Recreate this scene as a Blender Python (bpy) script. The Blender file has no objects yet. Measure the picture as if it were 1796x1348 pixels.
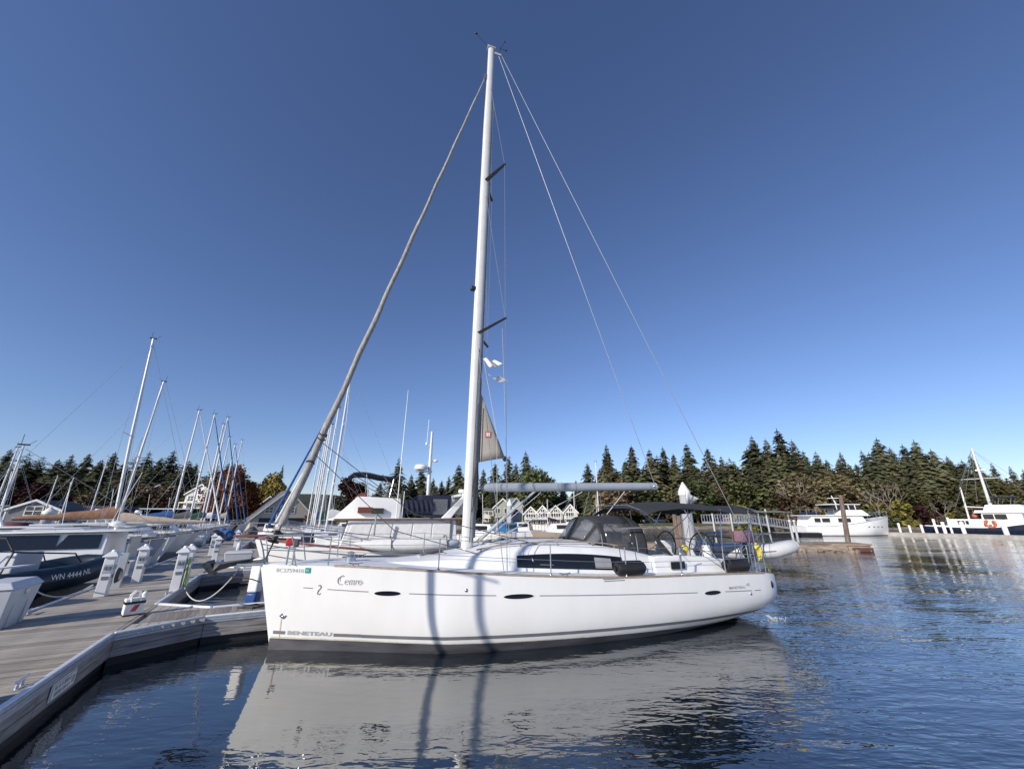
import bpy, math, random
from mathutils import Vector, Matrix, Euler
import numpy as np
random.seed(7)
R = math.radians
sc = bpy.context.scene
COL = sc.collection

# ------------------------------------------------------------------ camera
PITCH = math.atan(231/674.0)
EYE = 2.5
cam = bpy.data.cameras.new('camera'); cam_o = bpy.data.objects.new('camera', cam); COL.objects.link(cam_o)
cam_o.location = (0, 0, EYE); cam_o.rotation_euler = (R(90)+PITCH, 0, 0)
cam.sensor_width = 36; cam.lens = 674/1796*36; cam.clip_start = .05; cam.clip_end = 3000
sc.camera = cam_o
sc.render.resolution_x = 1024; sc.render.resolution_y = 768
# ------------------------------------------------------------------ light
SUN_EL = 25
SUN_DIR = Vector((-.655, -.755, 0)).normalized()*math.cos(R(SUN_EL)) + Vector((0, 0, math.sin(R(SUN_EL))))   # towards the sun
w = bpy.data.worlds.new('World'); sc.world = w; w.use_nodes = True
nt = w.node_tree; nt.nodes.clear()
sky = nt.nodes.new('ShaderNodeTexSky'); sky.sky_type = 'NISHITA'; sky.sun_disc = False
sky.sun_elevation = R(SUN_EL); sky.sun_rotation = math.atan2(SUN_DIR.x, SUN_DIR.y)
sky.air_density = 1.0; sky.dust_density = 0; sky.ozone_density = 6.0; sky.altitude = 0
bg = nt.nodes.new('ShaderNodeBackground'); bg.inputs['Strength'].default_value = .135
out = nt.nodes.new('ShaderNodeOutputWorld')
wb = nt.nodes.new('ShaderNodeMix'); wb.data_type = 'RGBA'; wb.blend_type = 'MULTIPLY'; wb.inputs[0].default_value = 1; wb.inputs[7].default_value = (1.12, .95, 1.0, 1)   # white balance of the photograph
nt.links.new(sky.outputs[0], wb.inputs[6]); nt.links.new(wb.outputs[2], bg.inputs[0]); nt.links.new(bg.outputs[0], out.inputs[0])
sun = bpy.data.lights.new('sun', 'SUN'); sun.energy = 4.9; sun.angle = R(.42); sun.color = (1, .92, .81)
sun_o = bpy.data.objects.new('sun', sun); COL.objects.link(sun_o)
sun_o.rotation_euler = SUN_DIR.to_track_quat('Z', 'Y').to_euler()
vs = sc.view_settings; vs.view_transform = 'Standard'; vs.look = 'None'; vs.exposure = 0; vs.gamma = 1; vs.use_curve_mapping = False
sc.cycles.max_bounces = 8; sc.cycles.transparent_max_bounces = 12; sc.cycles.use_denoising = True
sc.cycles.caustics_reflective = True; sc.cycles.blur_glossy = 1.0; sc.cycles.sample_clamp_indirect = 6; sc.cycles.caustics_refractive = False

# ------------------------------------------------------------------ survey helpers: a sight line of the photograph met with a real plane
CP, SP = math.cos(PITCH), math.sin(PITCH)
def ray(u, v):
    x = (u-898)/674; k = -(v-674)/674
    return x, CP-k*SP, SP+k*CP
def atz(u, v, z):
    x, f, p = ray(u, v); t = (z-EYE)/p
    return Vector((x*t, f*t, z))
def atd(u, v, d):
    x, f, p = ray(u, v); t = d/f
    return Vector((x*t, d, EYE+p*t))
class Frame:
    """a boat's or dock's own axes on the water: X aft (or along), Y to starboard, Z up"""
    def __init__(s, x, y, yaw): s.o = Vector((x, y, 0)); s.yaw = yaw; s.c = math.cos(yaw); s.s = math.sin(yaw)
    def w(s, a, b, z=0): return Vector((s.o.x+s.c*a-s.s*b, s.o.y+s.s*a+s.c*b, z))
    def at(s, u, v, Y):
        x, f, p = ray(u, v); t = (Y-s.s*s.o.x+s.c*s.o.y)/(-s.s*x+s.c*f)
        X = x*t-s.o.x; W = f*t-s.o.y
        return s.c*X+s.s*W, EYE+p*t
    def loc(s, x, y):
        X = x-s.o.x; W = y-s.o.y; return s.c*X+s.s*W, -s.s*X+s.c*W

# ------------------------------------------------------------------ materials
def mat(name, col, rough=.5, metal=0, var=.12, scale=4, bump=0, bscale=30, stretch=(1, 1, 1), rnd=0, rhue=0, spec=.5, alpha=1, trans=0, coat=0, col2=None, world=False):
    m = bpy.data.materials.new(name); m.use_nodes = True; n = m.node_tree; L = n.links
    b = n.nodes['Principled BSDF']
    b.inputs['Roughness'].default_value = rough; b.inputs['Metallic'].default_value = metal
    b.inputs['Specular IOR Level'].default_value = spec
    if coat: b.inputs['Coat Weight'].default_value = coat; b.inputs['Coat Roughness'].default_value = .05
    if alpha < 1: b.inputs['Alpha'].default_value = alpha
    if trans: b.inputs['Transmission Weight'].default_value = trans
    tc = n.nodes.new('ShaderNodeNewGeometry' if world else 'ShaderNodeTexCoord'); co = tc.outputs['Position' if world else 'Object']
    mp = n.nodes.new('ShaderNodeMapping'); mp.inputs['Scale'].default_value = stretch; L.new(co, mp.inputs[0])
    ns = n.nodes.new('ShaderNodeTexNoise'); ns.inputs['Scale'].default_value = scale; ns.inputs['Detail'].default_value = 5; L.new(mp.outputs[0], ns.inputs['Vector'])
    mx = n.nodes.new('ShaderNodeMix'); mx.data_type = 'RGBA'
    c1 = tuple(c*(1-var) for c in col) if col2 is None else col
    c2 = tuple(min(1, c*(1+var)) for c in col) if col2 is None else col2
    mx.inputs[6].default_value = (*c1, 1); mx.inputs[7].default_value = (*c2, 1)
    mr = n.nodes.new('ShaderNodeMapRange'); mr.inputs[1].default_value = .3; mr.inputs[2].default_value = .7
    L.new(ns.outputs[0], mr.inputs[0]); L.new(mr.outputs[0], mx.inputs[0])
    o = mx.outputs[2]
    if rnd or rhue:
        oi = n.nodes.new('ShaderNodeObjectInfo'); hs = n.nodes.new('ShaderNodeHueSaturation')
        a = n.nodes.new('ShaderNodeMapRange'); a.inputs[3].default_value = 1-rnd; a.inputs[4].default_value = 1+rnd
        L.new(oi.outputs['Random'], a.inputs[0]); L.new(a.outputs[0], hs.inputs['Value'])
        if rhue:
            mu = n.nodes.new('ShaderNodeMath'); mu.operation = 'FRACT'; m2 = n.nodes.new('ShaderNodeMath'); m2.operation = 'MULTIPLY'; m2.inputs[1].default_value = 7.31
            L.new(oi.outputs['Random'], m2.inputs[0]); L.new(m2.outputs[0], mu.inputs[0])
            h = n.nodes.new('ShaderNodeMapRange'); h.inputs[3].default_value = .5-rhue; h.inputs[4].default_value = .5+rhue
            L.new(mu.outputs[0], h.inputs[0]); L.new(h.outputs[0], hs.inputs['Hue'])
        L.new(o, hs.inputs['Color']); o = hs.outputs[0]
    L.new(o, b.inputs['Base Color'])
    if bump:
        n2 = n.nodes.new('ShaderNodeTexNoise'); n2.inputs['Scale'].default_value = bscale; n2.inputs['Detail'].default_value = 4; L.new(mp.outputs[0], n2.inputs['Vector'])
        bp = n.nodes.new('ShaderNodeBump'); bp.inputs['Strength'].default_value = bump; bp.inputs['Distance'].default_value = .02
        L.new(n2.outputs[0], bp.inputs['Height']); L.new(bp.outputs[0], b.inputs['Normal'])
    return m
M = {}
def D(k, *a, **kw): M[k] = mat(k, *a, **kw)
D('gelcoat', (.80, .80, .78), .28, var=.035, scale=1.3, coat=.25)
D('gelcoat_cream', (.74, .72, .66), .4, var=.06, scale=2)
D('gelcoat_grey', (.42, .44, .48), .35, var=.08, scale=2)
D('deck_white', (.74, .75, .75), .55, var=.05, scale=3)
D('antifoul', (.075, .075, .085), .6, var=.45, scale=2.2, stretch=(.5, 1, 3), bump=.2)
D('stripe_grey', (.16, .165, .18), .4, var=.1)
D('stripe_thin', (.2, .21, .24), .4, var=.05)
D('letter_grey', (.36, .37, .38), .4, var=.03)
D('letter_dark', (.2, .21, .23), .4, var=.03)
D('teal', (.02, .25, .25), .4, var=.1)
D('teak', (.31, .25, .20), .6, var=.3, scale=6, stretch=(1, 8, 8))
D('float_red', (.10, .04, .032), .8, var=.3)
D('waterline_stain', (.60, .55, .38), .6, var=.3, scale=4, alpha=.40)
D('teak_red', (.17, .055, .035), .45, var=.3, scale=4, stretch=(1, 6, 6))
D('black_glass', (.008, .009, .011), .08, var=.02, spec=.6)
D('window_tint', (.02, .022, .026), .06, var=.1, spec=.6)
D('window_pale', (.30, .31, .32), .3, var=.1)
D('clear_vinyl', (.30, .32, .35), .12, var=.1, alpha=.28)
D('smoke_vinyl', (.07, .073, .08), .12, var=.2, alpha=.62)
D('canvas_dark', (.028, .029, .032), .85, var=.2, scale=12, bump=.15, bscale=200)
D('canvas_grey', (.10, .10, .105), .85, var=.15, scale=9, bump=.15, bscale=200)
D('canvas_navy', (.012, .016, .038), .85, var=.25, scale=9, bump=.15, bscale=150)
D('canvas_blue', (.02, .08, .24), .8, var=.3, scale=9, bump=.3, bscale=20)
D('canvas_tan', (.52, .42, .32), .85, var=.12, scale=5, bump=.3, bscale=9)
D('canvas_brown', (.25, .135, .085), .85, var=.25, scale=5, bump=.4, bscale=9)
D('canvas_maroon', (.11, .03, .035), .85, var=.2, scale=5, bump=.3, bscale=9)
D('canvas_white', (.76, .75, .73), .85, var=.06, scale=5, bump=.35, bscale=5)
D('canvas_green', (.02, .07, .05), .85, var=.2)
D('sail_tan', (.36, .33, .285), .8, var=.1, scale=3, stretch=(1, 1, .3))
D('sail_grey', (.30, .29, .27), .8, var=.32, scale=3, stretch=(6, 6, 1.5), bump=.6, bscale=7)
D('gelcoat_hull', (.81, .81, .80), .22, col2=(.775, .775, .755), scale=1.6, stretch=(2.2, 2.2, .5), coat=.35)
D('boom_grey', (.34, .38, .42), .4, metal=.1, var=.06, scale=2)
D('aluminium', (.55, .56, .56), .35, metal=.35, var=.08, scale=3)
D('mast_paint', (.66, .66, .64), .35, metal=.1, var=.05, scale=2)
D('mast_slot', (.22, .24, .27), .5, var=.1)
D('steel', (.50, .51, .53), .22, metal=.85, var=.12)
D('wire', (.36, .37, .39), .35, metal=.6, var=.05)
D('rope_white', (.52, .51, .48), .8, var=.15, scale=40)
D('rope_dark', (.05, .05, .055), .8, var=.2, scale=40)
D('rope_yellow', (.62, .52, .06), .75, var=.15, scale=30)
D('rubber', (.018, .018, .02), .45, var=.2)
D('black_paint', (.012, .012, .013), .4, var=.2)
D('anchor_cover', (.10, .105, .11), .7, var=.5, scale=14, bump=.4)
D('red', (.42, .018, .03), .45, var=.1)
D('pink_red', (.5, .12, .1), .5, var=.1)
D('purple_canvas', (.19, .11, .15), .85, var=.2, scale=8, bump=.4, bscale=12)
D('navy_hull', (.010, .015, .032), .22, var=.15, coat=.3)
D('rib_navy', (.012, .026, .042), .4, var=.2, scale=3)
D('pvc_grey', (.52, .53, .55), .45, var=.06, scale=4)
D('white_paint', (.74, .74, .73), .45, var=.06, scale=5)
D('box_white', (.52, .54, .57), .4, var=.05, scale=3)
D('plastic_white', (.70, .71, .72), .35, var=.04)
D('dock_wood', (.375, .34, .295), .8, var=.34, scale=3, stretch=(1, 14, 14), rnd=.24, bump=.25, bscale=10)
D('fascia_wood', (.25, .235, .225), .85, var=.4, scale=2, stretch=(1.2, 1.2, 14), bump=.3, bscale=5)
D('float_black', (.01, .011, .012), .6, var=.2)
D('galv', (.46, .49, .54), .38, metal=.45, var=.15, scale=9)
D('galv_bright', (.70, .72, .74), .35, metal=.2, var=.1, scale=9)
D('pile_steel', (.42, .43, .44), .6, var=.18, scale=2, stretch=(1, 1, .4), bump=.15)
D('pile_wood', (.17, .125, .10), .9, var=.5, scale=3, stretch=(3, 3, .4), bump=.8, bscale=9)
D('cap_white', (.80, .79, .76), .5, var=.04)
D('concrete', (.33, .32, .30), .85, var=.2, scale=2, bump=.2)
D('rock', (.22, .185, .15), .9, var=.5, scale=2.5, bump=.8, bscale=5)
D('float_wood', (.28, .22, .17), .9, var=.4, scale=3, stretch=(.5, 3, 3), bump=.5)
D('orange', (.55, .10, .03), .5, var=.1)
D('lime', (.42, .62, .05), .5, var=.1)
D('blue_paint', (.02, .07, .25), .4, var=.1)
D('blue_cover', (.03, .16, .36), .7, var=.2)
D('trunk', (.075, .058, .045), .95, var=.3, scale=3)
D('pale_bark', (.27, .24, .21), .9, var=.2, scale=3)
D('fir_needles', (.072, .077, .042), .9, var=.35, scale=.9, rnd=.35, rhue=.02, spec=.1)
D('fir_needles_light', (.120, .118, .062), .9, var=.35, scale=.9, rnd=.3, rhue=.025, spec=.1)
D('leaf_green', (.105, .112, .048), .9, var=.4, scale=1.2, rnd=.3, rhue=.035, spec=.1)
D('leaf_olive', (.165, .135, .075), .9, var=.4, scale=1.2, rnd=.25, rhue=.03, spec=.1)
D('leaf_red', (.105, .038, .026), .9, var=.6, scale=1.1, rnd=.2, rhue=.01, spec=.1, col2=(.26, .085, .025))
D('leaf_dark_red', (.050, .020, .020), .9, var=.4, scale=1.1, rnd=.25, rhue=.015, spec=.1)
D('leaf_yellow', (.22, .19, .05), .9, var=.4, scale=1.2, rnd=.2, rhue=.02, spec=.1)
D('grass', (.085, .105, .035), .95, var=.35, scale=.5, col2=(.13, .13, .05), world=True)
D('hill_soil', (.035, .04, .022), .95, var=.5, scale=.15, world=True, bump=1, bscale=.6)
D('shore_stone', (.20, .175, .15), .95, var=.5, scale=.9, world=True, bump=1, bscale=2)
D('wall_white', (.68, .67, .64), .8, var=.05)
D('wall_cream', (.56, .52, .42), .8, var=.06)
D('wall_sage', (.33, .34, .28), .8, var=.08)
D('wall_grey', (.17, .185, .19), .85, var=.08, stretch=(6, 1, 1))
D('wall_tan', (.46, .40, .33), .85, var=.07)
D('wall_red', (.20, .04, .03), .85, var=.15)
D('roof_grey', (.12, .125, .13), .9, var=.2, scale=3, bump=.3)
D('roof_sage', (.16, .18, .16), .9, var=.2, scale=3, bump=.3)
D('roof_slate', (.045, .05, .065), .8, var=.2, scale=3)
D('trim_white', (.76, .75, .71), .6, var=.03)
D('house_glass', (.03, .035, .045), .12, var=.3, spec=.7)
D('foam_white', (.72, .76, .80), .25, var=.1, scale=20, alpha=.5)
D('hose_green', (.03, .2, .08), .5, var=.1)

# ------------------------------------------------------------------ mesh builder
class MB:
    def __init__(s): s.v = []; s.f = []
    def add(s, vs, fs):
        n = len(s.v); s.v += [tuple(p) for p in vs]; s.f += [tuple(i+n for i in f) for f in fs]
    def box(s, x0, x1, y0, y1, z0, z1, M4=None):
        vs = [Vector((x, y, z)) for x in (x0, x1) for y in (y0, y1) for z in (z0, z1)]
        if M4: vs = [M4 @ p for p in vs]
        s.add(vs, [(0, 1, 3, 2), (4, 6, 7, 5), (0, 4, 5, 1), (2, 3, 7, 6), (0, 2, 6, 4), (1, 5, 7, 3)]); return s
    def cbox(s, c, sz, rot=None):
        M4 = Matrix.Translation(c) @ (rot.to_matrix().to_4x4() if rot else Matrix())
        return s.box(-sz[0]/2, sz[0]/2, -sz[1]/2, sz[1]/2, -sz[2]/2, sz[2]/2, M4)
    def hexa(s, b4, t4):   # bottom quad, top quad, both counter-clockwise from above
        s.add(list(b4)+list(t4), [(3, 2, 1, 0), (4, 5, 6, 7)]+[(i, (i+1) % 4, 4+(i+1) % 4, 4+i) for i in range(4)]); return s
    def tube(s, pts, r, n=8, closed=False, cap=True):
        P = [Vector(p) for p in pts]; N = len(P); rs = r if isinstance(r, (list, tuple)) else [r]*N
        vs = []; up = Vector((0, 0, 1)); prev = None
        for i in range(N):
            a = P[(i-1) % N] if (closed or i > 0) else P[i]; b = P[(i+1) % N] if (closed or i < N-1) else P[i]
            t = (b-a).normalized()
            if prev is None:
                q = up if abs(t.z) < .9 else Vector((1, 0, 0)); x = t.cross(q).normalized()
            else:
                x = (prev-t*prev.dot(t))
                x = x.normalized() if x.length > 1e-6 else t.orthogonal().normalized()
            prev = x; y = t.cross(x)
            for k in range(n):
                a = 2*math.pi*k/n; vs.append(P[i]+(x*math.cos(a)+y*math.sin(a))*rs[i])
        fs = []
        for i in range(N if closed else N-1):
            for k in range(n):
                a = i*n+k; b = i*n+(k+1) % n; c = ((i+1) % N)*n+(k+1) % n; d = ((i+1) % N)*n+k
                fs.append((a, b, c, d))
        if cap and not closed: fs += [tuple(range(n-1, -1, -1)), tuple(range((N-1)*n, N*n))]
        s.add(vs, fs); return s
    def lathe(s, prof, n=12, o=(0, 0, 0), M4=None):
        vs = []; o = Vector(o)
        for r, z in prof:
            for k in range(n):
                a = 2*math.pi*k/n; p = Vector((r*math.cos(a), r*math.sin(a), z)); vs.append((M4 @ p if M4 else p)+o)
        fs = [(i*n+k, i*n+(k+1) % n, (i+1)*n+(k+1) % n, (i+1)*n+k) for i in range(len(prof)-1) for k in range(n)]
        fs += [tuple(range(n-1, -1, -1)), tuple(range((len(prof)-1)*n, len(prof)*n))]
        s.add(vs, fs); return s
    def grid(s, rows, flip=False):
        m = len(rows[0]); vs = [p for r in rows for p in r]
        fs = []
        for i in range(len(rows)-1):
            for j in range(m-1):
                q = (i*m+j, i*m+j+1, (i+1)*m+j+1, (i+1)*m+j); fs.append(q[::-1] if flip else q)
        s.add(vs, fs); return s
    def loft(s, rings, caps=True):
        m = len(rings[0]); vs = [p for r in rings for p in r]
        fs = [(i*m+j, i*m+(j+1) % m, (i+1)*m+(j+1) % m, (i+1)*m+j) for i in range(len(rings)-1) for j in range(m)]
        if caps: fs += [tuple(range(m-1, -1, -1)), tuple(range((len(rings)-1)*m, len(rings)*m))]
        s.add(vs, fs); return s
    def prism(s, poly, y0, y1):    # polygon in XZ pushed along Y
        m = len(poly); vs = [(x, y0, z) for x, z in poly]+[(x, y1, z) for x, z in poly]
        s.add(vs, [tuple(range(m)), tuple(range(2*m-1, m-1, -1))]+[(j, j+m, (j+1) % m+m, (j+1) % m) for j in range(m)]); return s
    def slab(s, poly, z0, z1):     # polygon in XY pushed along Z
        m = len(poly); vs = [(x, y, z0) for x, y in poly]+[(x, y, z1) for x, y in poly]
        s.add(vs, [tuple(range(m-1, -1, -1)), tuple(range(m, 2*m))]+[(j, (j+1) % m, (j+1) % m+m, j+m) for j in range(m)]); return s
    def ell(s, c, r, n=12, m=8, M4=None):
        vs = []
        for i in range(m+1):
            t = math.pi*i/m
            for k in range(n):
                a = 2*math.pi*k/n; p = Vector((r[0]*math.sin(t)*math.cos(a), r[1]*math.sin(t)*math.sin(a), -r[2]*math.cos(t)))
                vs.append((M4 @ p if M4 else p)+Vector(c))
        s.add(vs, [(i*n+k, i*n+(k+1) % n, (i+1)*n+(k+1) % n, (i+1)*n+k) for i in range(m) for k in range(n)]); return s
    def build(s, name, m, parent=None, smooth=40, bev=0, solid=0):
        me = bpy.data.meshes.new(name); me.from_pydata(s.v, [], s.f); me.validate(); me.update()
        me.materials.append(M[m] if isinstance(m, str) else m)
        if smooth:
            me.polygons.foreach_set('use_smooth', [True]*len(me.polygons)); me.set_sharp_from_angle(angle=R(smooth))
        return link(name, me, parent, bev, solid)
def link(name, me, parent=None, bev=0, solid=0):
    o = bpy.data.objects.new(name, me); COL.objects.link(o)
    if parent: o.parent = parent
    if solid:
        md = o.modifiers.new('s', 'SOLIDIFY'); md.thickness = solid; md.offset = 0
    if bev:
        md = o.modifiers.new('b', 'BEVEL'); md.width = bev; md.segments = 2; md.limit_method = 'ANGLE'
    return o
def tag(o, label, cat, group=None, kind=None):
    o['label'] = label; o['category'] = cat
    if group: o['group'] = group
    if kind: o['kind'] = kind
    return o
def thing(name, label, cat, loc=(0, 0, 0), yaw=0, group=None):
    o = bpy.data.objects.new(name, None); COL.objects.link(o); o.location = loc; o.rotation_euler = (0, 0, yaw); o.empty_display_size = .2
    return tag(o, label, cat, group)
def struct(o): o['kind'] = 'structure'; return o
def lerp(t, a): # table lookup, smooth
    for i in range(len(a)-1):
        if t <= a[i+1][0] or i == len(a)-2:
            k = (t-a[i][0])/(a[i+1][0]-a[i][0]); k = max(0, min(1, k))
            return a[i][1]+(a[i+1][1]-a[i][1])*k
def cat_(t, a):  # Catmull-Rom table lookup
    n = len(a); i = 0
    while i < n-2 and t > a[i+1][0]: i += 1
    k = max(0, min(1, (t-a[i][0])/(a[i+1][0]-a[i][0])))
    p1, p2 = a[i][1], a[i+1][1]
    m1 = (p2-a[i-1][1])/(a[i+1][0]-a[i-1][0]) if i > 0 else (p2-p1)/(a[i+1][0]-a[i][0])
    m2 = (a[i+2][1]-p1)/(a[i+2][0]-a[i][0]) if i < n-2 else (p2-p1)/(a[i+1][0]-a[i][0])
    h = a[i+1][0]-a[i][0]
    return (2*k**3-3*k**2+1)*p1+(k**3-2*k**2+k)*h*m1+(-2*k**3+3*k**2)*p2+(k**3-k**2)*h*m2
def sag(a, b, d, n=8):
    a = Vector(a); b = Vector(b)
    return [a.lerp(b, i/n)-Vector((0, 0, d*4*(i/n)*(1-i/n))) for i in range(n+1)]
def text_mesh(body, size, shear=0, offset=0, spacing=1.0):
    cu = bpy.data.curves.new('t', 'FONT'); cu.body = body; cu.size = size; cu.shear = shear; cu.offset = offset; cu.space_character = spacing; cu.resolution_u = 3
    o = bpy.data.objects.new('t', cu); COL.objects.link(o)
    dg = bpy.context.evaluated_depsgraph_get(); me = bpy.data.meshes.new_from_object(o.evaluated_get(dg))
    vs = [v.co.copy() for v in me.vertices]; fs = [tuple(p.vertices) for p in me.polygons]
    bpy.data.objects.remove(o); bpy.data.curves.remove(cu); bpy.data.meshes.remove(me)
    return vs, fs
# ------------------------------------------------------------------ water
def water_mat():
    m = bpy.data.materials.new('water'); m.use_nodes = True; n = m.node_tree; L = n.links; n.nodes.clear()
    out = n.nodes.new('ShaderNodeOutputMaterial'); mix = n.nodes.new('ShaderNodeMixShader')
    df = n.nodes.new('ShaderNodeBsdfDiffuse'); df.inputs[0].default_value = (.006, .013, .020, 1)
    gl = n.nodes.new('ShaderNodeBsdfGlossy'); gl.inputs['Roughness'].default_value = .035; gl.inputs[0].default_value = (.93, .925, .91, 1)
    fr = n.nodes.new('ShaderNodeFresnel'); fr.inputs[0].default_value = 1.36
    ma = n.nodes.new('ShaderNodeMath'); ma.operation = 'MULTIPLY_ADD'; ma.inputs[1].default_value = 1.0; ma.inputs[2].default_value = WATER_F0; ma.use_clamp = True
    L.new(fr.outputs[0], ma.inputs[0]); L.new(ma.outputs[0], mix.inputs[0]); L.new(df.outputs[0], mix.inputs[1]); L.new(gl.outputs[0], mix.inputs[2]); L.new(mix.outputs[0], out.inputs[0])
    ge = n.nodes.new('ShaderNodeNewGeometry'); pos = ge.outputs['Position']
    def noise(scale, stretch, rot, detail=2, dist=0):
        mp = n.nodes.new('ShaderNodeMapping'); mp.inputs['Scale'].default_value = stretch; mp.inputs['Rotation'].default_value = (0, 0, R(rot)); L.new(pos, mp.inputs[0])
        t = n.nodes.new('ShaderNodeTexNoise'); t.inputs['Scale'].default_value = scale; t.inputs['Detail'].default_value = detail; t.inputs['Distortion'].default_value = dist; L.new(mp.outputs[0], t.inputs[0]); return t.outputs[0]
    def math_(op, a, b):
        k = n.nodes.new('ShaderNodeMath'); k.operation = op
        for i, q in enumerate((a, b)):
            if isinstance(q, (int, float)): k.inputs[i].default_value = q
            else: L.new(q, k.inputs[i])
        return k.outputs[0]
    sx = n.nodes.new('ShaderNodeSeparateXYZ'); L.new(pos, sx.inputs[0])
    mr = n.nodes.new('ShaderNodeMapRange'); mr.inputs[1].default_value = -1; mr.inputs[2].default_value = 7; mr.inputs[3].default_value = 1.0; mr.inputs[4].default_value = 2.2; mr.interpolation_type = 'SMOOTHSTEP'
    L.new(sx.outputs[0], mr.inputs[0])                                  # the water lies sheltered by the dock and livelier in the open fairway
    patch = n.nodes.new('ShaderNodeMapRange'); patch.inputs[1].default_value = .35; patch.inputs[2].default_value = .7; patch.inputs[3].default_value = .3; patch.inputs[4].default_value = 1.4
    L.new(noise(.16, (1, 1.6, 1), 20, 2), patch.inputs[0])
    h1 = noise(1.7, (.34, 1, 1), 14, 2, .3); h2 = noise(6.5, (.40, 1, 1), 6, 2, .4); h3 = noise(.5, (.5, 1, 1), 30, 1); h4 = noise(16, (.5, 1, 1), -8, 1)
    s = math_('ADD', math_('MULTIPLY', h1, .030), math_('MULTIPLY', h2, .015))
    s = math_('ADD', s, math_('MULTIPLY', h4, .0035))
    s = math_('MULTIPLY', math_('MULTIPLY', s, mr.outputs[0]), patch.outputs[0])
    s = math_('ADD', s, math_('MULTIPLY', h3, .04))
    bp = n.nodes.new('ShaderNodeBump'); bp.inputs['Strength'].default_value = WAVE; bp.inputs['Distance'].default_value = 1; L.new(s, bp.inputs['Height'])
    for q in (df, gl, fr): L.new(bp.outputs[0], q.inputs['Normal'])
    return m
WATER_F0 = .205; WAVE = .6
M['water'] = water_mat()
b = MB(); b.add([(-500, -60, 0), (500, -60, 0), (500, 480, 0), (-500, 480, 0)], [(0, 1, 2, 3)])
struct(b.build('water', 'water', smooth=0))

# ------------------------------------------------------------------ land
def sst(t): t = max(0, min(1, t)); return t*t*(3-2*t)
def shore(x): return cat_(x, [(-400, 100), (-120, 98), (-45, 100), (0, 92), (35, 90), (70, 84), (110, 78), (200, 70), (400, 60)])
def ground(x, y):
    d = y-shore(x)
    hill = cat_(x, [(-420, 17), (-220, 14), (-90, 11), (-30, 5), (20, 3), (60, 4), (130, 5), (420, 7)])
    z = -1.2+1.5*sst((d+1.5)/3)+.9*sst(d/9)+hill*sst((d-10)/90)+.35*math.sin(x*.11)*sst(d/20)+.3*math.sin(x*.05+y*.09)*sst(d/20)
    return z
def sheet(name, xs, ys, m, dz=0, rel=False):
    rows = [[(x, (shore(x)+y if rel else y), ground(x, shore(x)+y if rel else y)+dz) for x in xs] for y in ys]
    b = MB(); b.grid(rows); return struct(b.build(name, m, smooth=180))
sheet('hillside', [i*6 for i in range(-75, 76)], [-3, -1.5, -.8, 0, .8, 1.6, 3, 5, 8, 12, 18, 26, 36, 50, 66, 84, 104, 130, 170, 220, 300, 390], 'hill_soil', 0, True)
sheet('shore_bank', [i*3 for i in range(-120, 121)], [-1.5, -.8, -.2, .4, 1, 1.8, 2.6], 'shore_stone', .05, True)
sheet('lawn', [26+i*2 for i in range(26)], [3.2, 5, 8, 12, 15, 18], 'grass', .06, True)
sheet('lawn', [-112+i*4 for i in range(22)], [3.2, 5, 8, 12], 'grass', .06, True)

# ------------------------------------------------------------------ trees: a few grown prototypes whose meshes the individuals share
def fir_crown(seed, Rm, dens=1.0, droop=.35, ragged=.25, low=.1):
    r = random.Random(seed); vs = []; fs = []
    levels = int(34*dens)
    for i in range(levels):
        z = low+(1-low)*(i/levels)**.92+r.uniform(-.008, .008)
        env = Rm*(1-z)**.8*(1-.25*math.exp(-((z-low)/.1)**2))+.008
        nb = max(4, int(10*(1-z)+4))
        a0 = r.uniform(0, 6.28)
        for k in range(nb):
            if r.random() < .12: continue
            a = a0+k*6.283/nb+r.uniform(-.3, .3); Lb = env*r.uniform(1-ragged*1.6, 1+ragged)
            ca, sa = math.cos(a), math.sin(a); steps = 4 if Lb > .06 else 2
            for j in range(steps):
                t0 = j/steps*.95+.05; t1 = (j+1.35)/steps
                zz0 = z-droop*Lb*t0*t0+.12*Lb*t0+r.uniform(-.006, .006); zz1 = z-droop*Lb*t1*t1+.12*Lb*t1-r.uniform(0, .012)
                wd = (.020+.30*Lb*(1-t0*.75))*r.uniform(.55, 1.1)
                for sgn in (-1, 1):
                    p0 = (ca*Lb*t0, sa*Lb*t0, zz0); p1 = (ca*Lb*t1, sa*Lb*t1, zz1)
                    q = (ca*Lb*(t0*.4+t1*.6)-sgn*sa*wd, sa*Lb*(t0*.4+t1*.6)+sgn*ca*wd, (zz0+zz1)/2-wd*r.uniform(.25, .8))
                    n = len(vs); vs += [p0, p1, q]; fs.append((n, n+1, n+2))
    n = len(vs); vs += [(.006, 0, .97), (-.006, 0, .97), (0, 0, 1.03), (0, .006, .97)]; fs += [(n, n+1, n+2), (n+1, n+3, n+2)]
    b = MB(); b.v = vs; b.f = fs; return b
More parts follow.
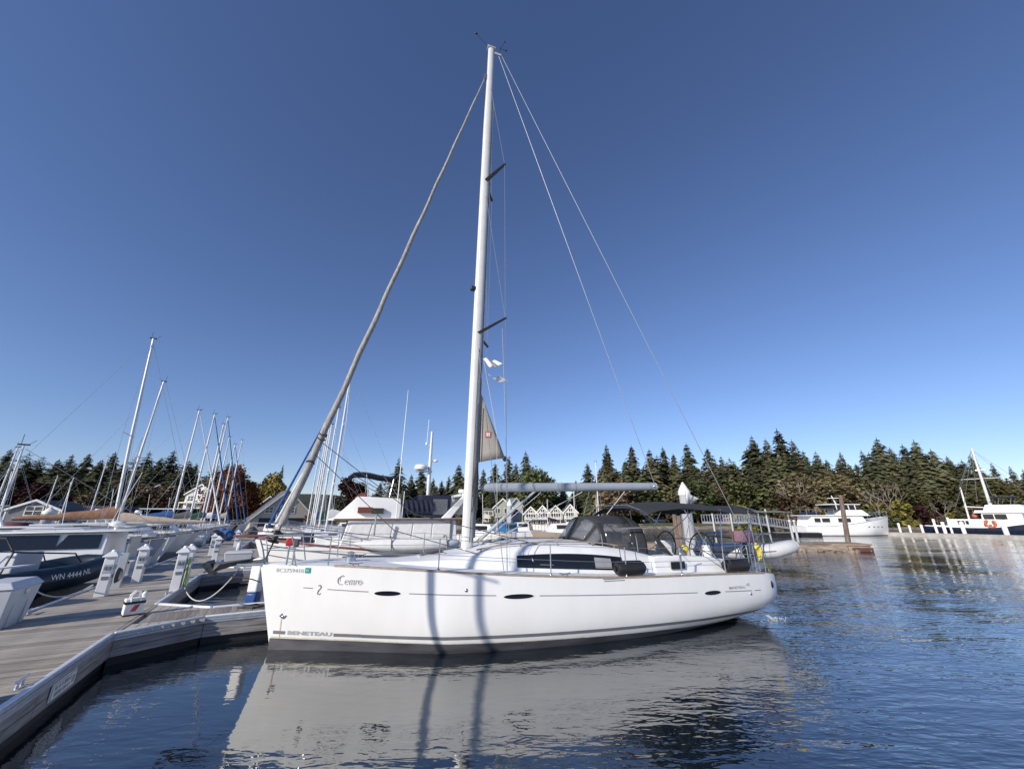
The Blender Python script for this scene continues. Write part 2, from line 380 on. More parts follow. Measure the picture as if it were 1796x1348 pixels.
def leaf_crown(seed, lobes=16, per=95, size=.055, z0=.25, wide=.42, gap=.0):
    r = random.Random(seed); vs = []; fs = []
    for i in range(lobes):
        t = r.random(); a = r.uniform(0, 6.28); z = z0+(.94-z0)*t
        rad = wide*math.sin(math.pi*min(1, .18+.78*t))**.8*r.uniform(.35, .85)
        c = Vector((rad*math.cos(a), rad*math.sin(a), z)); lr = r.uniform(.11, .19)
        for k in range(per):
            d = Vector((r.gauss(0, 1), r.gauss(0, 1), r.gauss(0, .8))).normalized()*lr*r.uniform(.55, 1.08); p = c+d
            q = Euler((r.uniform(-1, 1), r.uniform(-1, 1), r.uniform(0, 6.28))).to_matrix(); s = size*r.uniform(.4, 1)
            n = len(vs); vs += [p+q @ Vector((s, 0, 0)), p+q @ Vector((0, s*.6, 0)), p+q @ Vector((-s*.7, 0, s*.2)), p+q @ Vector((0, -s*.6, 0))]; fs.append((n, n+1, n+2, n+3))
    b = MB(); b.v = [tuple(x) for x in vs]; b.f = fs; return b
def trunk_mb(seed, top=.95, r0=.018, limbs=0, lean=.02):
    r = random.Random(seed); b = MB()
    pts = [(lean*math.sin(i*1.3+seed), lean*math.cos(i*1.7+seed), -.03+(top+.03)*i/5) for i in range(6)]; pts[0] = (0, 0, -.04)
    b.tube(pts, [r0*(1-i/5.3) for i in range(6)], 6)
    for k in range(limbs):
        z = r.uniform(.25, .6); a = r.uniform(0, 6.28); l = r.uniform(.2, .34)
        b.tube([(0, 0, z), (l*.5*math.cos(a), l*.5*math.sin(a), z+l*.45), (l*math.cos(a), l*math.sin(a), z+l*.95)], [r0*.55, r0*.35, r0*.12], 5)
    return b
def bare_mb(seed):
    r = random.Random(seed); b = MB()
    def grow(p, d, l, rad, lev):
        q = p+d*l; m = p+d*l*.5+Vector((r.uniform(-.1, .1), r.uniform(-.1, .1), 0))*l
        b.tube([p, m, q], [rad, rad*.8, rad*.6], 4 if lev < 3 else 3, cap=False)
        if lev >= 5: return
        for k in range(3 if lev < 2 else 2):
            nd = (d+Vector((r.uniform(-.75, .75), r.uniform(-.75, .75), r.uniform(-.05, .5)))).normalized(); grow(q, nd, l*r.uniform(.6, .85), rad*.58, lev+1)
    grow(Vector((0, 0, -.03)), Vector((.05, 0, 1)), .30, .016, 0); return b
PRO = {}
def proto(k, crown, trunk, cm, tm='trunk'):
    c = None
    if crown: me = bpy.data.meshes.new(k+' crown'); me.from_pydata(crown.v, [], crown.f); me.materials.append(M[cm]); c = me
    t = bpy.data.meshes.new(k+' trunk'); t.from_pydata(trunk.v, [], trunk.f); t.materials.append(M[tm]); PRO[k] = (t, c)
for i, (Rm, dn, dr, rg, lo) in enumerate([(.17, 1.15, .5, .28, .06), (.21, 1.0, .6, .35, .1), (.15, 1.2, .45, .3, .05), (.24, .9, .5, .42, .16), (.19, 1.1, .7, .3, .04)]):
    proto('fir%d' % i, fir_crown(11+i, Rm, dn, dr, rg, lo), trunk_mb(i), 'fir_needles')
    proto('firl%d' % i, fir_crown(31+i, Rm*1.1, dn, dr, rg, lo), trunk_mb(i+9), 'fir_needles_light')
proto('pine0', fir_crown(77, .30, .55, .1, .6, .35), trunk_mb(4, lean=.04), 'fir_needles')
for k, cm in (('green', 'leaf_green'), ('olive', 'leaf_olive'), ('red', 'leaf_red'), ('darkred', 'leaf_dark_red'), ('yellow', 'leaf_yellow')):
    for i in range(2): proto(k+str(i), leaf_crown(sum(map(ord, k)) % 50+len(k)*13+i*5, 20 if k != 'red' else 34, 100, .06 if k != 'red' else .045), trunk_mb(i+3, .7, .022, 5), cm)
for i in range(3): proto('bare%d' % i, None, bare_mb(50+i), None, 'pale_bark')
for i, cm in enumerate(('leaf_green', 'leaf_olive', 'leaf_dark_red', 'leaf_yellow')):
    proto('shrub%d' % i, leaf_crown(90+i, 14, 70, .10, .05, .45), trunk_mb(7, .4, .02, 4), cm)
def grow(kind, name, x, y, h, wide=1.0, label='', cat='tree', group=None, yaw=None):
    t, c = PRO[kind]; z = ground(x, y)
    o = thing(name, label, cat, (x, y, z), random.uniform(0, 6.28) if yaw is None else yaw, group)
    a = bpy.data.objects.new('trunk', t); COL.objects.link(a); a.parent = o; a.scale = (h*wide, h*wide, h)
    if c: k = bpy.data.objects.new('crown', c); COL.objects.link(k); k.parent = o; k.scale = (h*wide, h*wide, h)
    return o
def tree_px(kind, name, u, v, d, wide=1.0, label='', group=None, hmin=3):
    p = atd(u, v, d); h = max(hmin, p.z-ground(p.x, p.y)); return grow(kind, name, p.x, p.y, h, wide, label, 'tree' if 'shrub' not in name else 'shrub', group)
# skyline firs, right of the mast, each by the notch it cuts in the sky
GR = 'tall firs along the skyline right of the mast'; GL = 'dark conifers along the hilltop on the left'
sky_r = [(1063, 780), (1107, 782), (1138, 788), (1162, 784), (1203, 778), (1240, 786), (1264, 800), (1318, 765), (1342, 770), (1362, 753), (1388, 772), (1408, 790), (1430, 792), (1473, 793), (1510, 790), (1537, 768), (1560, 785), (1602, 772), (1582, 780), (1632, 788), (1660, 800), (1700, 798), (1738, 812), (1770, 818), (1793, 823), (1030, 812)]
for i, (u, v) in enumerate(sky_r):
    tree_px(random.choice(['fir0', 'fir1', 'fir2', 'fir4', 'firl0', 'firl4']), 'fir_tree', u, v, random.uniform(122, 150), random.uniform(1.3, 1.75), 'tall dark fir notching the skyline right of the mast', GR)
def sk(u): return lerp(u, sorted([(a, c) for a, c in sky_r]+[(800, 815), (850, 818), (960, 840), (1000, 850)]))
for i in range(120):
    u = 1030+i*6.6+random.uniform(-6, 6); d = random.uniform(104, 142)
    tree_px(random.choice(['fir0', 'fir1', 'firl3', 'firl1', 'firl2', 'firl3', 'firl4', 'fir4', 'firl0']), 'fir_tree', u, sk(u)+random.uniform(8, 60), d, random.uniform(1.5, 2.3), 'broad green fir in the dense stand below the right skyline', 'firs filling the wooded slope on the right')
for u, v, kd in [(893, 800, 'fir2'), (922, 792, 'fir0'), (905, 812, 'fir1'), (868, 812, 'fir4'), (848, 822, 'fir0'), (805, 815, 'fir1'), (812, 835, 'fir3'), (700, 803, 'fir3'), (741, 818, 'fir0'), (722, 832, 'fir1'), (760, 838, 'fir4'), (788, 834, 'fir2'), (775, 842, 'fir0'), (690, 842, 'firl1'), (830, 838, 'fir1'), (880, 835, 'fir3'), (985, 845, 'fir1'), (1010, 842, 'fir4'), (965, 850, 'fir3')]:
    tree_px(kd, 'fir_tree', u, v, random.uniform(128, 146), random.uniform(1.4, 1.9), 'dark fir standing behind the pale houses near the mast', 'firs behind the waterfront houses')
for u, v in [(938, 826), (952, 832), (926, 840)]:
    tree_px('green%d' % (u % 2), 'broadleaf_tree', u, v, 128, 1.0, 'rounded green broadleaf tree behind the pale gabled houses', 'green broadleaf trees behind the gabled houses')
for i in range(30):
    u = 640+i*14; tree_px(random.choice(['fir1', 'fir3', 'firl1']), 'fir_tree', u, 856+random.uniform(-12, 10), random.uniform(132, 150), 2.0, 'low broad fir at the back of the waterfront houses', 'low firs behind the houses')
sky_l = [(20, 787), (52, 795), (78, 800), (128, 797), (158, 795), (203, 793), (240, 800), (263, 792), (284, 802), (306, 790), (345, 812), (330, 822), (402, 812), (-12, 800), (-40, 795), (104, 806), (180, 806), (222, 812)]
for i, (u, v) in enumerate(sky_l):
    tree_px(random.choice(['fir0', 'fir1', 'fir3', 'pine0', 'fir4']), 'fir_tree', u, v, random.uniform(140, 165), random.uniform(1.6, 2.3), 'dark conifer on the hilltop skyline behind the left masts', GL)
for i in range(46):
    u = -30+i*10+random.uniform(-5, 5)
    tree_px(random.choice(['fir1', 'fir3', 'fir3', 'pine0', 'fir4']), 'fir_tree', u, 816+random.uniform(-8, 24), random.uniform(128, 158), random.uniform(2.0, 2.8), 'dense dark conifer below the hilltop on the left', 'conifers filling the left hillside')
for i in range(60):
    u = -20+i*8.2+random.uniform(-5, 5); v = 858+random.uniform(-14, 14)
    kd = random.choice(['darkred0', 'darkred1', 'olive0', 'green0', 'green1', 'olive1', 'darkred0'])
    nm = {'d': 'dark red autumn', 'o': 'brown autumn', 'g': 'dull green'}[kd[0]]
    tree_px(kd, 'broadleaf_tree', u, v, random.uniform(116, 134), random.uniform(1.0, 1.5), nm+' broadleaf tree low on the left hillside', nm+' trees on the left hillside')
for u, v, d, kd, wd, lb in [(415, 822, 100, 'red0', .95, 'big rust red maple left of the barn roofed house'), (440, 848, 104, 'red1', .9, 'smaller rust red tree at the right shoulder of the big maple'), (382, 852, 106, 'red1', .8, 'red brown tree at the left shoulder of the big maple'),
                            (490, 832, 118, 'yellow1', .75, 'yellow green tree behind the barn roofed house'), (476, 838, 124, 'green0', .8, 'dark green tree beside the yellow green one behind the barn'), (497, 815, 130, 'fir2', .9, 'pointed fir directly behind the yellow green tree'), (1350, 862, 96, 'olive0', 1.0, 'olive bush tree above the covered gangway'),
                            (612, 842, 128, 'darkred1', 1.0, 'dark red tree behind the navy bimini top'), (630, 848, 132, 'darkred0', 1.0, 'purple brown tree right of the dark red one'), (600, 858, 126, 'fir1', 1.1, 'short fir left of the dark red trees'), (560, 860, 128, 'fir3', 1.3, 'short broad fir behind the sheaf of masts')]:
    tree_px(kd, 'broadleaf_tree' if not kd.startswith('fir') else 'fir_tree', u, v, d, wd, lb)
for u, v, kd in [(1085, 842, 'olive1'), (1130, 850, 'green1'), (1215, 850, 'green0'), (1265, 856, 'olive0'), (1300, 846, 'green1'), (1405, 838, 'olive0'), (1432, 828, 'olive1'), (1455, 836, 'olive0'), (1480, 850, 'olive1'), (1510, 848, 'green1'), (1533, 846, 'olive0'), (1570, 856, 'green0'), (1600, 866, 'green1'), (1640, 868, 'olive1'), (1680, 852, 'green0'), (1730, 850, 'green1'), (1770, 848, 'olive0'), (1380, 856, 'olive1'), (1240, 866, 'green1'), (1180, 868, 'olive0')]:
    nm = 'brown olive autumn' if kd[0] == 'o' else 'mid green'
    tree_px(kd, 'broadleaf_tree', u, v-4, random.uniform(92, 102), 1.45, nm+' broadleaf tree at the foot of the right firs', nm+' trees at the foot of the firs')
for i in range(36):
    u = 1290+i*15+random.uniform(-5, 5); k = random.randrange(4)
    tree_px('shrub%d' % k, 'shrub', u, 893+random.uniform(-14, 10), random.uniform(84, 92), 1.3, ['green', 'brown', 'dark red', 'yellow green'][k]+' shrub on the bank behind the right dock', ['green', 'brown', 'dark red', 'yellow green'][k]+' shrubs on the right bank', 1.5)
for i in range(22):
    u = 1020+i*12+random.uniform(-4, 4); k = random.choice([0, 1, 0, 2])
    tree_px('shrub%d' % k, 'shrub', u, 902+random.uniform(-6, 4), random.uniform(108, 114), 1.3, ['green', 'brown', 'dark red'][k]+' shrub at the back edge of the shore lawn', ['green', 'brown', 'dark red'][k]+' shrubs behind the lawn', 1.5)
for i in range(30):
    u = 500+i*18+random.uniform(-4, 4); k = random.choice([0, 1, 0, 3])
    tree_px('shrub%d' % k, 'shrub', u, 908+random.uniform(-6, 4), random.uniform(99, 104), 1.3, ['green', 'brown', 'red', 'yellow green'][k]+' shrub along the waterfront below the houses', ['green', 'brown', 'red', 'yellow green'][k]+' shrubs below the houses', 1.2)
for u, v, d in [(1392, 832, 90), (1405, 850, 91), (1528, 850, 86), (1548, 842, 87), (1645, 868, 84)]:
    tree_px('bare%d' % (u % 3), 'bare_tree', u, v, d, 1.1, 'pale leafless tree with forked limbs on the right shore', 'bare trees on the right shore')

# ------------------------------------------------------------------ houses: X right, Y back, Z up, front wall on y=0
def win(house, x, z, wd, h, y=0, cols=1, rows=1, trim='trim_white'):
    b = MB(); t = .12
    b.box(x-t, x+wd+t, y-.08, y-.002, z+h, z+h+t).box(x-t, x+wd+t, y-.08, y-.002, z-t, z).box(x-t, x, y-.08, y-.002, z, z+h).box(x+wd, x+wd+t, y-.08, y-.002, z, z+h)
    for c in range(1, cols): b.box(x+wd*c/cols-.05, x+wd*c/cols+.05, y-.07, y-.004, z, z+h)
    for r_ in range(1, rows): b.box(x, x+wd, y-.065, y-.006, z+h*r_/rows-.05, z+h*r_/rows+.05)
    o = b.build('window', trim, house, 0)
    MB().box(x, x+wd, y-.035, y-.012, z, z+h).build('pane', 'house_glass', o, 0)
def gable_house(name, label, x, y, yaw, wd, dp, h, rh, wall, roof, wins=(), group=None, z=None, over=.35, chimney=None, cat='house', sides=True):
    o = thing(name, label, cat, (x, y, ground(x, y) if z is None else z), yaw, group)
    MB().prism([(-wd/2, -1.2), (wd/2, -1.2), (wd/2, h), (0, h+rh), (-wd/2, h)], 0, dp).build('wall', wall, o, 0)
    b = MB(); t = .22; k = over*rh/(wd/2)
    for s in (-1, 1):
        a = [(0, h+rh+.02), (s*(wd/2+over), h-k+.02), (s*(wd/2+over), h-k+t), (0, h+rh+t)]
        b.prism(a if s > 0 else a[::-1], -over, dp+over)
    rf = b.build('roof', roof, o, 0)
    b = MB()
    for s in (-1, 1):
        a = [(0, h+rh-.10), (s*(wd/2+over+.02), h-k-.10), (s*(wd/2+over+.02), h-k+t+.03), (0, h+rh+t+.03)]
        b.prism(a if s > 0 else a[::-1], -over-.06, -over-.004)
    b.build('barge_board', 'trim_white', rf, 0)
    if chimney: MB().box(chimney-.4, chimney+.4, dp*.5, dp*.5+.8, h+.2, h+rh+1.0).build('chimney', wall, rf, 0)
    for w_ in wins: win(o, *w_)
    return o
def at_house(u, d): p = atd(u, 905, d); return p.x, p.y
# the four joined gabled townhouses seen under the boom
for i, u in enumerate((931, 952, 975, 1001)):
    x, y = at_house(u, 97); wl = ['wall_sage', 'wall_cream', 'wall_sage', 'wall_cream'][i]
    p = atd(u, [889, 887, 887, 885][i], 97); base = atd(u, 921, 97); H = p.z-base.z
    lb = ['leftmost pale gabled townhouse in the row, grey green with a balcony', 'cream gabled townhouse second from the left with a tall arched window', 'grey green gabled townhouse third from the left with a wide balcony', 'cream gabled townhouse at the right end of the row'][i]
    o = gable_house('townhouse', lb, x, y, -.05, 3.3, 8, H*.62, H*.38, wl, 'roof_grey', [(-1.1, H*.38, 2.2, H*.24, 0, 4, 1), (-1.1, H*.05, 2.2, H*.2, 0, 4, 1), (-.4, H*.68, .8, H*.14, 0, 2, 1)], 'gabled townhouses under the boom', base.z, .25)
    b = MB(); b.box(-1.45, 1.45, -1.0, -.05, H*.31, H*.335)
    for k in range(9): b.box(-1.4+k*.34, -1.34+k*.34, -1.0, -.94, H*.335, H*.43)
    b.box(-1.45, 1.45, -1.02, -.93, H*.43, H*.45); b.build('balcony', 'trim_white', o, 0)
x, y = at_house(882, 108); base = atd(882, 922, 108)
o = gable_house('house', 'big grey green waterfront house with stacked decks left of the townhouses', x, y, .05, 5.0, 9, 4.6, 2.2, 'wall_sage', 'roof_sage', [(-2.0, 3.2, 1.2, 1.2, 0, 2, 1), (.4, 3.2, 1.4, 1.2, 0, 2, 1), (-2.0, .8, 1.2, 1.4, 0, 2, 1), (.4, .8, 1.4, 1.4, 0, 2, 1)], None, base.z)
MB().prism([(-4.9, -1), (-2.52, -1), (-2.52, 3.6), (-4.9, 3.6)], .8, 7).build('wall', 'wall_cream', o, 0)
b = MB()
for zz in (1.9, 3.6):
    b.box(-5.2, -2.6, -.6, .75, zz, zz+.12)
    for k in range(10): b.box(-5.2+k*.28, -5.15+k*.28, -.6, -.55, zz+.12, zz+.9)
for xx in (-5.1, -3.9, -2.75): b.box(xx, xx+.14, -.58, -.44, -1, 3.6)
b.build('deck', 'trim_white', o, 0)
x, y = at_house(905, 116); base = atd(905, 915, 116)
gable_house('house', 'small white gabled house half hidden behind the capped piling', x, y, .4, 4, 6, 4.4, 2.0, 'wall_white', 'roof_sage', [(-.8, 2.0, 1.4, 1.4, 0, 2, 2)], None, base.z)
# barn roofed house on the left of the furled sail
x, y = at_house(499, 98); base = atd(499, 925, 98)
o = gable_house('boathouse', 'cream shingled barn house with steep grey roof left of the furled headsail', x, y, .68, 13.5, 14, 2.0, 6.6, 'wall_tan', 'roof_grey', [(-4.2, 3.4, 1.5, 1.2, 0, 2, 2), (-1.9, 3.4, 1.5, 1.2, 0, 2, 2), (.4, 3.4, 1.5, 1.2, 0, 2, 2), (-1.3, 5.2, .8, 1.2, 0, 1, 1), (.1, 5.2, .8, 1.2, 0, 1, 1)], None, base.z, .6)
MB().box(-5.2, 4.2, -.05, .01, -.4, 2.2).build('door', 'black_paint', o, 0)
x, y = at_house(468, 112)
gable_house('house', 'small white house peeking out behind the barn house roof', x, y, .3, 4.5, 6, 4.4, 2.2, 'wall_white', 'roof_grey', [(-1, 2.6, 1.2, 1.2, 0, 2, 2)], None, None)
# white house among the left masts
x, y = at_house(342, 112); base = atd(342, 898, 112)
o = gable_house('house', 'white two storey house with porch roofs behind the left masts', x, y, .1, 7.5, 8, 4.8, 2.6, 'wall_white', 'roof_grey', [(-3.0, 3.0, 1.4, 1.3, 0, 2, 2), (1.4, 3.0, 1.4, 1.3, 0, 2, 2), (-.7, 4.9, 1.4, 1.0, 0, 2, 1), (-3.0, .6, 1.6, 1.6, 0, 2, 2), (1.2, .6, 1.6, 1.6, 0, 2, 2)], None, base.z)
b = MB(); b.prism([(-4.2, 2.4), (4.2, 2.4), (4.0, 2.7), (-4.0, 2.7)], -1.6, -.05)
for xx in (-4, -2, 0, 2, 3.9): b.box(xx-.07, xx+.07, -1.5, -1.36, -.6, 2.4)
b.build('porch', 'trim_white', o, 0)
x, y = at_house(264, 124); base = atd(264, 880, 124)
gable_house('house', 'small grey house with pale gable trim high on the left hillside', x, y, .5, 5.5, 6, 3.2, 1.8, 'wall_grey', 'roof_slate', [(-1.2, 1.2, 1.0, 1.0, 0, 2, 2), (.5, 1.2, 1.0, 1.0, 0, 2, 2)], None, base.z)
# marina shed, far left, and the slate roof beside it
p0 = atd(52, 913, 66); pT = atd(52, 877, 66); Hs = pT.z-p0.z
o = gable_house('marina_office', 'grey gabled marina shed with a white four pane window at far left', p0.x, p0.y, .45, 6.2, 10, Hs*.52, Hs*.46, 'wall_grey', 'roof_slate', [(-.9, Hs*.28, 1.9, Hs*.40, 0, 2, 2)], None, p0.z, .3)
b = MB(); b.box(-3.2, -3.0, -.04, -.004, -.4, Hs*.5).box(3.0, 3.2, -.04, -.004, -.4, Hs*.5); b.build('corner_board', 'trim_white', o, 0)
b = MB(); b.box(-6, 8, -6, 12, -1.3, -.35); b.build('float', 'concrete', o, 0)
p0 = atd(125, 905, 84); o = thing('boat_shed', 'long low shed with a dark slate roof behind the brown sail cover', 'shed', (p0.x, p0.y, .2), .35)
MB().box(-8, 8, 0, 7, -.6, 2.6).build('wall', 'wall_grey', o, 0)
MB().prism([(-8.6, 2.5), (8.6, 2.5), (8.0, 4.4), (-8.0, 4.4)], -.6, 7.6).build('roof', 'roof_slate', o, 0)
MB().box(-8.6, 8.6, -.75, -.61, 2.35, 2.6).build('gutter', 'trim_white', o, 0)
p0 = atd(268, 905, 92); o = thing('boat_shelter', 'open shelter with a thin flat pale roof behind the tan sail cover', 'shelter', (p0.x, p0.y, .4), .2)
MB().box(-7, 7, 0, 5, 3.6, 3.85).build('roof', 'galv', o, 0)
for xx in (-6.5, -2, 2, 6.5): MB().box(xx-.1, xx+.1, .3, .5, -.6, 3.6).build('post', 'wall_grey', o, 0)
MB().box(-7, 7, 4.8, 4.95, -.6, 3.6).build('wall', 'black_paint', o, 0)
# red hut on the waterfront
p0 = atd(984, 936, 61.6); o = thing('red_hut', 'small dark red hut on the waterfront below the townhouses', 'hut', (p0.x, p0.y, .452), -.1); o.scale = (.62, .62, .5)
MB().box(-1.0, 1.0, 0, 2, -.6, 2.6).build('wall', 'wall_red', o, 0)
MB().prism([(-1.25, 2.55), (1.25, 2.55), (0, 3.3)], -.2, 2.2).build('roof', 'roof_slate', o, 0)
# red shed and gangway pier on the right
p0 = atd(1278, 912, 99); o = thing('red_shed', 'low red boarded shed with dark roof behind the gangway', 'shed', (p0.x, p0.y, ground(p0.x, p0.y)+.1), -.1)
MB().box(-4.0, 4.0, 0, 5, -.6, 2.3).build('wall', 'wall_red', o, 0)
MB().prism([(-4.6, 2.2), (4.6, 2.2), (4.1, 3.3), (-4.1, 3.3)], -.7, 5.7).build('roof', 'roof_grey', o, 0)
for xx in (-3.4, -.8, 1.8): win(o, xx, 1.1, 1.4, 1.2, 0, 2, 1)
# ------------------------------------------------------------------ hulls
class Hull:
    """X aft from the stem head, half breadth and heights given as tables along the length"""
    def __init__(s, L, beam, sheer, keel, rake, flare=None, pw=None):
        s.L = L; s.B = beam; s.Z = sheer; s.K = keel; s.rk = rake
        s.F = flare or [(0, .35), (.15, .62), (.3, 1.0), (1, 1.0)]; s.pw = pw or [(0, 2.2), (.3, 3.6), (1, 3.2)]
    def zd(s, x): return cat_(x/s.L, s.Z)
    def zk(s, x): return cat_(x/s.L, s.K)
    def bd(s, x): return max(.0, cat_(x/s.L, s.B))
    def half(s, x, z):
        zd, zk = s.zd(x), s.zk(x); t = max(0, min(1, (zd-z)/(zd-zk)))
        n = lerp(x/s.L, s.pw); f = lerp(x/s.L, s.F)
        sec = max(0, 1-t**n)**.56
        sec = sec*f+(1-f)*(1-t)**.85          # V sections forward, full sections aft
        return s.bd(x)*sec
    def X(s, x, z):
        k = max(0, 1-x/(.28*s.L)); return x+s.rk*max(0, min(1.15, 1-z/s.zd(0)))*k*k
    def inv(s, X, z):
        x = X
        for _ in range(12): x = X-(s.X(x, z)-x)
        return max(0, x)
    def side(s, X, z, port=True):
        y = s.half(s.inv(X, z), z); return -y if port else y
    def shell(s, n=44, m=22, x1=None):
        rows = []
        for i in range(n+1):
            x = s.L*(i/n)**1.25; zd, zk = s.zd(x), s.zk(x); row = []
            for j in range(-m, m+1):
                t = 1-abs(j)/m; t = 1-(1-t)**1.0; z = zd+(zk-zd)*(t**.8); y = s.half(x, z); row.append((s.X(x, z), -y if j < 0 else y, z))
            rows.append(row)
        b = MB(); b.grid(rows); tr = rows[-1]; b.add(tr, [tuple(range(len(tr)))]); return b
    def deck(s, x0=0, x1=None, drop=.015, camber=.05, n=30, inset=.0):
        rows = []
        for i in range(n+1):
            x = x0+((x1 or s.L)-x0)*i/n; y = max(.001, s.bd(x)-inset); z = s.zd(x)-drop
            rows.append([(x, y*k/6, z+camber*(1-(k/6)**2)) for k in range(-6, 7)])
        b = MB(); b.grid(rows); return b
    def strip(s, x0, x1, za, zb, off=.004, n=40, port=True, rows=2):
        """a band on the skin from height za(x) to zb(x)"""
        g = []; sg = -1 if port else 1
        for i in range(n+1):
            x = x0+(x1-x0)*i/n; r = []
            for k in range(rows+1):
                z = za(x)+(zb(x)-za(x))*k/rows; xi = s.inv(x, z); r.append((x-(off if xi < .05 else 0), sg*(s.half(xi, z)+off), z))
            g.append(r)
        b = MB(); b.grid(g, flip=not port); return b
    def rail(s, x0, x1, wd, h, inset=.0, n=36, port=True, dz=0):
        sg = -1 if port else 1; rings = []
        for i in range(n+1):
            x = x0+(x1-x0)*i/n; y = max(.0, s.bd(x)-inset); z = s.zd(x)+dz
            rings.append([(x, sg*(y-wd), z-.01), (x, sg*(y+.004), z-.01), (x, sg*(y+.004), z+h), (x, sg*(y-wd), z+h)])
        b = MB(); b.loft(rings); return b
    def text(s, body, size, x0, z0, off=.008, shear=0, offset=0, spacing=1.0, width=None, slope=0):
        vs, fs = text_mesh(body, size, shear, offset, spacing); k = 1
        if width: k = width/max(v.x for v in vs)
        b = MB(); b.add([(x0+v.x*k, s.side(x0+v.x*k, z0+v.y+slope*v.x)-off, z0+v.y+slope*v.x) for v in vs], fs); return b
# ------------------------------------------------------------------ the white sloop in front
SF = Frame(-5.24, 8.8, R(18))
boat = thing('sailboat', 'long white sloop moored in front, bow to the dock, with Cemre lettered on its bow', 'sailboat', SF.w(0, 0), SF.yaw)
L0 = 12.28
H0 = Hull(L0, [(0, .02), (.03, .30), (.08, .66), (.16, 1.13), (.26, 1.52), (.38, 1.80), (.52, 1.95), (.7, 1.95), (.86, 1.84), (.95, 1.72), (.98, 1.63), (1, 1.48)],
          [(0, 1.55), (.13, 1.56), (.26, 1.48), (.4, 1.37), (.6, 1.24), (.8, 1.19), (.97, 1.12), (1, 1.06)],
          [(0, -.25), (.06, -.42), (.3, -.55), (.6, -.45), (.85, -.14), (.95, .04), (1, .22)], .44, pw=[(0, 2.2), (.3, 3.7), (.6, 4.0), (1, 5.2)])
H0.shell(64, 26).build('hull', 'gelcoat_hull', boat, 60)
H0.deck().build('deck', 'deck_white', boat)
for pt in (True, False):
    H0.rail(1.5, 11.7, .06, .026, .0, port=pt).build('toe_rail', 'teak', boat)
    H0.strip(.42, 12.0, lambda x: max(-.14, H0.zk(x)+.03), lambda x: .205-.012*max(0, x-2)-.01*max(0, x-9.5)**1.2, .010, 70, pt, 8).build('boot_band', 'antifoul', boat)
    H0.strip(2.15 if pt else .5, 12.1, lambda x: .285-.006*x+.016*max(0, x-9.5), lambda x: .345-.006*x+.016*max(0, x-9.5), .005, 60, pt, 1).build('waterline_stripe', 'stripe_grey', boat)
cove = lambda x: 1.19-.0365*x
for a, c in ((.95, 1.14), (1.42, 2.2), (2.95, 4.60), (5.48, 9.35), (10.2, 11.1), (11.2, 11.42)):
    H0.strip(a, c, lambda x: cove(x)-.008, lambda x: cove(x)+.008, .004, 14, True, 1).build('cove_stripe', 'stripe_thin', boat)
for a, c in ((2.30, 2.80), (4.74, 5.36), (9.55, 10.06)):
    m_ = (a+c)/2; hw = (c-a)/2
    def lens(x, s_): q = (x-m_)/hw; return cove(m_)-.012+s_*.042*max(0, 1-abs(q)**3.2)**.5*(1-.25*q*q)
    f = H0.strip(a-.03, c+.03, lambda x: cove(m_)-.012-.058*max(0, 1-abs((x-m_)/(hw+.03))**4)**.5, lambda x: cove(m_)-.012+.058*max(0, 1-abs((x-m_)/(hw+.03))**4)**.5, .003, 16, True, 1).build('hull_window', 'gelcoat', boat)
    H0.strip(a, c, lambda x: lens(x, -1), lambda x: lens(x, 1), .009, 16, True, 2).build('pane', 'black_glass', f)
for X, z in ((4.02, 1.13), (11.05, .72), (.62, .60), (11.62, .20)):
    b = MB(); y = H0.side(X, z); b.ell((X, y, z), (.035, .02, .035), 10, 6); b.build('skin_fitting', 'steel', boat)
b = MB(); y = H0.side(.60, .60)
b.tube([(.60, H0.side(.60, .6)-.02, .66), (.56, H0.side(.56, .6)-.03, .62), (.62, H0.side(.62, .55)-.03, .58), (.68, H0.side(.66, .6)-.03, .63)], .012, 6); b.build('bow_eye', 'steel', boat)
H0.strip(.585, .605, lambda x: .03, lambda x: .56, .004, 2, True, 4).build('rust_streak', 'canvas_tan', boat)
b = MB(); b.ell((11.93, H0.side(11.93, .86)+.01, .86), (.05, .035, .085), 12, 8); b.build('stern_fitting', 'black_paint', boat)
H0.strip(.42, 6.5, lambda x: .20-.012*max(0, x-2), lambda x: .225-.012*max(0, x-2)+.02*max(0, 1-x/3), .0055, 50, True, 1).build('waterline_stain', 'waterline_stain', boat, 0)
# writing on the topsides
H0.text('BC2759410', .105, .36, 1.43, width=.56).build('registration', 'letter_grey', boat, 0)
H0.strip(.945, 1.055, lambda x: 1.425, lambda x: 1.525, .008, 3, True, 1).build('sticker', 'teal', boat, 0)
H0.text('M', .065, .965, 1.45, off=.012).build('sticker_letter', 'plastic_white', boat, 0)
b = MB()
KS = 1.0
def ink(pts, r): b.tube([(x, H0.side(x, z)-.006, z) for x, z in ((1.6+(x_-1.6)*KS, 1.235+(z_-1.235)*KS) for x_, z_ in pts)], r, 5)
def arc(cx, cz, rx, rz, a0, a1, n=10): return [(cx+rx*math.cos(R(a0+(a1-a0)*i/n)), cz+rz*math.sin(R(a0+(a1-a0)*i/n))) for i in range(n+1)]
X0, Z0 = 1.60, 1.235; KS = .80
ink(arc(X0+.085, Z0+.09, .085, .095, 60, 300, 14), [.004+.007*math.sin(math.pi*i/14) for i in range(15)]); ink(arc(X0+.11, Z0+.10, .06, .10, 75, 200, 8), .004); ink([(X0+.06, Z0+.19), (X0+.11, Z0+.21), (X0+.15, Z0+.185)], .006)
def e_(x): ink(arc(x+.045, Z0+.05, .045, .05, 20, 310, 10), .006); ink([(x+.01, Z0+.045), (x+.085, Z0+.068)], .005)
e_(X0+.17)
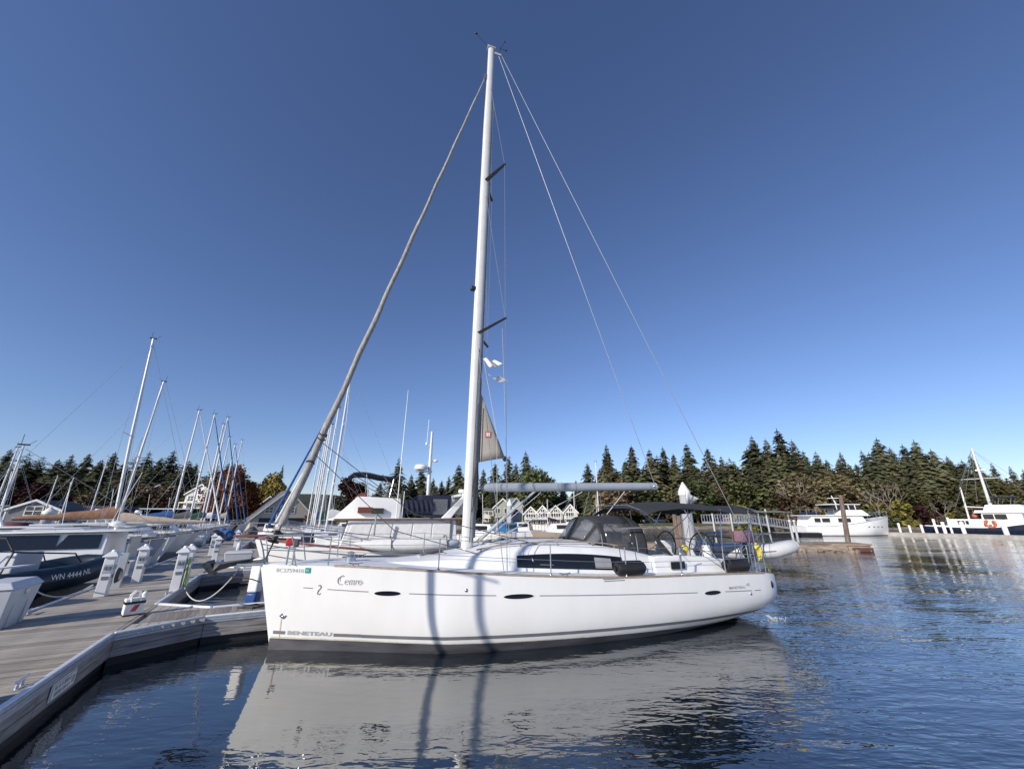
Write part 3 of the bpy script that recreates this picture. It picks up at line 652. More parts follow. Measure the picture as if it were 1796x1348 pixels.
for k in range(3): ink([(X0+.285+k*.05, Z0+.10), (X0+.285+k*.05, Z0+.0), (X0+.292+k*.05, Z0-.006)], .006)
for k in range(2): ink(arc(X0+.31+k*.05, Z0+.085, .025, .018, 0, 180, 6), .005)
ink([(X0+.425, Z0+.0), (X0+.43, Z0+.10), (X0+.45, Z0+.085), (X0+.475, Z0+.10)], .006)
e_(X0+.485); ink([(X0+.555, Z0+.02), (X0+.60, Z0+.05)], .005)
b.build('boat_name', 'letter_grey', boat)
KS = 1.0; b = MB(); ink(arc(1.265, 1.175, .03, .035, 150, -60, 10), [.006+.005*math.sin(i*.314) for i in range(11)]); ink([(1.28, 1.145), (1.25, 1.11), (1.24, 1.07)], .010); ink(arc(1.265, 1.07, .028, .03, 170, 350, 8), .008); b.build('seahorse_emblem', 'letter_dark', boat)
H0.text('BENETEAU', .095, .74, .285, offset=.004, width=.86).build('maker_lettering', 'letter_grey', boat, 0)
H0.strip(.46, .70, lambda x: .282, lambda x: .342, .005, 6, True, 1).build('waterline_stripe', 'stripe_grey', boat)
H0.strip(1.63, 2.148, lambda x: .276, lambda x: .336, .005, 6, True, 1).build('waterline_stripe', 'stripe_grey', boat)
H0.text('BENETEAU', .075, 10.33, .86, width=.55, slope=-.02).build('maker_lettering', 'letter_dark', boat, 0)
H0.text('40', .10, 10.92, .89, width=.13).build('model_number', 'letter_grey', boat, 0)
# coachroof
CB = [(2.2, .12), (2.7, .55), (3.4, .85), (4.3, 1.03), (5.4, 1.18), (6.6, 1.28), (7.8, 1.32), (9.0, 1.30)]
CHT = [(2.2, .0), (2.7, .06), (3.4, .15), (4.3, .33), (5.0, .49), (5.8, .585), (6.6, .63), (7.4, .63), (8.2, .52), (9.0, .36)]
SEC = [(1.0, -.06), (.97, .35), (.92, .70), (.83, .90), (.66, .985), (.35, 1.03), (0, 1.05)]
def cab_ring(x):
    B_, h = cat_(x, CB), cat_(x, CHT); z = H0.zd(x)
    a = [(x+.10*k*0, -B_*p, z+h*q if q > 0 else z+q*.5) for p, q in SEC]; return a+[(x, -y, zz) for _, y, zz in a[-2::-1]]
def cab_y(x, z):
    B_, h = cat_(x, CB), max(.02, cat_(x, CHT)); q = (z-H0.zd(x))/h
    for i in range(len(SEC)-1):
        if q <= SEC[i+1][1]: k = (q-SEC[i][1])/(SEC[i+1][1]-SEC[i][1]); return B_*(SEC[i][0]+k*(SEC[i+1][0]-SEC[i][0]))
    return 0
b = MB(); b.loft([cab_ring(2.2+6.8*i/34) for i in range(35)]); b.build('coachroof', 'deck_white', boat, 50)
def cab_patch(x0, x1, lo, hi, m, name, off, par, n=26, sg=-1):
    g = []
    for i in range(n+1):
        x = x0+(x1-x0)*i/n; g.append([(x, sg*(cab_y(x, lo(x)+(hi(x)-lo(x))*k/5)+off), lo(x)+(hi(x)-lo(x))*k/5) for k in range(6)])
    b = MB(); b.grid(g, flip=sg > 0); return b.build(name, m, par)
wlo = lambda x: 1.43-.052*(x-5.3)
def whi(x): q = (x-6.5)/1.35; return 1.655-.03*(x-5.3)+.065*(1-q*q)
for sg in (-1, 1):
    cw = cab_patch(5.26, 7.86, wlo, whi, 'black_glass', 'cabin_window', .008, boat, sg=sg)
    cab_patch(7.12, 7.55, lambda x: wlo(x)+.035, lambda x: whi(x)-.06, 'window_pale', 'opening_pane', .014, cw, 6, sg)  # window reflection painted in as a paler grey on the opening pane
    cab_patch(5.78, 6.10, lambda x: wlo(x)+.07, lambda x: wlo(x)+.078, 'window_pale', 'pane_frame', .014, cw, 4, sg)
    b = MB()
    b.tube([(x, sg*(cat_(x, CB)*.80), H0.zd(x)+cat_(x, CHT)*.955+.05) for x in [4.4+i*.35 for i in range(11)]], .017, 6)
    for x in (4.5, 5.4, 6.3, 7.2, 7.8): b.tube([(x, sg*cat_(x, CB)*.80, H0.zd(x)+cat_(x, CHT)*.9), (x, sg*cat_(x, CB)*.80, H0.zd(x)+cat_(x, CHT)*.955+.05)], .014, 6)
    b.build('grab_rail', 'teak', boat)
for x, wd in ((3.5, .5), (5.1, .5)):
    z = H0.zd(x)+cat_(x, CHT)*1.04
    f = MB().cbox((x, 0, z+.02), (wd+.08, wd+.08, .05), Euler((0, -.12, 0))).build('hatch', 'aluminium', boat, 30, .01)
    MB().cbox((x, 0, z+.048), (wd, wd, .02), Euler((0, -.12, 0))).build('pane', 'window_tint', f)
# cockpit: coaming, seats, sole
for sg in (-1, 1):
    b = MB(); b.loft([[(x, sg*y0, H0.zd(x)-.02), (x, sg*y1, H0.zd(x)-.02), (x, sg*(y1-.06), H0.zd(x)+h), (x, sg*(y0+.04), H0.zd(x)+h)] for x, y0, y1, h in ((8.7, .9, 1.36, .36), (9.3, .92, 1.36, .38), (10.4, .95, 1.34, .34), (11.2, .95, 1.28, .26), (11.75, .95, 1.2, .14))]); b.build('coaming', 'deck_white', boat, 40, .03)
    o = MB().cbox((9.35, sg*1.385, 1.36), (.42, .03, .17)).build('coaming_window', 'black_glass', boat, 30, .02)
    b = MB(); b.lathe([(.09, 0), (.085, .05), (.06, .08), (.065, .14), (.08, .17), (.03, .19)], 14, (9.7, sg*1.12, H0.zd(9.7)+.38)); b.build('winch', 'steel', boat)
    b = MB(); b.box(9.2, 11.6, min(sg*.35, sg*.95), max(sg*.35, sg*.95), 1.05, 1.28); b.build('cockpit_seat', 'teak', boat, 30, .02)
MB().box(9.0, 12.0, -.36, .36, 1.2, 1.262).build('cockpit_floor', 'teak', boat)
MB().box(9.9, 10.25, -.14, .14, 1.26, 1.85).build('cockpit_table', 'gelcoat', boat, 30, .03)
for sg in (-1, 1):
    st = MB().lathe([(.14, 0), (.12, .45), (.10, .55)], 12, (10.9, sg*.72, 1.2)).build('helm_pedestal', 'gelcoat', boat)
    b = MB(); c = Vector((10.72, sg*.72, 1.62)); pts = [c+Vector((.06*math.sin(t), .44*math.cos(t), .44*math.sin(t))) for t in [2*math.pi*i/28 for i in range(28)]]
    b.tube(pts, .019, 7, True); wh = b.build('steering_wheel', 'black_paint', boat)
    b = MB()
    for i in range(6): t = i*math.pi/3; b.tube([c, c+Vector((.05*math.sin(t), .43*math.cos(t), .43*math.sin(t)))], .009, 5)
    b.build('spoke', 'steel', wh)
# pulpit, stanchions, lifelines, stern rails
b = MB()
for sg in (-1, 1):
    b.tube([(.10, sg*.10, 1.56), (.02, sg*.16, 1.86), (-.05, sg*.22, 2.06), (.12, sg*.36, 2.13), (.6, sg*.60, 2.13), (1.37, sg*.87, 2.10), (1.38, sg*.88, 1.58)], .015, 8)
    b.tube([(.75, sg*.55, 1.56), (.6, sg*.60, 2.13)], .013, 6); b.tube([(.03, sg*.20, 1.85), (.68, sg*.58, 1.84), (1.37, sg*.88, 1.84)], .011, 6)
b.tube([(-.05, -.22, 2.06), (-.12, -.08, 2.07), (-.12, .08, 2.07), (-.05, .22, 2.06)], .015, 8)
b.build('pulpit', 'steel', boat)
SX = [3.48, 5.77, 7.55, 9.05]
for sg in (-1, 1):
    pts = [(1.37, sg*.88)]
    for x in SX:
        y = H0.bd(x)-.09; pts.append((x, sg*y)); b = MB(); b.tube([(x, sg*y, H0.zd(x)-.01), (x, sg*y, H0.zd(x)+.61)], .0125, 8); b.lathe([(.035, 0), (.03, .04), (.016, .06)], 8, (x, sg*y, H0.zd(x)-.005)); b.build('stanchion', 'steel', boat)
    pts.append((10.35, sg*(H0.bd(10.35)-.1)))
    for hgt, h0, h1 in ((.60, 2.10, .60), (.31, 1.84, .31)):
        b = MB(); q = [Vector((x, y, (h0 if i == 0 else H0.zd(x)+hgt))) for i, (x, y) in enumerate(pts)]
        for i in range(len(q)-1): b.tube(sag(q[i], q[i+1], .012, 5), .0052, 5)
        b.build('lifeline', 'wire', boat)
    # gate posts by the sprayhood and stern rail
    b = MB(); b.tube([(9.05, sg*1.84, 1.2), (9.12, sg*1.82, 1.80), (9.3, sg*1.82, 1.83)], .0125, 6); b.build('gate_post', 'steel', boat)
    b = MB(); z = H0.zd(10.4)
    b.tube([(10.4, sg*1.78, z), (10.4, sg*1.78, z+.62), (11.4, sg*1.66, z+.62), (12.0, sg*1.5, z+.62), (12.12, sg*1.3, z+.62), (12.12, sg*.55, z+.62), (12.12, sg*.5, z-.05)], .0145, 8)
    b.tube([(10.4, sg*1.78, z+.32), (11.4, sg*1.66, z+.32), (12.0, sg*1.5, z+.32), (12.12, sg*1.3, z+.32), (12.12, sg*.55, z+.32)], .011, 6)
    for x, y in ((11.3, 1.67), (12.02, 1.48), (12.12, 1.0)): b.tube([(x, sg*y, z-.07), (x, sg*y, z+.62)], .012, 6)
    b.tube([(10.9, sg*1.7, z), (10.4, sg*1.78, z+.45)], .010, 6); b.build('stern_rail', 'steel', boat)
# anchor on its roller
b = MB(); b.box(-.42, .5, -.06, .06, 1.53, 1.585); b.tube([(-.42, -.07, 1.52), (-.42, .07, 1.52)], .04, 10); b.build('bow_roller', 'steel', boat)
an = MB(); an.hexa([(-.95, -.02, 1.50), (.1, -.02, 1.60), (.1, .02, 1.60), (-.95, .02, 1.50)], [(-.95, -.02, 1.56), (.1, -.02, 1.66), (.1, .02, 1.66), (-.95, .02, 1.56)])
ano = an.build('anchor', 'anchor_cover', boat, 30, .008)
b = MB(); b.add([(-.86, -.015, 1.42), (-.66, -.24, 1.60), (-.05, 0, 1.685), (-.66, .24, 1.60), (-.92, 0, 1.60)], [(0, 1, 4), (0, 4, 3), (1, 2, 4), (4, 2, 3), (0, 2, 1), (0, 3, 2)])
b.add([(-1.00, -.16, 1.58), (-.90, -.19, 1.66), (-.74, -.02, 1.40), (-.83, .0, 1.35), (-1.00, .16, 1.58), (-.90, .19, 1.66)], [(0, 1, 2, 3), (4, 3, 2, 5), (0, 3, 4), (1, 5, 2), (0, 4, 5, 1)]); b.build('fluke', 'anchor_cover', ano, 25)
b = MB(); b.tube([(-.95, -.06, 1.52), (-.6, -.05, 1.38), (-.1, -.02, 1.28), (.06, -.02, 1.22)], .012, 6); b.build('anchor_strap', 'rope_dark', boat)
# bow light and windlass
b = MB(); b.tube([(.55, -.42, 1.57), (.55, -.42, 1.95)], .02, 6); b.tube([(.66, -.44, 1.57), (.66, -.44, 1.93)], .02, 6); b.build('light_post', 'steel', boat)
MB().cbox((.55, -.44, 2.0), (.13, .12, .15)).build('bow_light', 'red', boat, 30, .02)
MB().cbox((.68, -.46, 1.98), (.10, .10, .15)).build('bow_lamp', 'canvas_grey', boat, 30, .02)
b = MB(); b.lathe([(.11, 0), (.10, .09), (.05, .12), (.08, .18), (.02, .20)], 12, (1.75, -.25, 1.58)); b.build('windlass', 'steel', boat)
for x, sg in ((1.9, -1), (6.1, -1), (11.3, -1), (1.9, 1), (11.3, 1)):
    y = sg*(H0.bd(x)-.14); z = H0.zd(x); b = MB(); b.tube([(x-.13, y, z+.065), (x-.05, y, z+.05), (x+.05, y, z+.05), (x+.13, y, z+.065)], .013, 6)
    for k in (-.05, .05): b.tube([(x+k, y, z-.01), (x+k, y, z+.05)], .012, 6)
    b.build('cleat', 'steel', boat)
b = MB()
for k in (0, .03): b.cbox((7.15+k, -1.965, 1.235-k*1.2), (.50, .02, .014))
b.build('chain_plate', 'steel', boat)
# mast and rig
MX, MZ = 4.36, 1.70; TX, TZ = 4.64, 20.2
def mp(z): k = (z-MZ)/(TZ-MZ); return Vector((MX+(TX-MX)*k, 0, z))
rings = []
for z in [MZ-.05, 4, 8, 12, 16, 18.4, TZ]:
    c = mp(z); k = 1 if z < 17 else .82; rings.append([(c.x+.155*k*math.cos(a)*(1.0 if math.cos(a) < 0 else .95), .10*k*math.sin(a), z) for a in [2*math.pi*i/18 for i in range(18)]])
b = MB(); b.loft(rings); ms = b.build('mast', 'mast_paint', boat, 50)
b = MB(); b.loft([[(mp(z).x+.147, -.028, z), (mp(z).x+.182, -.028, z), (mp(z).x+.182, .028, z), (mp(z).x+.147, .028, z)] for z in (MZ+.3, 8, 13, 17.2)]); b.build('furling_slot', 'mast_slot', ms)
b = MB(); b.lathe([(.19, -.02), (.2, .03), (.17, .09)], 14, (MX, 0, MZ)); b.build('mast_collar', 'aluminium', ms)
b = MB(); b.box(TX-.17, TX+.16, -.10, .10, TZ, TZ+.07); b.box(TX+.1, TX+.42, -.03, .03, TZ-.22, TZ-.10); b.build('mast_cap', 'aluminium', ms, 30, .01)
b = MB(); b.tube([(TX-.1, 0, TZ+.05), (TX-.62, -.1, TZ+.42)], .008, 5); b.ell((TX-.66, -.1, TZ+.45), (.07, .03, .045), 8, 5); b.tube([(TX-.66, -.1, TZ+.40), (TX-.66, -.1, TZ+.52)], .012, 5); b.build('wind_sensor', 'rubber', ms)
b = MB(); b.tube([(TX+.35, 0, TZ-.12), (TX+.37, 0, TZ+.35)], .012, 5); b.tube([(TX+.37, 0, TZ+.25), (TX+.62, .05, TZ+.34)], .008, 5); b.tube([(TX+.37, 0, TZ+.20), (TX+.52, -.12, TZ+.55)], .007, 5); b.ell((TX+.63, .05, TZ+.35), (.06, .02, .04), 6, 4); b.ell((TX+.52, -.12, TZ+.55), (.05, .02, .04), 6, 4); b.build('wind_vane', 'rubber', ms)
b = MB(); c = mp(9.05); b.cbox((c.x-.2, 0, c.z), (.16, .13, .13)); b.build('deck_light', 'rubber', ms, 30, .02)
for z in (18.0,): c = mp(z); MB().cbox((c.x-.18, 0, z+.5), (.14, .07, .26)).build('forestay_fitting', 'steel', ms, 30)
SPZ = [(7.55, .98, .55), (13.3, .80, .46)]
TIP = {}
for i, (z, ln, sw) in enumerate(SPZ):
    c = mp(z)
    for sg in (-1, 1):
        a = c+Vector((.02, sg*.09, 0)); t = c+Vector((sw, sg*ln, .10)); TIP[i, sg] = t; d = (t-a).normalized(); q = Vector((d.y, -d.x, 0)).normalized()
        b = MB(); b.loft([[a-q*.075, a+Vector((0, 0, .022)), a+q*.075, a-Vector((0, 0, .022))], [t-q*.045, t+Vector((0, 0, .014)), t+q*.045, t-Vector((0, 0, .014))]]); b.build('spreader', 'canvas_grey', ms, 20)
        MB().ell(t, (.04, .05, .035), 8, 5).build('spreader_tip', 'rubber', ms)
for sg in (-1, 1):
    cpx, cpy = 4.85, sg*(H0.bd(4.85)-.12); chain = Vector((cpx, cpy, H0.zd(cpx)))
    for pts in ([chain, TIP[0, sg], TIP[1, sg], mp(18.3)], [TIP[0, sg], mp(13.1)], [chain+Vector((-.06, 0, 0)), mp(7.4)]):
        b = MB()
        for i in range(len(pts)-1): b.tube([pts[i], pts[i+1]], .008, 5)
        b.build('shroud', 'wire', boat)
    b = MB(); b.tube([chain, chain.lerp(TIP[0, sg], .06)], .014, 6); b.build('turnbuckle', 'steel', boat)
    bs = Vector((11.85, sg*1.36, H0.zd(11.8)))
    if sg > 0: continue
    b = MB(); b.tube([mp(TZ-.1)+Vector((.40, 0, 0)), bs+Vector((0, 0, .4))], .010, 5); b.tube([bs+Vector((0, 0, .7)), bs], .016, 6); b.build('backstay', 'wire', boat)
# furled headsail on the forestay
f0 = Vector((.26, 0, 2.32)); f1 = mp(18.42)+Vector((-.20, 0, 0)); b = MB()
n = 90; pts = [f0.lerp(f1, i/n) for i in range(n+1)]
vs = []; m_ = 10; dr = (f1-f0).normalized(); xx = Vector((0, 1, 0)); yy = dr.cross(xx)
for i in range(n+1):
    k = i/n; r0 = .060*(1-k)**.75+.020; ph = i*.55
    for j in range(m_):
        a = 2*math.pi*j/m_; rr = r0*(1+.16*math.sin(a*1-ph)+.05*math.sin(2*a+ph*.7)); vs.append(pts[i]+(xx*math.cos(a)+yy*math.sin(a))*rr)
b.add(vs, [(i*m_+j, i*m_+(j+1) % m_, (i+1)*m_+(j+1) % m_, (i+1)*m_+j) for i in range(n) for j in range(m_)]); fs = b.build('furled_headsail', 'sail_grey', boat, 70)
b = MB()
for k in (.085, .118, .125): 
    c = f0.lerp(f1, k); b.tube([c+(xx*math.cos(a)+yy*math.sin(a))*.088+dr*.02*math.sin(a*2+k*90) for a in [2*math.pi*i/14 for i in range(14)]], .016, 5, True)
b.tube([f0.lerp(f1, .10)+yy*.1, Vector((2.6, -.5, 2.2)), Vector((5.0, -1.0, 1.55))], .009, 5); b.tube([f0.lerp(f1, .118)+yy*.1, Vector((3.0, -.4, 2.55)), Vector((7.0, -1.15, 1.6))], .009, 5); b.build('headsail_sheet', 'rope_dark', fs)
b = MB(); Mr = dr.to_track_quat('Z', 'Y').to_matrix().to_4x4(); b.lathe([(.03, -.1), (.11, -.09), (.12, -.06), (.06, -.04), (.06, .08), (.12, .1), (.11, .13), (.03, .16)], 14, Vector((.17, 0, 2.06)), Mr); b.tube([(.05, 0, 1.58), (.26, 0, 2.36)], .018, 6); b.build('furling_drum', 'black_paint', boat)
# boom, vang, topping lift, sheet
B0 = Vector((4.66, 0, 3.20)); B1 = Vector((10.05, 0, 3.34)); b = MB(); rings = []
for k in (0, .02, .05, .5, .96, .975, 1.0):
    c = B0.lerp(B1, k); s_ = {0: .35, .02: .75}.get(k, 1)
    rings.append([(c.x, .085*s_*math.cos(a), c.z+.115*s_*math.sin(a)) for a in [2*math.pi*i/16 for i in range(16)]])
b.loft(rings); bo = b.build('boom', 'boom_grey', boat, 50)
b = MB()
for k in (.27, .50, .955): c = B0.lerp(B1, k); b.loft([[(c.x+d_, .09*math.cos(a), c.z+.12*math.sin(a)) for a in [2*math.pi*i/16 for i in range(16)]] for d_ in (-.012, .012)], False)
b.build('boom_band', 'mast_slot', bo)
MB().ell((9.93, -.085, 3.34), (.035, .02, .035), 8, 5).build('boom_fitting', 'steel', bo)
b = MB(); b.tube([(4.60, 0, 1.90), (5.55, 0, 2.66)], .045, 10); b.tube([(5.45, 0, 2.58), (6.22, 0, 3.18)], .03, 10); b.build('vang', 'aluminium', boat)
b = MB(); b.tube([(4.75, -.12, 1.82), (7.55, -.05, 3.14)], .013, 6); b.tube([(4.62, -.1, 1.82), (6.3, -.06, 3.10)], .009, 5); b.build('vang_line', 'rope_white', boat)
b = MB(); b.tube([mp(TZ-.2)+Vector((.30, 0, 0)), B1+Vector((-.05, 0, .12))], .009, 5); b.build('topping_lift', 'wire', boat)
b = MB(); b.tube([B0.lerp(B1, .80)+Vector((0, 0, -.11)), Vector((8.3, 0, 2.55))], .012, 5); b.build('mainsheet', 'rope_white', boat)
# corner of the mainsail left out of the furling mast
b = MB(); rows = []
for i in range(9):
    k = i/8; a = Vector((mp(5.7).x+.17, 0, 5.72)).lerp(Vector((mp(3.9).x+.19, 0, 3.84)), k); c = Vector((mp(5.7).x+.20, 0, 5.70)).lerp(Vector((5.30, -.03, 3.98)), k)
    rows.append([a.lerp(c, j/6)+Vector((0, -.05*math.sin(j/6*math.pi)*k, 0)) for j in range(7)])
b.grid(rows); sl = b.build('mainsail_clew', 'sail_tan', boat, 60, 0, .006)
MB().ell((5.30, -.03, 3.96), (.07, .04, .075), 8, 6).build('clew_block', 'rubber', sl)
c = rows[5][3]; MB().cbox((c.x, c.y-.012, c.z), (.15, .006, .17)).build('sail_patch', 'pink_red', sl, 0); MB().cbox((c.x, c.y-.018, c.z), (.09, .006, .10)).build('patch_mark', 'cap_white', sl, 0)
b = MB(); b.tube([mp(6.9)+Vector((.17, -.04, 0)), Vector((5.05, -.10, 4.6)), Vector((5.05, -.22, 2.1))], .007, 5); b.tube([Vector((4.95, -.85, 7.4)), Vector((4.98, -1.5, 1.5))], .004, 5); b.build('halyard', 'rope_white', boat)
b = MB()
for k in range(7):
    z0 = 2.6+k*.12; b.tube([mp(z0)+Vector((.05+.02*math.sin(k), -.13, 0)), mp(z0+.5)+Vector((.12, -.15-.01*k, .1)), mp(z0+.05)+Vector((.18, -.13, 0))], .014, 5)
b.tube([mp(1.9)+Vector((.1, -.13, 0)), mp(5.4)+Vector((.10, -.115, 0))], .012, 5); b.tube([mp(1.9)+Vector((.03, -.12, 0)), mp(7.0)+Vector((.05, -.108, 0))], .010, 5); b.build('halyard_coil', 'rope_dark', boat)
# sprayhood
def hoop(x, w_, zb, zt, n=20, p=2.6, lean=0):
    r = []
    for i in range(n+1):
        a = math.pi*i/n; c, s_ = math.cos(a), math.sin(a); y = -w_*math.copysign(abs(c)**(2/p), c); q = abs(s_)**(2/p); r.append((x-lean*(1-q), y, zb+(zt-zb)*q))
    return r
HA = hoop(7.50, 1.02, 1.82, 2.49); HB = hoop(8.45, 1.08, 1.70, 2.53); HC = hoop(8.72, 1.12, 1.62, 2.48)
base = [(7.05+.25*(1-math.sin(math.pi*i/20)), -1.0*math.cos(math.pi*i/20), 1.80+.16*math.sin(math.pi*i/20)) for i in range(21)]
V = lambda p: Vector(p)
def between(A, B_, i0, i1, name, m_, par, k0=0, k1=1, off=0):
    g = [[V(A[i]).lerp(V(B_[i]), k0+(k1-k0)*k/4)+Vector((0, 0, off)) for i in range(i0, i1+1)] for k in range(5)]
    b = MB(); b.grid(g); return b.build(name, m_, par, 60, 0, .008)
hood = between(HA, HB, 5, 15, 'sprayhood', 'canvas_dark', boat)
for i0, i1 in ((1, 4), (5, 9), (11, 15), (16, 19)): between(base, HA, i0, i1, 'window', 'clear_vinyl', hood, .06, .92)
for i0, i1 in ((0, 1), (4, 5), (9, 11), (15, 16), (19, 20)): between(base, HA, i0, i1, 'panel', 'canvas_dark', hood)
between(base, HA, 0, 20, 'hem', 'canvas_dark', hood, .92, 1.0, .004); between(base, HA, 0, 20, 'hem', 'canvas_dark', hood, 0, .06, .004)
for i0, i1 in ((0, 5), (15, 20)):
    b = MB(); A = [V(p) for p in HA[i0:i1+1]]; B_ = [V(p) for p in HB[i0:i1+1]]
    if i0 == 0:
        lo, hi = A, B_
    between(HA, HB, i0, i1, 'side_window', 'smoke_vinyl', hood, .12, .88); between(HA, HB, i0, i1, 'panel', 'canvas_dark', hood, 0, .12); between(HA, HB, i0, i1, 'panel', 'canvas_dark', hood, .88, 1.0)
between(HB, HC, 0, 20, 'panel', 'canvas_dark', hood)
b = MB(); b.tube([V(p)+Vector((0, 0, -.02)) for p in HA], .014, 6); b.build('frame', 'steel', hood); MB().tube([V(p)+Vector((0, 0, -.02)) for p in HB], .014, 6).build('frame', 'steel', hood); MB().tube([(8.0, -1.13, 2.22), (8.75, -1.15, 2.24)], .022, 6).build('hand_hold', 'steel', hood)
b = MB(); b.grid([[(8.85, -1.17, 2.1), (8.98, -1.26, 1.7)], [(9.0, -1.18, 2.0), (9.35, -1.3, 1.52)]]); b.build('flap', 'canvas_dark', hood, 0, 0, .006)
# bimini
b = MB(); rows = []
for i in range(17):
    k = i/16; x = 8.60+k*3.68; row = []
    for j in range(13):
        q = j/6-1; zc = 2.80+.10*math.sin(math.pi*min(1, k*1.25+.05))-.03*abs(math.sin(k*math.pi*3))-.10*max(0, .12-k)/.12; row.append((x, q*1.28, zc-.20*abs(q)**3.2))
    rows.append(row)
b.grid(rows); bim = b.build('bimini', 'canvas_dark', boat, 60, 0, .02)
b = MB()
for x, xb in ((8.5, 10.3), (9.9, 10.3), (11.1, 10.5), (12.35, 10.9)):
    zt = 2.76; b.tube([(xb, -1.66, 1.5), (xb*.25+x*.75, -1.32, 2.35), (x, -1.24, zt-.10), (x, -.7, zt+.03), (x, .7, zt+.03), (x, 1.24, zt-.10), (xb*.25+x*.75, 1.32, 2.35), (xb, 1.66, 1.5)], .0125, 6)
b.build('frame', 'steel', bim)
b = MB()
for sg in (-1, 1): b.tube([(12.35, sg*1.24, 2.66), (12.1, sg*1.4, 1.8)], .006, 5); b.tube([(8.5, sg*1.24, 2.64), (9.05, sg*1.75, 1.8)], .006, 5)
b.build('bimini_strap', 'rope_dark', bim)
# stern davits and gantry poles
b = MB()
for sg in (-1, 1):
    b.tube([(12.05, sg*.75, 1.05), (12.1, sg*.75, 1.75), (12.35, sg*.75, 2.0), (13.3, sg*.75, 2.02)], .028, 8); b.tube([(12.1, sg*.75, 1.55), (12.9, sg*.75, 2.0)], .018, 6)
b.tube([(12.2, -.75, 1.9), (12.2, .75, 1.9)], .02, 6); b.build('davit', 'steel', boat)
for p_, r_ in (([(11.9, 1.3, 1.1), (11.95, 1.3, 2.75)], .02), ([(11.6, -1.45, 1.5), (12.0, -1.3, 2.66)], .014), ([(11.9, -1.42, 1.1), (12.1, -1.2, 2.6)], .012)): MB().tube(p_, r_, 6).build('gantry_pole', 'steel', boat)
# cooling water leaving the stern
b = MB()
for q, rr in ((0, .022), (.07, .014)):
    pts = [(11.56+.56*t+q, H0.side(11.56, .2)+.02-.06*t+q*.3, .20+.04*t-.26*t*t) for t in [i/8 for i in range(9)]]; b.tube(pts, [rr*(.6+.7*i/8) for i in range(9)], 7)
rnd = random.Random(5)
for k in range(90):
    a = rnd.uniform(0, 6.28); r_ = abs(rnd.gauss(0, .12)); s_ = rnd.uniform(.003, .010); b.ell((12.20+r_*math.cos(a)*1.9, H0.side(11.56, .2)-.05+r_*math.sin(a), rnd.uniform(.0, .008)+max(0, .08-r_)*rnd.random()*.7), (s_*2.2, s_*1.4, s_), 6, 4)
st = b.build('water_jet', 'foam_white', None, 60); st.location = SF.w(0, 0); st.rotation_euler = (0, 0, SF.yaw); tag(st, 'thin stream of cooling water splashing from the stern of the front sloop', 'water', None, 'stuff')
# gear carried by the sloop (things of their own)
def on_boat(o, F=SF): o.location = F.w(0, 0); o.rotation_euler = (0, 0, F.yaw); return o
GF = 'black cylindrical fenders lashed along the deck'
for x, lb in ((7.72, 'black fender lying on the side deck at the cabin window end'), (10.92, 'black fender lashed at the stern quarter under the stern rail')):
    f = thing('fender', lb, 'fender', SF.w(x, -(H0.bd(x)-.20), H0.zd(x)+.17), SF.yaw, GF)
    b = MB(); Mr = Matrix.Rotation(R(90), 4, 'Y'); b.lathe([(.03, -.36), (.12, -.345), (.155, -.28), (.16, -.1), (.16, .1), (.155, .28), (.12, .345), (.03, .36)], 16, (0, 0, 0), Mr); b.build('body', 'rubber', f)
    for q in (-.37, .37): MB().lathe([(.06, q-.03), (.06, q+.03)], 10, (0, 0, 0), Mr).build('end_eye', 'black_paint', f)
    for q in (-.2, .2): MB().tube([(q, 0, .15), (q, .06, .45)], .008, 5).build('lanyard', 'rope_dark', f)
def pennant(name, label, pts, mark, bar):
    b = MB(); b.grid(pts); o = b.build(name, 'cap_white', None, 60, 0, .004); on_boat(o); tag(o, label, 'flag', 'club pennants hoisted on the starboard halyard')
    def patch(i0, i1, j0, j1, m_, nm):
        c = MB(); c.grid([[Vector(pts[i][j])+Vector((0, -.008, 0)) for j in range(j0, j1+1)] for i in range(i0, i1+1)]); c.build(nm, m_, o, 0, 0, .003)
    patch(*bar, 'letter_dark', 'bar'); patch(*mark, 'red', 'emblem'); return o
def wav(x0, z0, w0, h0, tw, ph, n=8, m_=5):
    return [[(x0+w0*i/n+.03*j, -.62-.05*math.sin(i*1.1+ph)-.02*j, z0-h0*(j/m_)*(1-(1-tw)*i/n)-.05*(i/n)**2+.03*math.sin(i*1.3+ph)) for j in range(m_+1)] for i in range(n+1)]
pennant('pennant', 'upper tapered white pennant with dark diagonal band flying right of the mast', wav(4.50, 6.52, .40, .30, .3, 0), (2, 3, 2, 3), (4, 5, 0, 5))
pennant('pennant', 'lower white swallowtail pennant with dark band flying right of the mast', wav(4.62, 6.05, .52, .16, .7, 1.5), (2, 3, 2, 3), (4, 5, 0, 5))
# flag above the bimini
P = [SF.at(u, v, .5) for u, v in ((1203, 863), (1225, 874), (1204, 890))]
b = MB(); a, c, d_ = [Vector((x, .5, z)) for x, z in P]
b.grid([[a.lerp(c, i/5)+Vector((0, .02*math.sin(i), 0)), d_.lerp(c, i/5)+Vector((0, .02*math.sin(i), 0))] for i in range(6)]); o = on_boat(b.build('burgee', 'cap_white', None, 40, 0, .005)); tag(o, 'small white triangular burgee with a blue diagonal above the dark bimini', 'flag')
b = MB(); b.tube([V((P[0][0]-.02, .5, P[0][1]+.06)), V((P[2][0]-.02, .5, 1.6))], .010, 5); b.build('staff', 'steel', o)
b = MB(); b.grid([[a.lerp(c, .5)+Vector((0, -.008, 0)), d_.lerp(c, .22)+Vector((0, -.008, 0))], [a.lerp(c, .62)+Vector((0, -.008, 0)), d_.lerp(c, .36)+Vector((0, -.008, 0))]]); b.build('bar', 'letter_dark', o, 0, 0, .003)
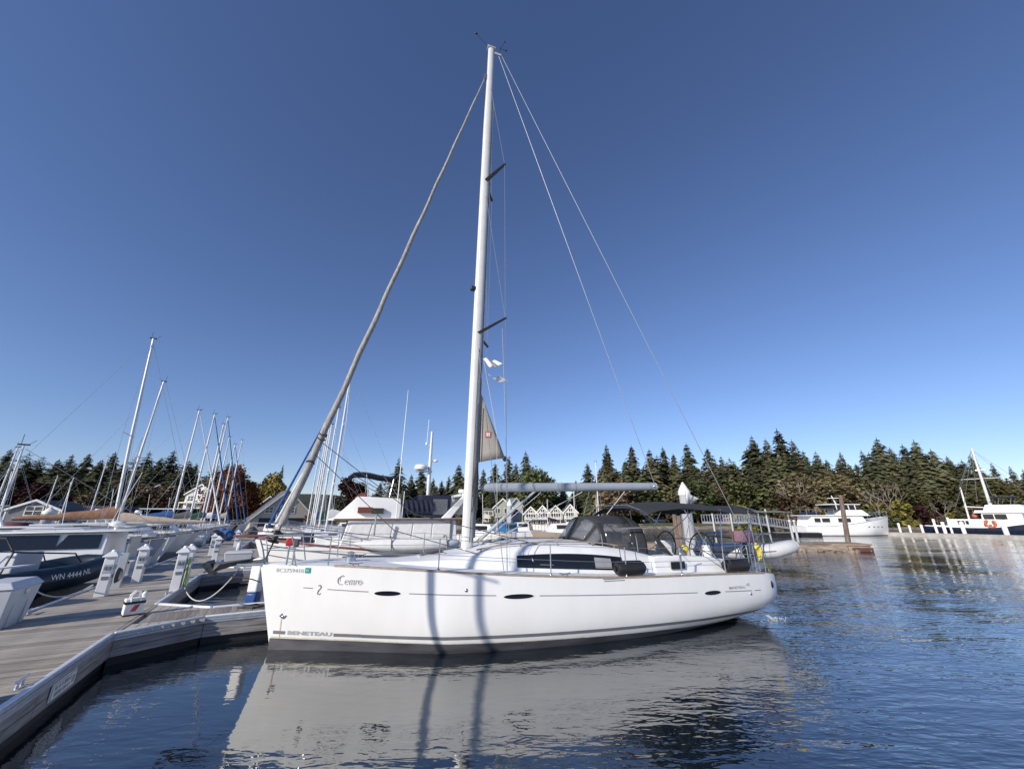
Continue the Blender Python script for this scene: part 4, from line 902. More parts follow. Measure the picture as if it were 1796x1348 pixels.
# covered outboard on the stern rail, yellow sling, ropes
o = thing('covered_outboard', 'purple canvas covered outboard motor clamped on the stern rail', 'outboard', SF.w(12.28, -.75, 1.95), SF.yaw+.3)
b = MB(); b.loft([[(x, y*s_, z*s_) for y, z in ((-.17, -.15), (.17, -.15), (.19, .05), (.12, .17), (-.12, .17), (-.19, .05))] for x, s_ in ((-.36, .85), (-.30, 1), (.22, 1.05), (.36, .75), (.42, .4))]); b.build('cover', 'purple_canvas', o, 40, .03)
b = MB(); b.box(-.05, .08, -.06, .06, -.75, -.15); b.box(-.03, .03, -.08, .08, -.45, -.3); b.build('leg', 'black_paint', o, 30, .01)
b = MB()
rnd = random.Random(3)
for k in range(9): 
    x = rnd.uniform(-.1, .1); z = rnd.uniform(-.12, .2); x *= .7; z *= .6; b.tube([(x, 0, z+.08), (x+rnd.uniform(-.06, .06), -.05, z), (x+rnd.uniform(-.04, .04), -.02, z-.16)], .012, 5)
b.ell((-.02, 0, .12), (.06, .04, .09), 10, 6)
o = b.build('life_sling', 'rope_yellow', None); o.location = SF.w(11.95, -1.42, 1.62); tag(o, 'yellow life sling and line bundled on the stern rail corner', 'life sling')
b = MB(); b.ell((0, 0, 0), (.10, .05, .10), 10, 6); b.tube([(-.03, 0, -.06), (.02, -.02, -.22)], .014, 5); o = b.build('throw_bag', 'rope_yellow', None); o.location = SF.w(9.95, -1.0, 1.70); tag(o, 'yellow throw bag hung by the port steering wheel', 'throw bag')
# dinghy on the davits
DF = thing('dinghy', 'white inflatable dinghy slung on the stern davits', 'dinghy', SF.w(13.25, .25, 1.45), SF.yaw-R(58))
b = MB()
for sg in (-1, 1): b.tube([(-1.35, sg*.50, .0), (-1.25, sg*.52, 0), (.3, sg*.54, .02), (.9, sg*.42, .10), (1.25, sg*.16, .2), (1.32, 0, .22)], [.05, .19, .20, .20, .18, .17], 12)
b.build('tube', 'pvc_grey', DF); b = MB(); b.loft([[(x, -y, 0), (x, 0, -z), (x, y, 0), (x, 0, .02)] for x, y, z in ((-1.3, .4, .22), (0, .42, .30), (.8, .3, .26), (1.2, .08, .05))]); b.build('hull', 'gelcoat', DF)
b = MB()
for sg in (-1, 1): b.tube([(-1.25, sg*.72, 0), (.3, sg*.745, .02), (.95, sg*.60, .10), (1.3, sg*.25, .2)], .018, 5)
b.build('rub_strake', 'stripe_grey', DF); MB().box(-1.3, -1.22, -.35, .35, -.1, .28).build('transom', 'gelcoat_grey', DF); MB().box(-.35, -.1, -.45, .45, .08, .12).build('seat', 'teak', DF)
b = MB(); b.lathe([(.02, -.03), (.10, 0), (.02, .03)], 8, (.4, -.72, -.05)); b.build('handle', 'rubber', DF)
b = MB()
for sg in (-1, 1): b.tube([(-.75*sg, 0, .55), (-.75*sg, -.45, .15)], .012, 5); b.tube([(-.75*sg, 0, .55), (-.75*sg, .45, .15)], .012, 5)
b.build('lifting_strap', 'rope_dark', DF)
b = MB(); b.tube([SF.w(12.2, -1.25, .98), SF.w(12.5, -1.2, .82), SF.w(12.75, -1.0, .85), SF.w(12.85, -.85, 1.1)], .018, 6); o = b.build('mooring_line', 'rope_white', None); tag(o, 'pale rope looping below the dinghy from the stern corner', 'rope')
b = MB(); b.tube([SF.w(12.85, -.85, 1.28), SF.w(12.88, -.86, 1.1), SF.w(12.82, -.9, .93)], .03, 6); o = b.build('stern_line', 'rope_yellow', None); tag(o, 'short yellow line hanging at the stern under the dinghy', 'rope')
# ------------------------------------------------------------------ the floating dock: X along the walkway, Y to its right (towards the sloop)
A0 = Vector((-5.49, 5.04)); DK = Frame(A0.x, A0.y, math.atan2(.875, -.485))
def dk(a, p, z=0): return Vector((A0.x-.485*a+.875*p, A0.y+.875*a+.485*p, z))
DYAW = DK.yaw     # local X = along, local Y = -perp
ZD = .50
dock = thing('floating_dock', 'weathered plank walkway with fingers leading away past the bows', 'dock', dk(0, 0), DYAW)
WL, WR = -2.35, 0.0
rnd = random.Random(11)
def plank_mesh(w_, ln, grooves):
    b = MB(); b.box(0, ln, 0, w_, -.045, 0)
    if grooves:
        for k in range(grooves):
            y = (k+.5)*w_/grooves; b.box(.0, ln, y-.010, y+.010, -.001, .009)
    me = bpy.data.meshes.new('plank'); me.from_pydata(b.v, [], b.f); me.materials.append(M['dock_wood']); return me
PW = .145
pm_walk = [plank_mesh(PW-.008, 2.19, 4), plank_mesh(PW-.006, 2.19, 0)]
nplank = 0
def plank(me, a, p0, ang=0, sx=1, par=dock, dz=0):
    o = link('plank', me, par); o.location = (a, -p0, ZD+rnd.uniform(-.003, .003)+dz); o.rotation_euler = (0, 0, -R(90)+ang+rnd.uniform(-.002, .002)); o.scale = (sx, 1, 1); return o
a = -4.2
while a < 21:
    k = 0 if (-4 < a < -.1 or .45 < a < 3.3 or 3.95 < a < 5.4) else 1
    plank(pm_walk[k], a+PW, -2.27, 0); a += PW
b = MB(); a = 21.0
while a < 92: b.box(a, a+.29, .08, 2.27, ZD-.04, ZD+random.uniform(-.002, .002)); a += .3
o = b.build('far_planking', 'dock_wood', dock, 0); o['kind'] = 'stuff'
MB().box(-4.2, 92, .10, 2.25, .08, ZD-.06).build('float', 'float_black', dock, 0)
def edge(p, q, name_par=dock, fascia=True, bright=True):
    """rub rail, ribbed strip and fascia boards from p to q (along, perp); the water lies to the right"""
    P, Q = Vector((p[0], -p[1], 0)), Vector((q[0], -q[1], 0)); d = (Q-P); ln = d.length; d.normalize(); nrm = Vector((d.y, -d.x, 0))
    def bar(n0, n1, z0, z1): 
        return [[X+nrm*n0+Vector((0, 0, z0)), X+nrm*n1+Vector((0, 0, z0)), X+nrm*n1+Vector((0, 0, z1)), X+nrm*n0+Vector((0, 0, z1))] for X in (P, Q)]
    MB().loft(bar(-.085, -.012, ZD-.05, ZD+.035)).build('rub_rail', 'galv_bright', name_par, 30, .012)
    b = MB()
    for k in range(3): b.loft(bar(-.010, .012+.004*(k == 1), ZD-.10+k*.042, ZD-.064+k*.042))
    b.build('ribbed_strip', 'galv', name_par, 30, .004)
    if fascia:
        n = max(1, round(ln/2.4))
        for i in range(n):
            for k, (z0, z1) in enumerate(((.27, .395), (.145, .265))):
                X0, X1 = P+d*(ln*i/n+.006), P+d*(ln*(i+1)/n-.006)
                b = MB(); b.loft([[X+nrm*(-.05)+Vector((0, 0, z0)), X+nrm*(.0+.004*k)+Vector((0, 0, z0)), X+nrm*(.0+.004*k)+Vector((0, 0, z1)), X+nrm*(-.05)+Vector((0, 0, z1))] for X in (X0, X1)]); b.build('fascia_board', 'fascia_wood', name_par, 30)
        b = MB(); b.loft([[X+nrm*(-.3)+Vector((0, 0, -.2)), X+nrm*(-.06)+Vector((0, 0, -.2)), X+nrm*(-.06)+Vector((0, 0, .16)), X+nrm*(-.3)+Vector((0, 0, .16))] for X in (P, Q)]); b.build('float', 'float_black', name_par, 0)
# right hand edge with the first finger (4.05-5.15) and the second (12.3-13.4)
edge((-4.2, 0), (3.35, 0)); edge((3.35, 0), (4.05, 1.2)); edge((4.05, 1.2), (4.05, 10.5)); edge((5.15, 10.5), (5.15, 1.2)); edge((5.15, 1.2), (6.2, 0.05)); edge((6.2, 0), (11.9, 0)); edge((11.9, .0), (12.35, 1.2)); edge((12.35, 1.2), (12.35, 10)); edge((13.45, 10), (13.45, 1.2)); edge((13.45, 1.2), (14.4, 0)); edge((14.4, 0), (60, 0))
edge((60, -2.35), (-4.2, -2.35))
# finger decks
fg = [plank_mesh(PW-.008, 1.05, 4), plank_mesh(PW-.006, 1.05, 0)]
def finger(a0, a1, p0, p1):
    p = p0
    while p < p1:
        o = link('plank', fg[0 if p < 2.6 else 1], dock); o.location = (a0+.02, -(p+PW), ZD+rnd.uniform(-.003, .003)); o.scale = ((a1-a0-.04)/1.05, 1, 1); p += PW
    MB().box(a0+.06, a1-.06, -p1, -p0+.2, .05, ZD-.06).build('float', 'float_black', dock, 0)
finger(4.13, 5.07, .12, 10.4)
MB().box(3.42, 6.13, -.004+.008, .072, ZD-.045, ZD-.001).build('plank', 'dock_wood', dock, 0)
b = MB(); b.slab([(3.45, .05), (6.1, .05), (5.13, -1.22), (4.10, -1.22)], ZD-.14, ZD-.052); b.build('gusset_plate', 'dock_wood', dock, 0)
b = MB()
for k in range(8):
    p = .02+k*.15; q = min(1, p/1.2); x0 = 3.42+.62*q; x1 = 6.12-.95*q
    for (u0, u1) in ((x0, 4.12), (5.09, x1)): b.box(u0, u1, -p-.14, -p-.005, ZD-.05, ZD-.002)
b.build('gusset_planking', 'dock_wood', dock, 0)
MB().box(12.40, 13.40, -10, -.1, .05, ZD-.002).build('finger_deck', 'dock_wood', dock, 0)
b = MB(); b.slab([(11.95, .0), (14.35, .0), (13.4, -1.2), (12.4, -1.2)], .1, ZD-.006); b.build('gusset_plate', 'dock_wood', dock, 0)
for a in (24, 34, 44, 54): MB().box(a, a+1.0, -9, -.1, .05, ZD-.004).build('finger_deck', 'dock_wood', dock, 0)
for a in (3.0, 10.5, 17, 24, 31, 38, 46): MB().box(a, a+.9, 2.45, 10.5, .05, ZD-.004).build('finger_deck', 'dock_wood', dock, 0)
# the notice plate on the fascia
def on_dock(o, a, p, z=ZD, yaw=0): o.location = dk(a, p, z); o.rotation_euler = (0, 0, DYAW+yaw); return o
sg = thing('dock_sign', 'pale notice plate with dark lettering on the dock fascia', 'sign', dk(1.52, .012, .30), DYAW+R(180))
MB().box(-.36, .36, .0, .012, -.10, .10).build('plate', 'cap_white', sg, 0, .003)
MB().box(-.345, .345, .013, .015, -.088, .088).build('border', 'letter_dark', sg, 0); MB().box(-.335, .335, .0155, .017, -.079, .079).build('field', 'cap_white', sg, 0)
# the lettering is too blurred to read in the photograph: two rows of dark strokes
rr = random.Random(9)
for row, z in ((0, .012), (1, -.062)):
    b = MB(); x = -.18
    while x < .27: w_ = rr.choice((.012, .03, .03)); b.box(x, x+w_, .0175, .0185, z, z+.05); x += w_+rr.choice((.012, .016, .035))
    b.build('lettering_row', 'letter_dark', sg, 0)
MB().box(-.30, -.22, .0175, .0185, -.05, .05).build('symbol', 'letter_grey', sg, 0)
# cleats on the dock
def dock_cleat(a, p, lb, yaw=0):
    o = thing('dock_cleat', lb, 'cleat', dk(a, p, ZD), DYAW+yaw, 'dock cleats'); b = MB()
    b.tube([(-.17, 0, .10), (-.08, 0, .085), (.08, 0, .085), (.17, 0, .10)], [.012, .02, .02, .012], 8)
    b.build('horn', 'galv', o); b = MB()
    for k in (-.06, .06): b.tube([(k, 0, 0), (k*.8, 0, .085)], .019, 8)
    b.box(-.11, .11, -.035, .035, 0, .012); b.build('base', 'galv', o); return o
dock_cleat(.85, -.20, 'grey horn cleat near the front edge of the dock, lowest in the picture'); dock_cleat(7.6, -.15, 'grey cleat on the walkway edge beyond the tote bag'); dock_cleat(4.7, 2.6, 'cleat with a dark coil beside the bow of the front sloop')
dock_cleat(6.2, -2.2, 'cleat at the left dock edge behind the fibreglass box')
b = MB(); b.tube([(-.5, .1, .025), (-.2, -.12, .03), (.1, .1, .03), (-.15, .2, .04), (-.4, .0, .05), (-.1, -.15, .06), (.3, -.05, .03), (.55, -.1, .35), (1.0, -.12, .70)], .022, 6); o = on_dock(b.build('mooring_line', 'rope_dark', None), 4.6, 2.2, ZD, -R(90)); tag(o, 'dark mooring line coiled on the finger by the sloop bow', 'rope')
b = MB(); b.tube([(.2+.1*i, .0+.65*math.sin(i*.42), .012) for i in range(9)]+[(1.25, .1, .012), (1.0, -.3, .012)], .014, 5); o = on_dock(b.build('loose_rope', 'rope_dark', None), .9, -1.5, ZD, R(100)); tag(o, 'thin dark rope curving across the planks at the front left', 'rope')
def rope_world(name, pts, r, m_, label):
    b = MB(); b.tube(pts, r, 6); o = b.build(name, m_, None); return tag(o, label, 'rope')
# power pedestals
def pedestal(a, p, h, lb, extra=None, yaw=0):
    o = thing('power_pedestal', lb, 'pedestal', dk(a, p, ZD), DYAW+R(180)+yaw, 'white power pedestals on the dock')
    MB().box(-.13, .13, -.11, .11, .0, h*.86).build('body', 'plastic_white', o, 30, .012)
    b = MB(); b.loft([[(x*s_, y*s_, z) for x, y in ((-.185, -.16), (.185, -.16), (.185, .16), (-.185, .16))] for s_, z in ((1, h*.86), (1, h*.88), (.42, h*.97))]); b.build('lid', 'plastic_white', o, 30, .006)
    b = MB(); b.lathe([(.055, h*.965), (.055, h*.99), (.035, h*1.015), (.0, h*1.02)], 10); b.build('lamp', 'cap_white', o)
    MB().cbox((.132, 0, h*.60), (.008, .16, .22)).build('panel', 'galv', o, 30, .003); MB().cbox((.137, 0, h*.40), (.008, .13, .08)).build('label', 'stripe_grey', o, 0)
    for sy in (-.04, .04): MB().cbox((.145, sy, h*.62), (.03, .06, .08)).build('outlet', 'stripe_grey', o, 30, .008)
    for sx in (-.06, .06): MB().cbox((sx, .115, h*.63), (.075, .03, .12)).build('socket', 'galv', o, 30, .008)
    MB().cbox((-.01, .112, h*.43), (.14, .008, .09)).build('meter', 'stripe_grey', o, 30)
    MB().cbox((.0, -.112, h*.6), (.12, .008, .16)).build('panel', 'galv', o, 30)
    if extra: extra(o, h)
    return o
def cable(o, h):
    b = MB()
    for k in range(6): b.tube([(-.03+.17*math.cos(t)*(1-.04*k)-.18,   .16+.012*k, h*.42+.19*math.sin(t)*(1-.05*k)) for t in [2*math.pi*i/18 for i in range(18)]], .011, 5, True)
    b.build('coiled_cable', 'canvas_grey', o)
def hose(o, h):
    b = MB()
    for k in range(5): b.tube([(.03+.03*k-.1, .15+.01*k, h*.72), (.06+.03*k-.1, .17, h*.72), (.05+.03*k-.1, .19+.012*k, .12), (.0+.03*k-.1, .15, .1), (.03+.03*k-.1, .15+.01*k, h*.72)], .013, 5)
    b.build('hose', 'lime', o)
pedestal(8.2, -1.62, 1.12, 'white power pedestal with a coiled grey cable beside the navy inflatable', cable)
pedestal(10.8, -1.55, 1.12, 'white power pedestal second from the navy inflatable, plain sided')
pedestal(8.3, -.10, 1.16, 'white power pedestal on the right walkway edge with a lime green hose', hose)
pedestal(9.5, -.14, 1.15, 'white power pedestal directly behind the one with the lime hose')
pedestal(20.5, -.9, 1.1, 'white power pedestal in the middle distance left of the white dock box')
pedestal(17.0, -.3, 1.1, 'white power pedestal just behind the white dock box')
pedestal(27, -.4, 1.1, 'small far white power pedestal beyond the white dock box')
o = thing('fibreglass_fin', 'grey vertical board standing beside the second pedestal', 'board', dk(9.75, -1.75, ZD), DYAW); MB().box(-.05, .05, -.10, .10, 0, .95).build('panel', 'gelcoat_grey', o, 30, .01)
# dock boxes
def dock_box(a, p, la, lp, h, lb, yaw=0, m_='box_white'):
    o = thing('dock_box', lb, 'dock box', dk(a, p, ZD), DYAW+R(180)+yaw, 'white dock boxes')
    x, y = la/2, lp/2; k = .80
    b = MB(); b.hexa([(-x*k, -y*k, .0), (x*k, -y*k, 0), (x*k, y*k, 0), (-x*k, y*k, 0)], [(-x, -y, h*.84), (x, -y, h*.84), (x, y, h*.84), (-x, y, h*.84)]); b.build('body', m_, o, 30, .02)
    b = MB(); b.hexa([(-x-.03, -y-.03, h*.845), (x+.03, -y-.03, h*.845), (x+.03, y+.03, h*.845), (-x-.03, y+.03, h*.845)], [(-x+.06, -y+.08, h), (x-.06, -y+.08, h), (x-.06, y-.08, h), (-x+.06, y-.08, h)]); b.build('lid', m_, o, 30, .02)
    MB().cbox((0, y*.97, h*.74), (.12, .05, .09)).build('latch', 'steel', o, 30, .01)
    for q in (-.45, .45): MB().box(x*q-.03, x*q+.03, y*.80, y*.95, .02, h*.8).build('rib', m_, o, 30, .01)
    return o
dock_box(5.05, -2.22, 1.05, .62, .82, 'large pale grey fibreglass dock box at the left edge of the picture')
dock_box(14.1, .85, 1.0, .66, .62, 'white dock box on the second finger behind the anchor', R(90))
# the canvas tote
o = thing('tote_bag', 'white canvas tote bag with a dark band and red stripes standing on the dock', 'bag', dk(5.06, -.22, ZD), DYAW-R(68))
b = MB(); b.loft([[(sx*x, sy*y, z) for sx, sy in ((-1, -1), (0, -1.08), (1, -1), (1, 1), (0, 1.08), (-1, 1))] for x, y, z in ((.17, .10, 0), (.185, .115, .06), (.19, .12, .2), (.20, .10, .27))]); b.build('body', 'cap_white', o, 40, .012)
b = MB(); b.loft([[(sx*x, sy*y, z) for sx, sy in ((-1, -1), (0, -1.08), (1, -1), (1, 1), (0, 1.08), (-1, 1))] for x, y, z in ((.195, .125, .185), (.20, .122, .225))], False); b.build('band', 'rubber', o, 40)
b = MB()
for s_ in (-1, 1): b.tube([(-.09, s_*.115, .22), (-.1, s_*.10, .31), (-.02, s_*.07, .37), (.06, s_*.08, .36), (.09, s_*.115, .22)], .018, 6)
b.ell((.17, .02, .30), (.07, .06, .06), 8, 6); b.build('strap', 'cap_white', o)
b = MB()
for k in range(3): 
    x = -.02+k*.036; b.hexa([(x-.05, -.139, .075), (x-.025, -.139, .075), (x-.025, -.128, .075), (x-.05, -.128, .075)], [(x+.02, -.139, .17), (x+.045, -.139, .17), (x+.045, -.128, .17), (x+.02, -.128, .17)])
    x = .02-k*.036; b.hexa([(x-.045, .128, .075), (x-.02, .128, .075), (x-.02, .142, .075), (x-.045, .142, .075)], [(x+.025, .128, .17), (x+.05, .128, .17), (x+.05, .142, .17), (x+.025, .142, .17)])
b.build('stripe', 'red', o, 0)
MB().cbox((0, 0, .012), (.36, .24, .03)).build('base', 'rubber', o, 30); o.scale = (.84, .9, 1.25)
# ------------------------------------------------------------------ sailing boats of the rows
def yacht(loc, yaw, L, mast_h, label, hull='gelcoat', cover='canvas_tan', boomz=2.4, mast_at=.38, boom_len=None, furled='canvas_white', sprd=1, group=None, cabin=True, hood=None, draft_stripe='blue_paint', stays=True, beam=None, bare=False, rake=.012, mr=None):
    o = thing('moored_sailboat', label, 'sailboat', loc, yaw, group); B_ = beam or L*.155
    h = Hull(L, [(0, .02), (.05, .28*B_), (.2, .72*B_), (.4, .97*B_), (.6, B_), (.85, .86*B_), (1, .66*B_)], [(0, 1.15+L*.03), (.3, .95+L*.02), (.7, .8+L*.018), (1, .85+L*.018)], [(0, -.2), (.5, -.45), (.9, -.05), (1, .15)], L*.07)
    h.shell(22, 10).build('hull', hull, o, 60); h.deck(0, None, .02, .06, 16).build('deck', 'deck_white', o)
    for pt in (True, False):
        h.strip(.5, L*.97, lambda x: .04, lambda x: .14, .006, 16, pt, 1).build('waterline_stripe', draft_stripe, o, 0)
        h.rail(.1, L*.98, .05, .05, n=16, port=pt).build('toe_rail', 'teak', o)
    mx = L*mast_at; zd = h.zd(mx)
    if cabin:
        b = MB(); cz = .42; rings = []
        for k, (x, wv, hh) in enumerate(((.24, .22, .05), (.34, .42, .8), (.5, .56, 1.0), (.66, .56, 1.0), (.70, .56, .75))):
            X = x*L; y = wv*B_; z = h.zd(X)
            rings.append([(X, -y, z-.05), (X, -y*.94, z+cz*hh*.8), (X, -y*.7, z+cz*hh), (X, y*.7, z+cz*hh), (X, y*.94, z+cz*hh*.8), (X, y, z-.05)])
        b.loft(rings); cb = b.build('cabin', 'deck_white', o, 40)
        for s_ in (-1, 1):
            for k in range(3):
                X = L*(.40+.085*k); y = B_*(.475+.03*k)*1.0; z = h.zd(X)+.21
                MB().cbox((X, s_*y, z), (.55, .10, .14)).build('window', 'window_tint', cb, 30, .02)
    if hood:
        b = MB(); X = L*.66; g = [hoop(X+dx, B_*.55, h.zd(X)+.3, h.zd(X)+.3+hh, 12) for dx, hh in ((0, .2), (.35, .85), (1.2, .9))]; b.grid(g); b.build('sprayhood', hood, o, 60, 0, .02)
    tx = mx+rake*mast_h; tr = MB(); r0 = mr or .055+mast_h*.0026
    tr.tube([(mx, 0, zd-.05), (mx+(tx-mx)*.5, 0, mast_h*.5), (tx, 0, mast_h)], [r0, r0, r0*.72], 8); ms = tr.build('mast', 'mast_paint', o)
    b = MB(); b.box(tx-.18, tx+.2, -.05, .05, mast_h, mast_h+.06); b.tube([(tx+.1, 0, mast_h), (tx+.12, 0, mast_h+.5)], .012, 4); b.tube([(tx-.1, 0, mast_h), (tx-.35, 0, mast_h+.25)], .010, 4); b.build('masthead', 'rubber', ms)
    tips = []
    for k in range(sprd):
        z = mast_h*((k+1)/(sprd+1)+.02); x = mx+(tx-mx)*z/mast_h; ln = B_*.62*(1-.2*k); b = MB()
        for s_ in (-1, 1): b.tube([(x, 0, z), (x+.15, s_*ln, z+.06)], [.04, .022], 5)
        tips.append((x+.15, ln, z+.06)); b.build('spreader', 'mast_paint', ms)
    if stays:
        for s_ in (-1, 1):
            b = MB(); pts = [(mx+.2, s_*B_*.93, zd)]+[(x, s_*l, z) for x, l, z in tips]+[(tx, 0, mast_h-.1)]
            for i in range(len(pts)-1): b.tube([pts[i], pts[i+1]], .010, 4)
            b.tube([(mx+.35, s_*B_*.93, zd), (mx, 0, tips[0][2]-.1)], .009, 4); b.build('shroud', 'wire', o)
        b = MB(); b.tube([(tx+.1, 0, mast_h), (L*.99, 0, h.zd(L))], .010, 4); b.build('backstay', 'wire', o)
        f0, f1 = Vector((.15, 0, h.zd(0)+.35)), Vector((tx-.1, 0, mast_h*.97)); b = MB()
        if furled: b.tube([f0.lerp(f1, i/8) for i in range(9)], [.075*(1-i/9)+.022 for i in range(9)], 7)
        else: b.tube([f0, f1], .010, 4)
        b.build('furled_jib' if furled else 'forestay', furled or 'wire', o)
    bl = boom_len or L*.36; b = MB(); b.tube([(mx+.15, 0, boomz), (mx+bl, 0, boomz+.05)], .07, 8); bo = b.build('boom', 'aluminium', o)
    if cover and not bare:
        b = MB(); rings = []
        for k in range(9):
            q = k/8; x = mx+.02+(bl-.05)*q; hh = .62*(1-q)**1.4+.20+.03*math.sin(k*2.1); wd = .15-.05*q
            rings.append([(x, wd*math.cos(a)*(1-.35*max(0, math.sin(a))), boomz-.06+hh*.5+hh*.5*math.sin(a)) for a in [2*math.pi*i/10 for i in range(10)]])
        b.loft(rings); b.build('sail_cover', cover, o, 60)
    b = MB(); zb = h.zd(0); 
    for s_ in (-1, 1): b.tube([(.25, s_*.12*B_, zb), (-.05, s_*.13*B_, zb+.62), (L*.12, s_*.42*B_, zb+.60), (L*.12, s_*.42*B_, zb-.1)], .016, 5)
    b.tube([(-.05, -.13*B_, zb+.62), (-.1, 0, zb+.63), (-.05, .13*B_, zb+.62)], .016, 5); b.build('pulpit', 'steel', o)
    b = MB(); zs = h.zd(L)
    for s_ in (-1, 1): b.tube([(L*.9, s_*.8*B_, zs-.05), (L*.9, s_*.8*B_, zs+.6), (L*.99, s_*.6*B_, zs+.6), (L*.99, s_*.6*B_, zs-.05)], .016, 5)
    b.tube([(L*.99, -.6*B_, zs+.6), (L*.99, .6*B_, zs+.6)], .016, 5); b.build('stern_rail', 'steel', o)
    b = MB()
    for s_ in (-1, 1):
        for k in range(4):
            X = L*(.28+.17*k); y = s_*(h.bd(X)-.08); b.tube([(X, y, h.zd(X)-.03), (X, y, h.zd(X)+.6)], .013, 5)
        for zz in (.32, .6):
            b.tube([(L*.12, s_*.42*B_, zb+zz)]+[(L*(.28+.17*k), s_*(h.bd(L*(.28+.17*k))-.08), h.zd(L*(.28+.17*k))+zz) for k in range(4)]+[(L*.9, s_*.8*B_, zs+zz)], .006, 4)
    b.build('guard_rail', 'steel', o)
    return o
YB = DYAW+R(90)      # bow to the walkway from the left: aft points away from it
LEFT_IN = math.atan2(-.485, -.875); RIGHT_IN = math.atan2(.485, .875)
GB = 'sailing boats berthed along the dock'
# left row
yacht(dk(26.6, -2.8), LEFT_IN, 11, 14.3, 'moored sloop with a brown sail cover and maroon hood, tallest mast on the left', 'gelcoat_cream', 'canvas_brown', 2.35, .36, 4.4, None, 1, GB, hood='canvas_maroon', rake=.073)
yacht(dk(33, -13.2), RIGHT_IN, 10.2, 13.0, 'moored sloop with a long tan sail cover, boom pointing at the walkway', 'gelcoat', 'canvas_tan', 2.05, .47, 5.2, None, 0 or 1, GB, cabin=True)
yacht(dk(19.3, -2.7), LEFT_IN, 9.5, 5.6, 'grey hulled yacht with its white bow line over the walkway, short mast', 'gelcoat_grey', 'canvas_blue', 1.9, .62, 2.2, None, 1, GB, hood='canvas_navy', rake=.03, mr=.045)
yacht(dk(39.5, -2.8), LEFT_IN, 10.5, 12.3, 'moored sloop with a bright blue sail bundle, mast right of the tan cover', 'gelcoat', 'canvas_blue', 2.3, .36, 4, 'canvas_white', 1, GB)
for i, (a, p, L_, mh, cv, hl, lb) in enumerate([(46, -2.8, 10, 13.4, 'canvas_grey', 'gelcoat', 'moored sloop with a grey sail cover behind the blue bundle'), (50.5, -2.8, 9, 13.2, 'canvas_green', 'gelcoat_grey', 'grey hulled sloop with a dark green cover in the far left row'), (55, -2.8, 10, 15.0, 'canvas_navy', 'navy_hull', 'dark hulled sloop with a navy cover in the far left row'), (60, -2.8, 10, 13.2, 'canvas_white', 'gelcoat', 'white sloop with a white cover in the far left row'), (65.5, -2.8, 9.5, 13.0, 'canvas_blue', 'gelcoat', 'white sloop with a blue cover in the far left row'), (71, -2.8, 9, 14.6, 'canvas_tan', 'gelcoat', 'white sloop with a tan cover, farthest in the left row')]):
    yacht(dk(a, p), LEFT_IN, L_, mh, lb, hl, cv, 2.3, .36, None, None if i % 2 else 'canvas_blue', 1, GB)
for i, (u, v, d, L_, mh, lb) in enumerate([(6, 893, 44, 9, 8.2, 'small sloop at the left picture edge with a bare pole mast'), (-8, 893, 36, 9, 8.6, 'sloop half outside the left picture edge'), (110, 900, 50, 8, 7.2, 'little sloop with a short thin mast in front of the slate roof'), (78, 905, 58, 8, 8.2, 'little sloop with a thin mast by the marina shed'), (160, 900, 62, 9, 11.5, 'distant sloop behind the brown sail cover')]):
    p = atd(u, v, d); yacht((p.x+.35*L_*.875, p.y+.35*L_*.485, 0), LEFT_IN, L_, mh, lb, 'gelcoat', 'canvas_navy' if i % 2 else 'canvas_green', 2.0, .36, None, None, 1, GB)
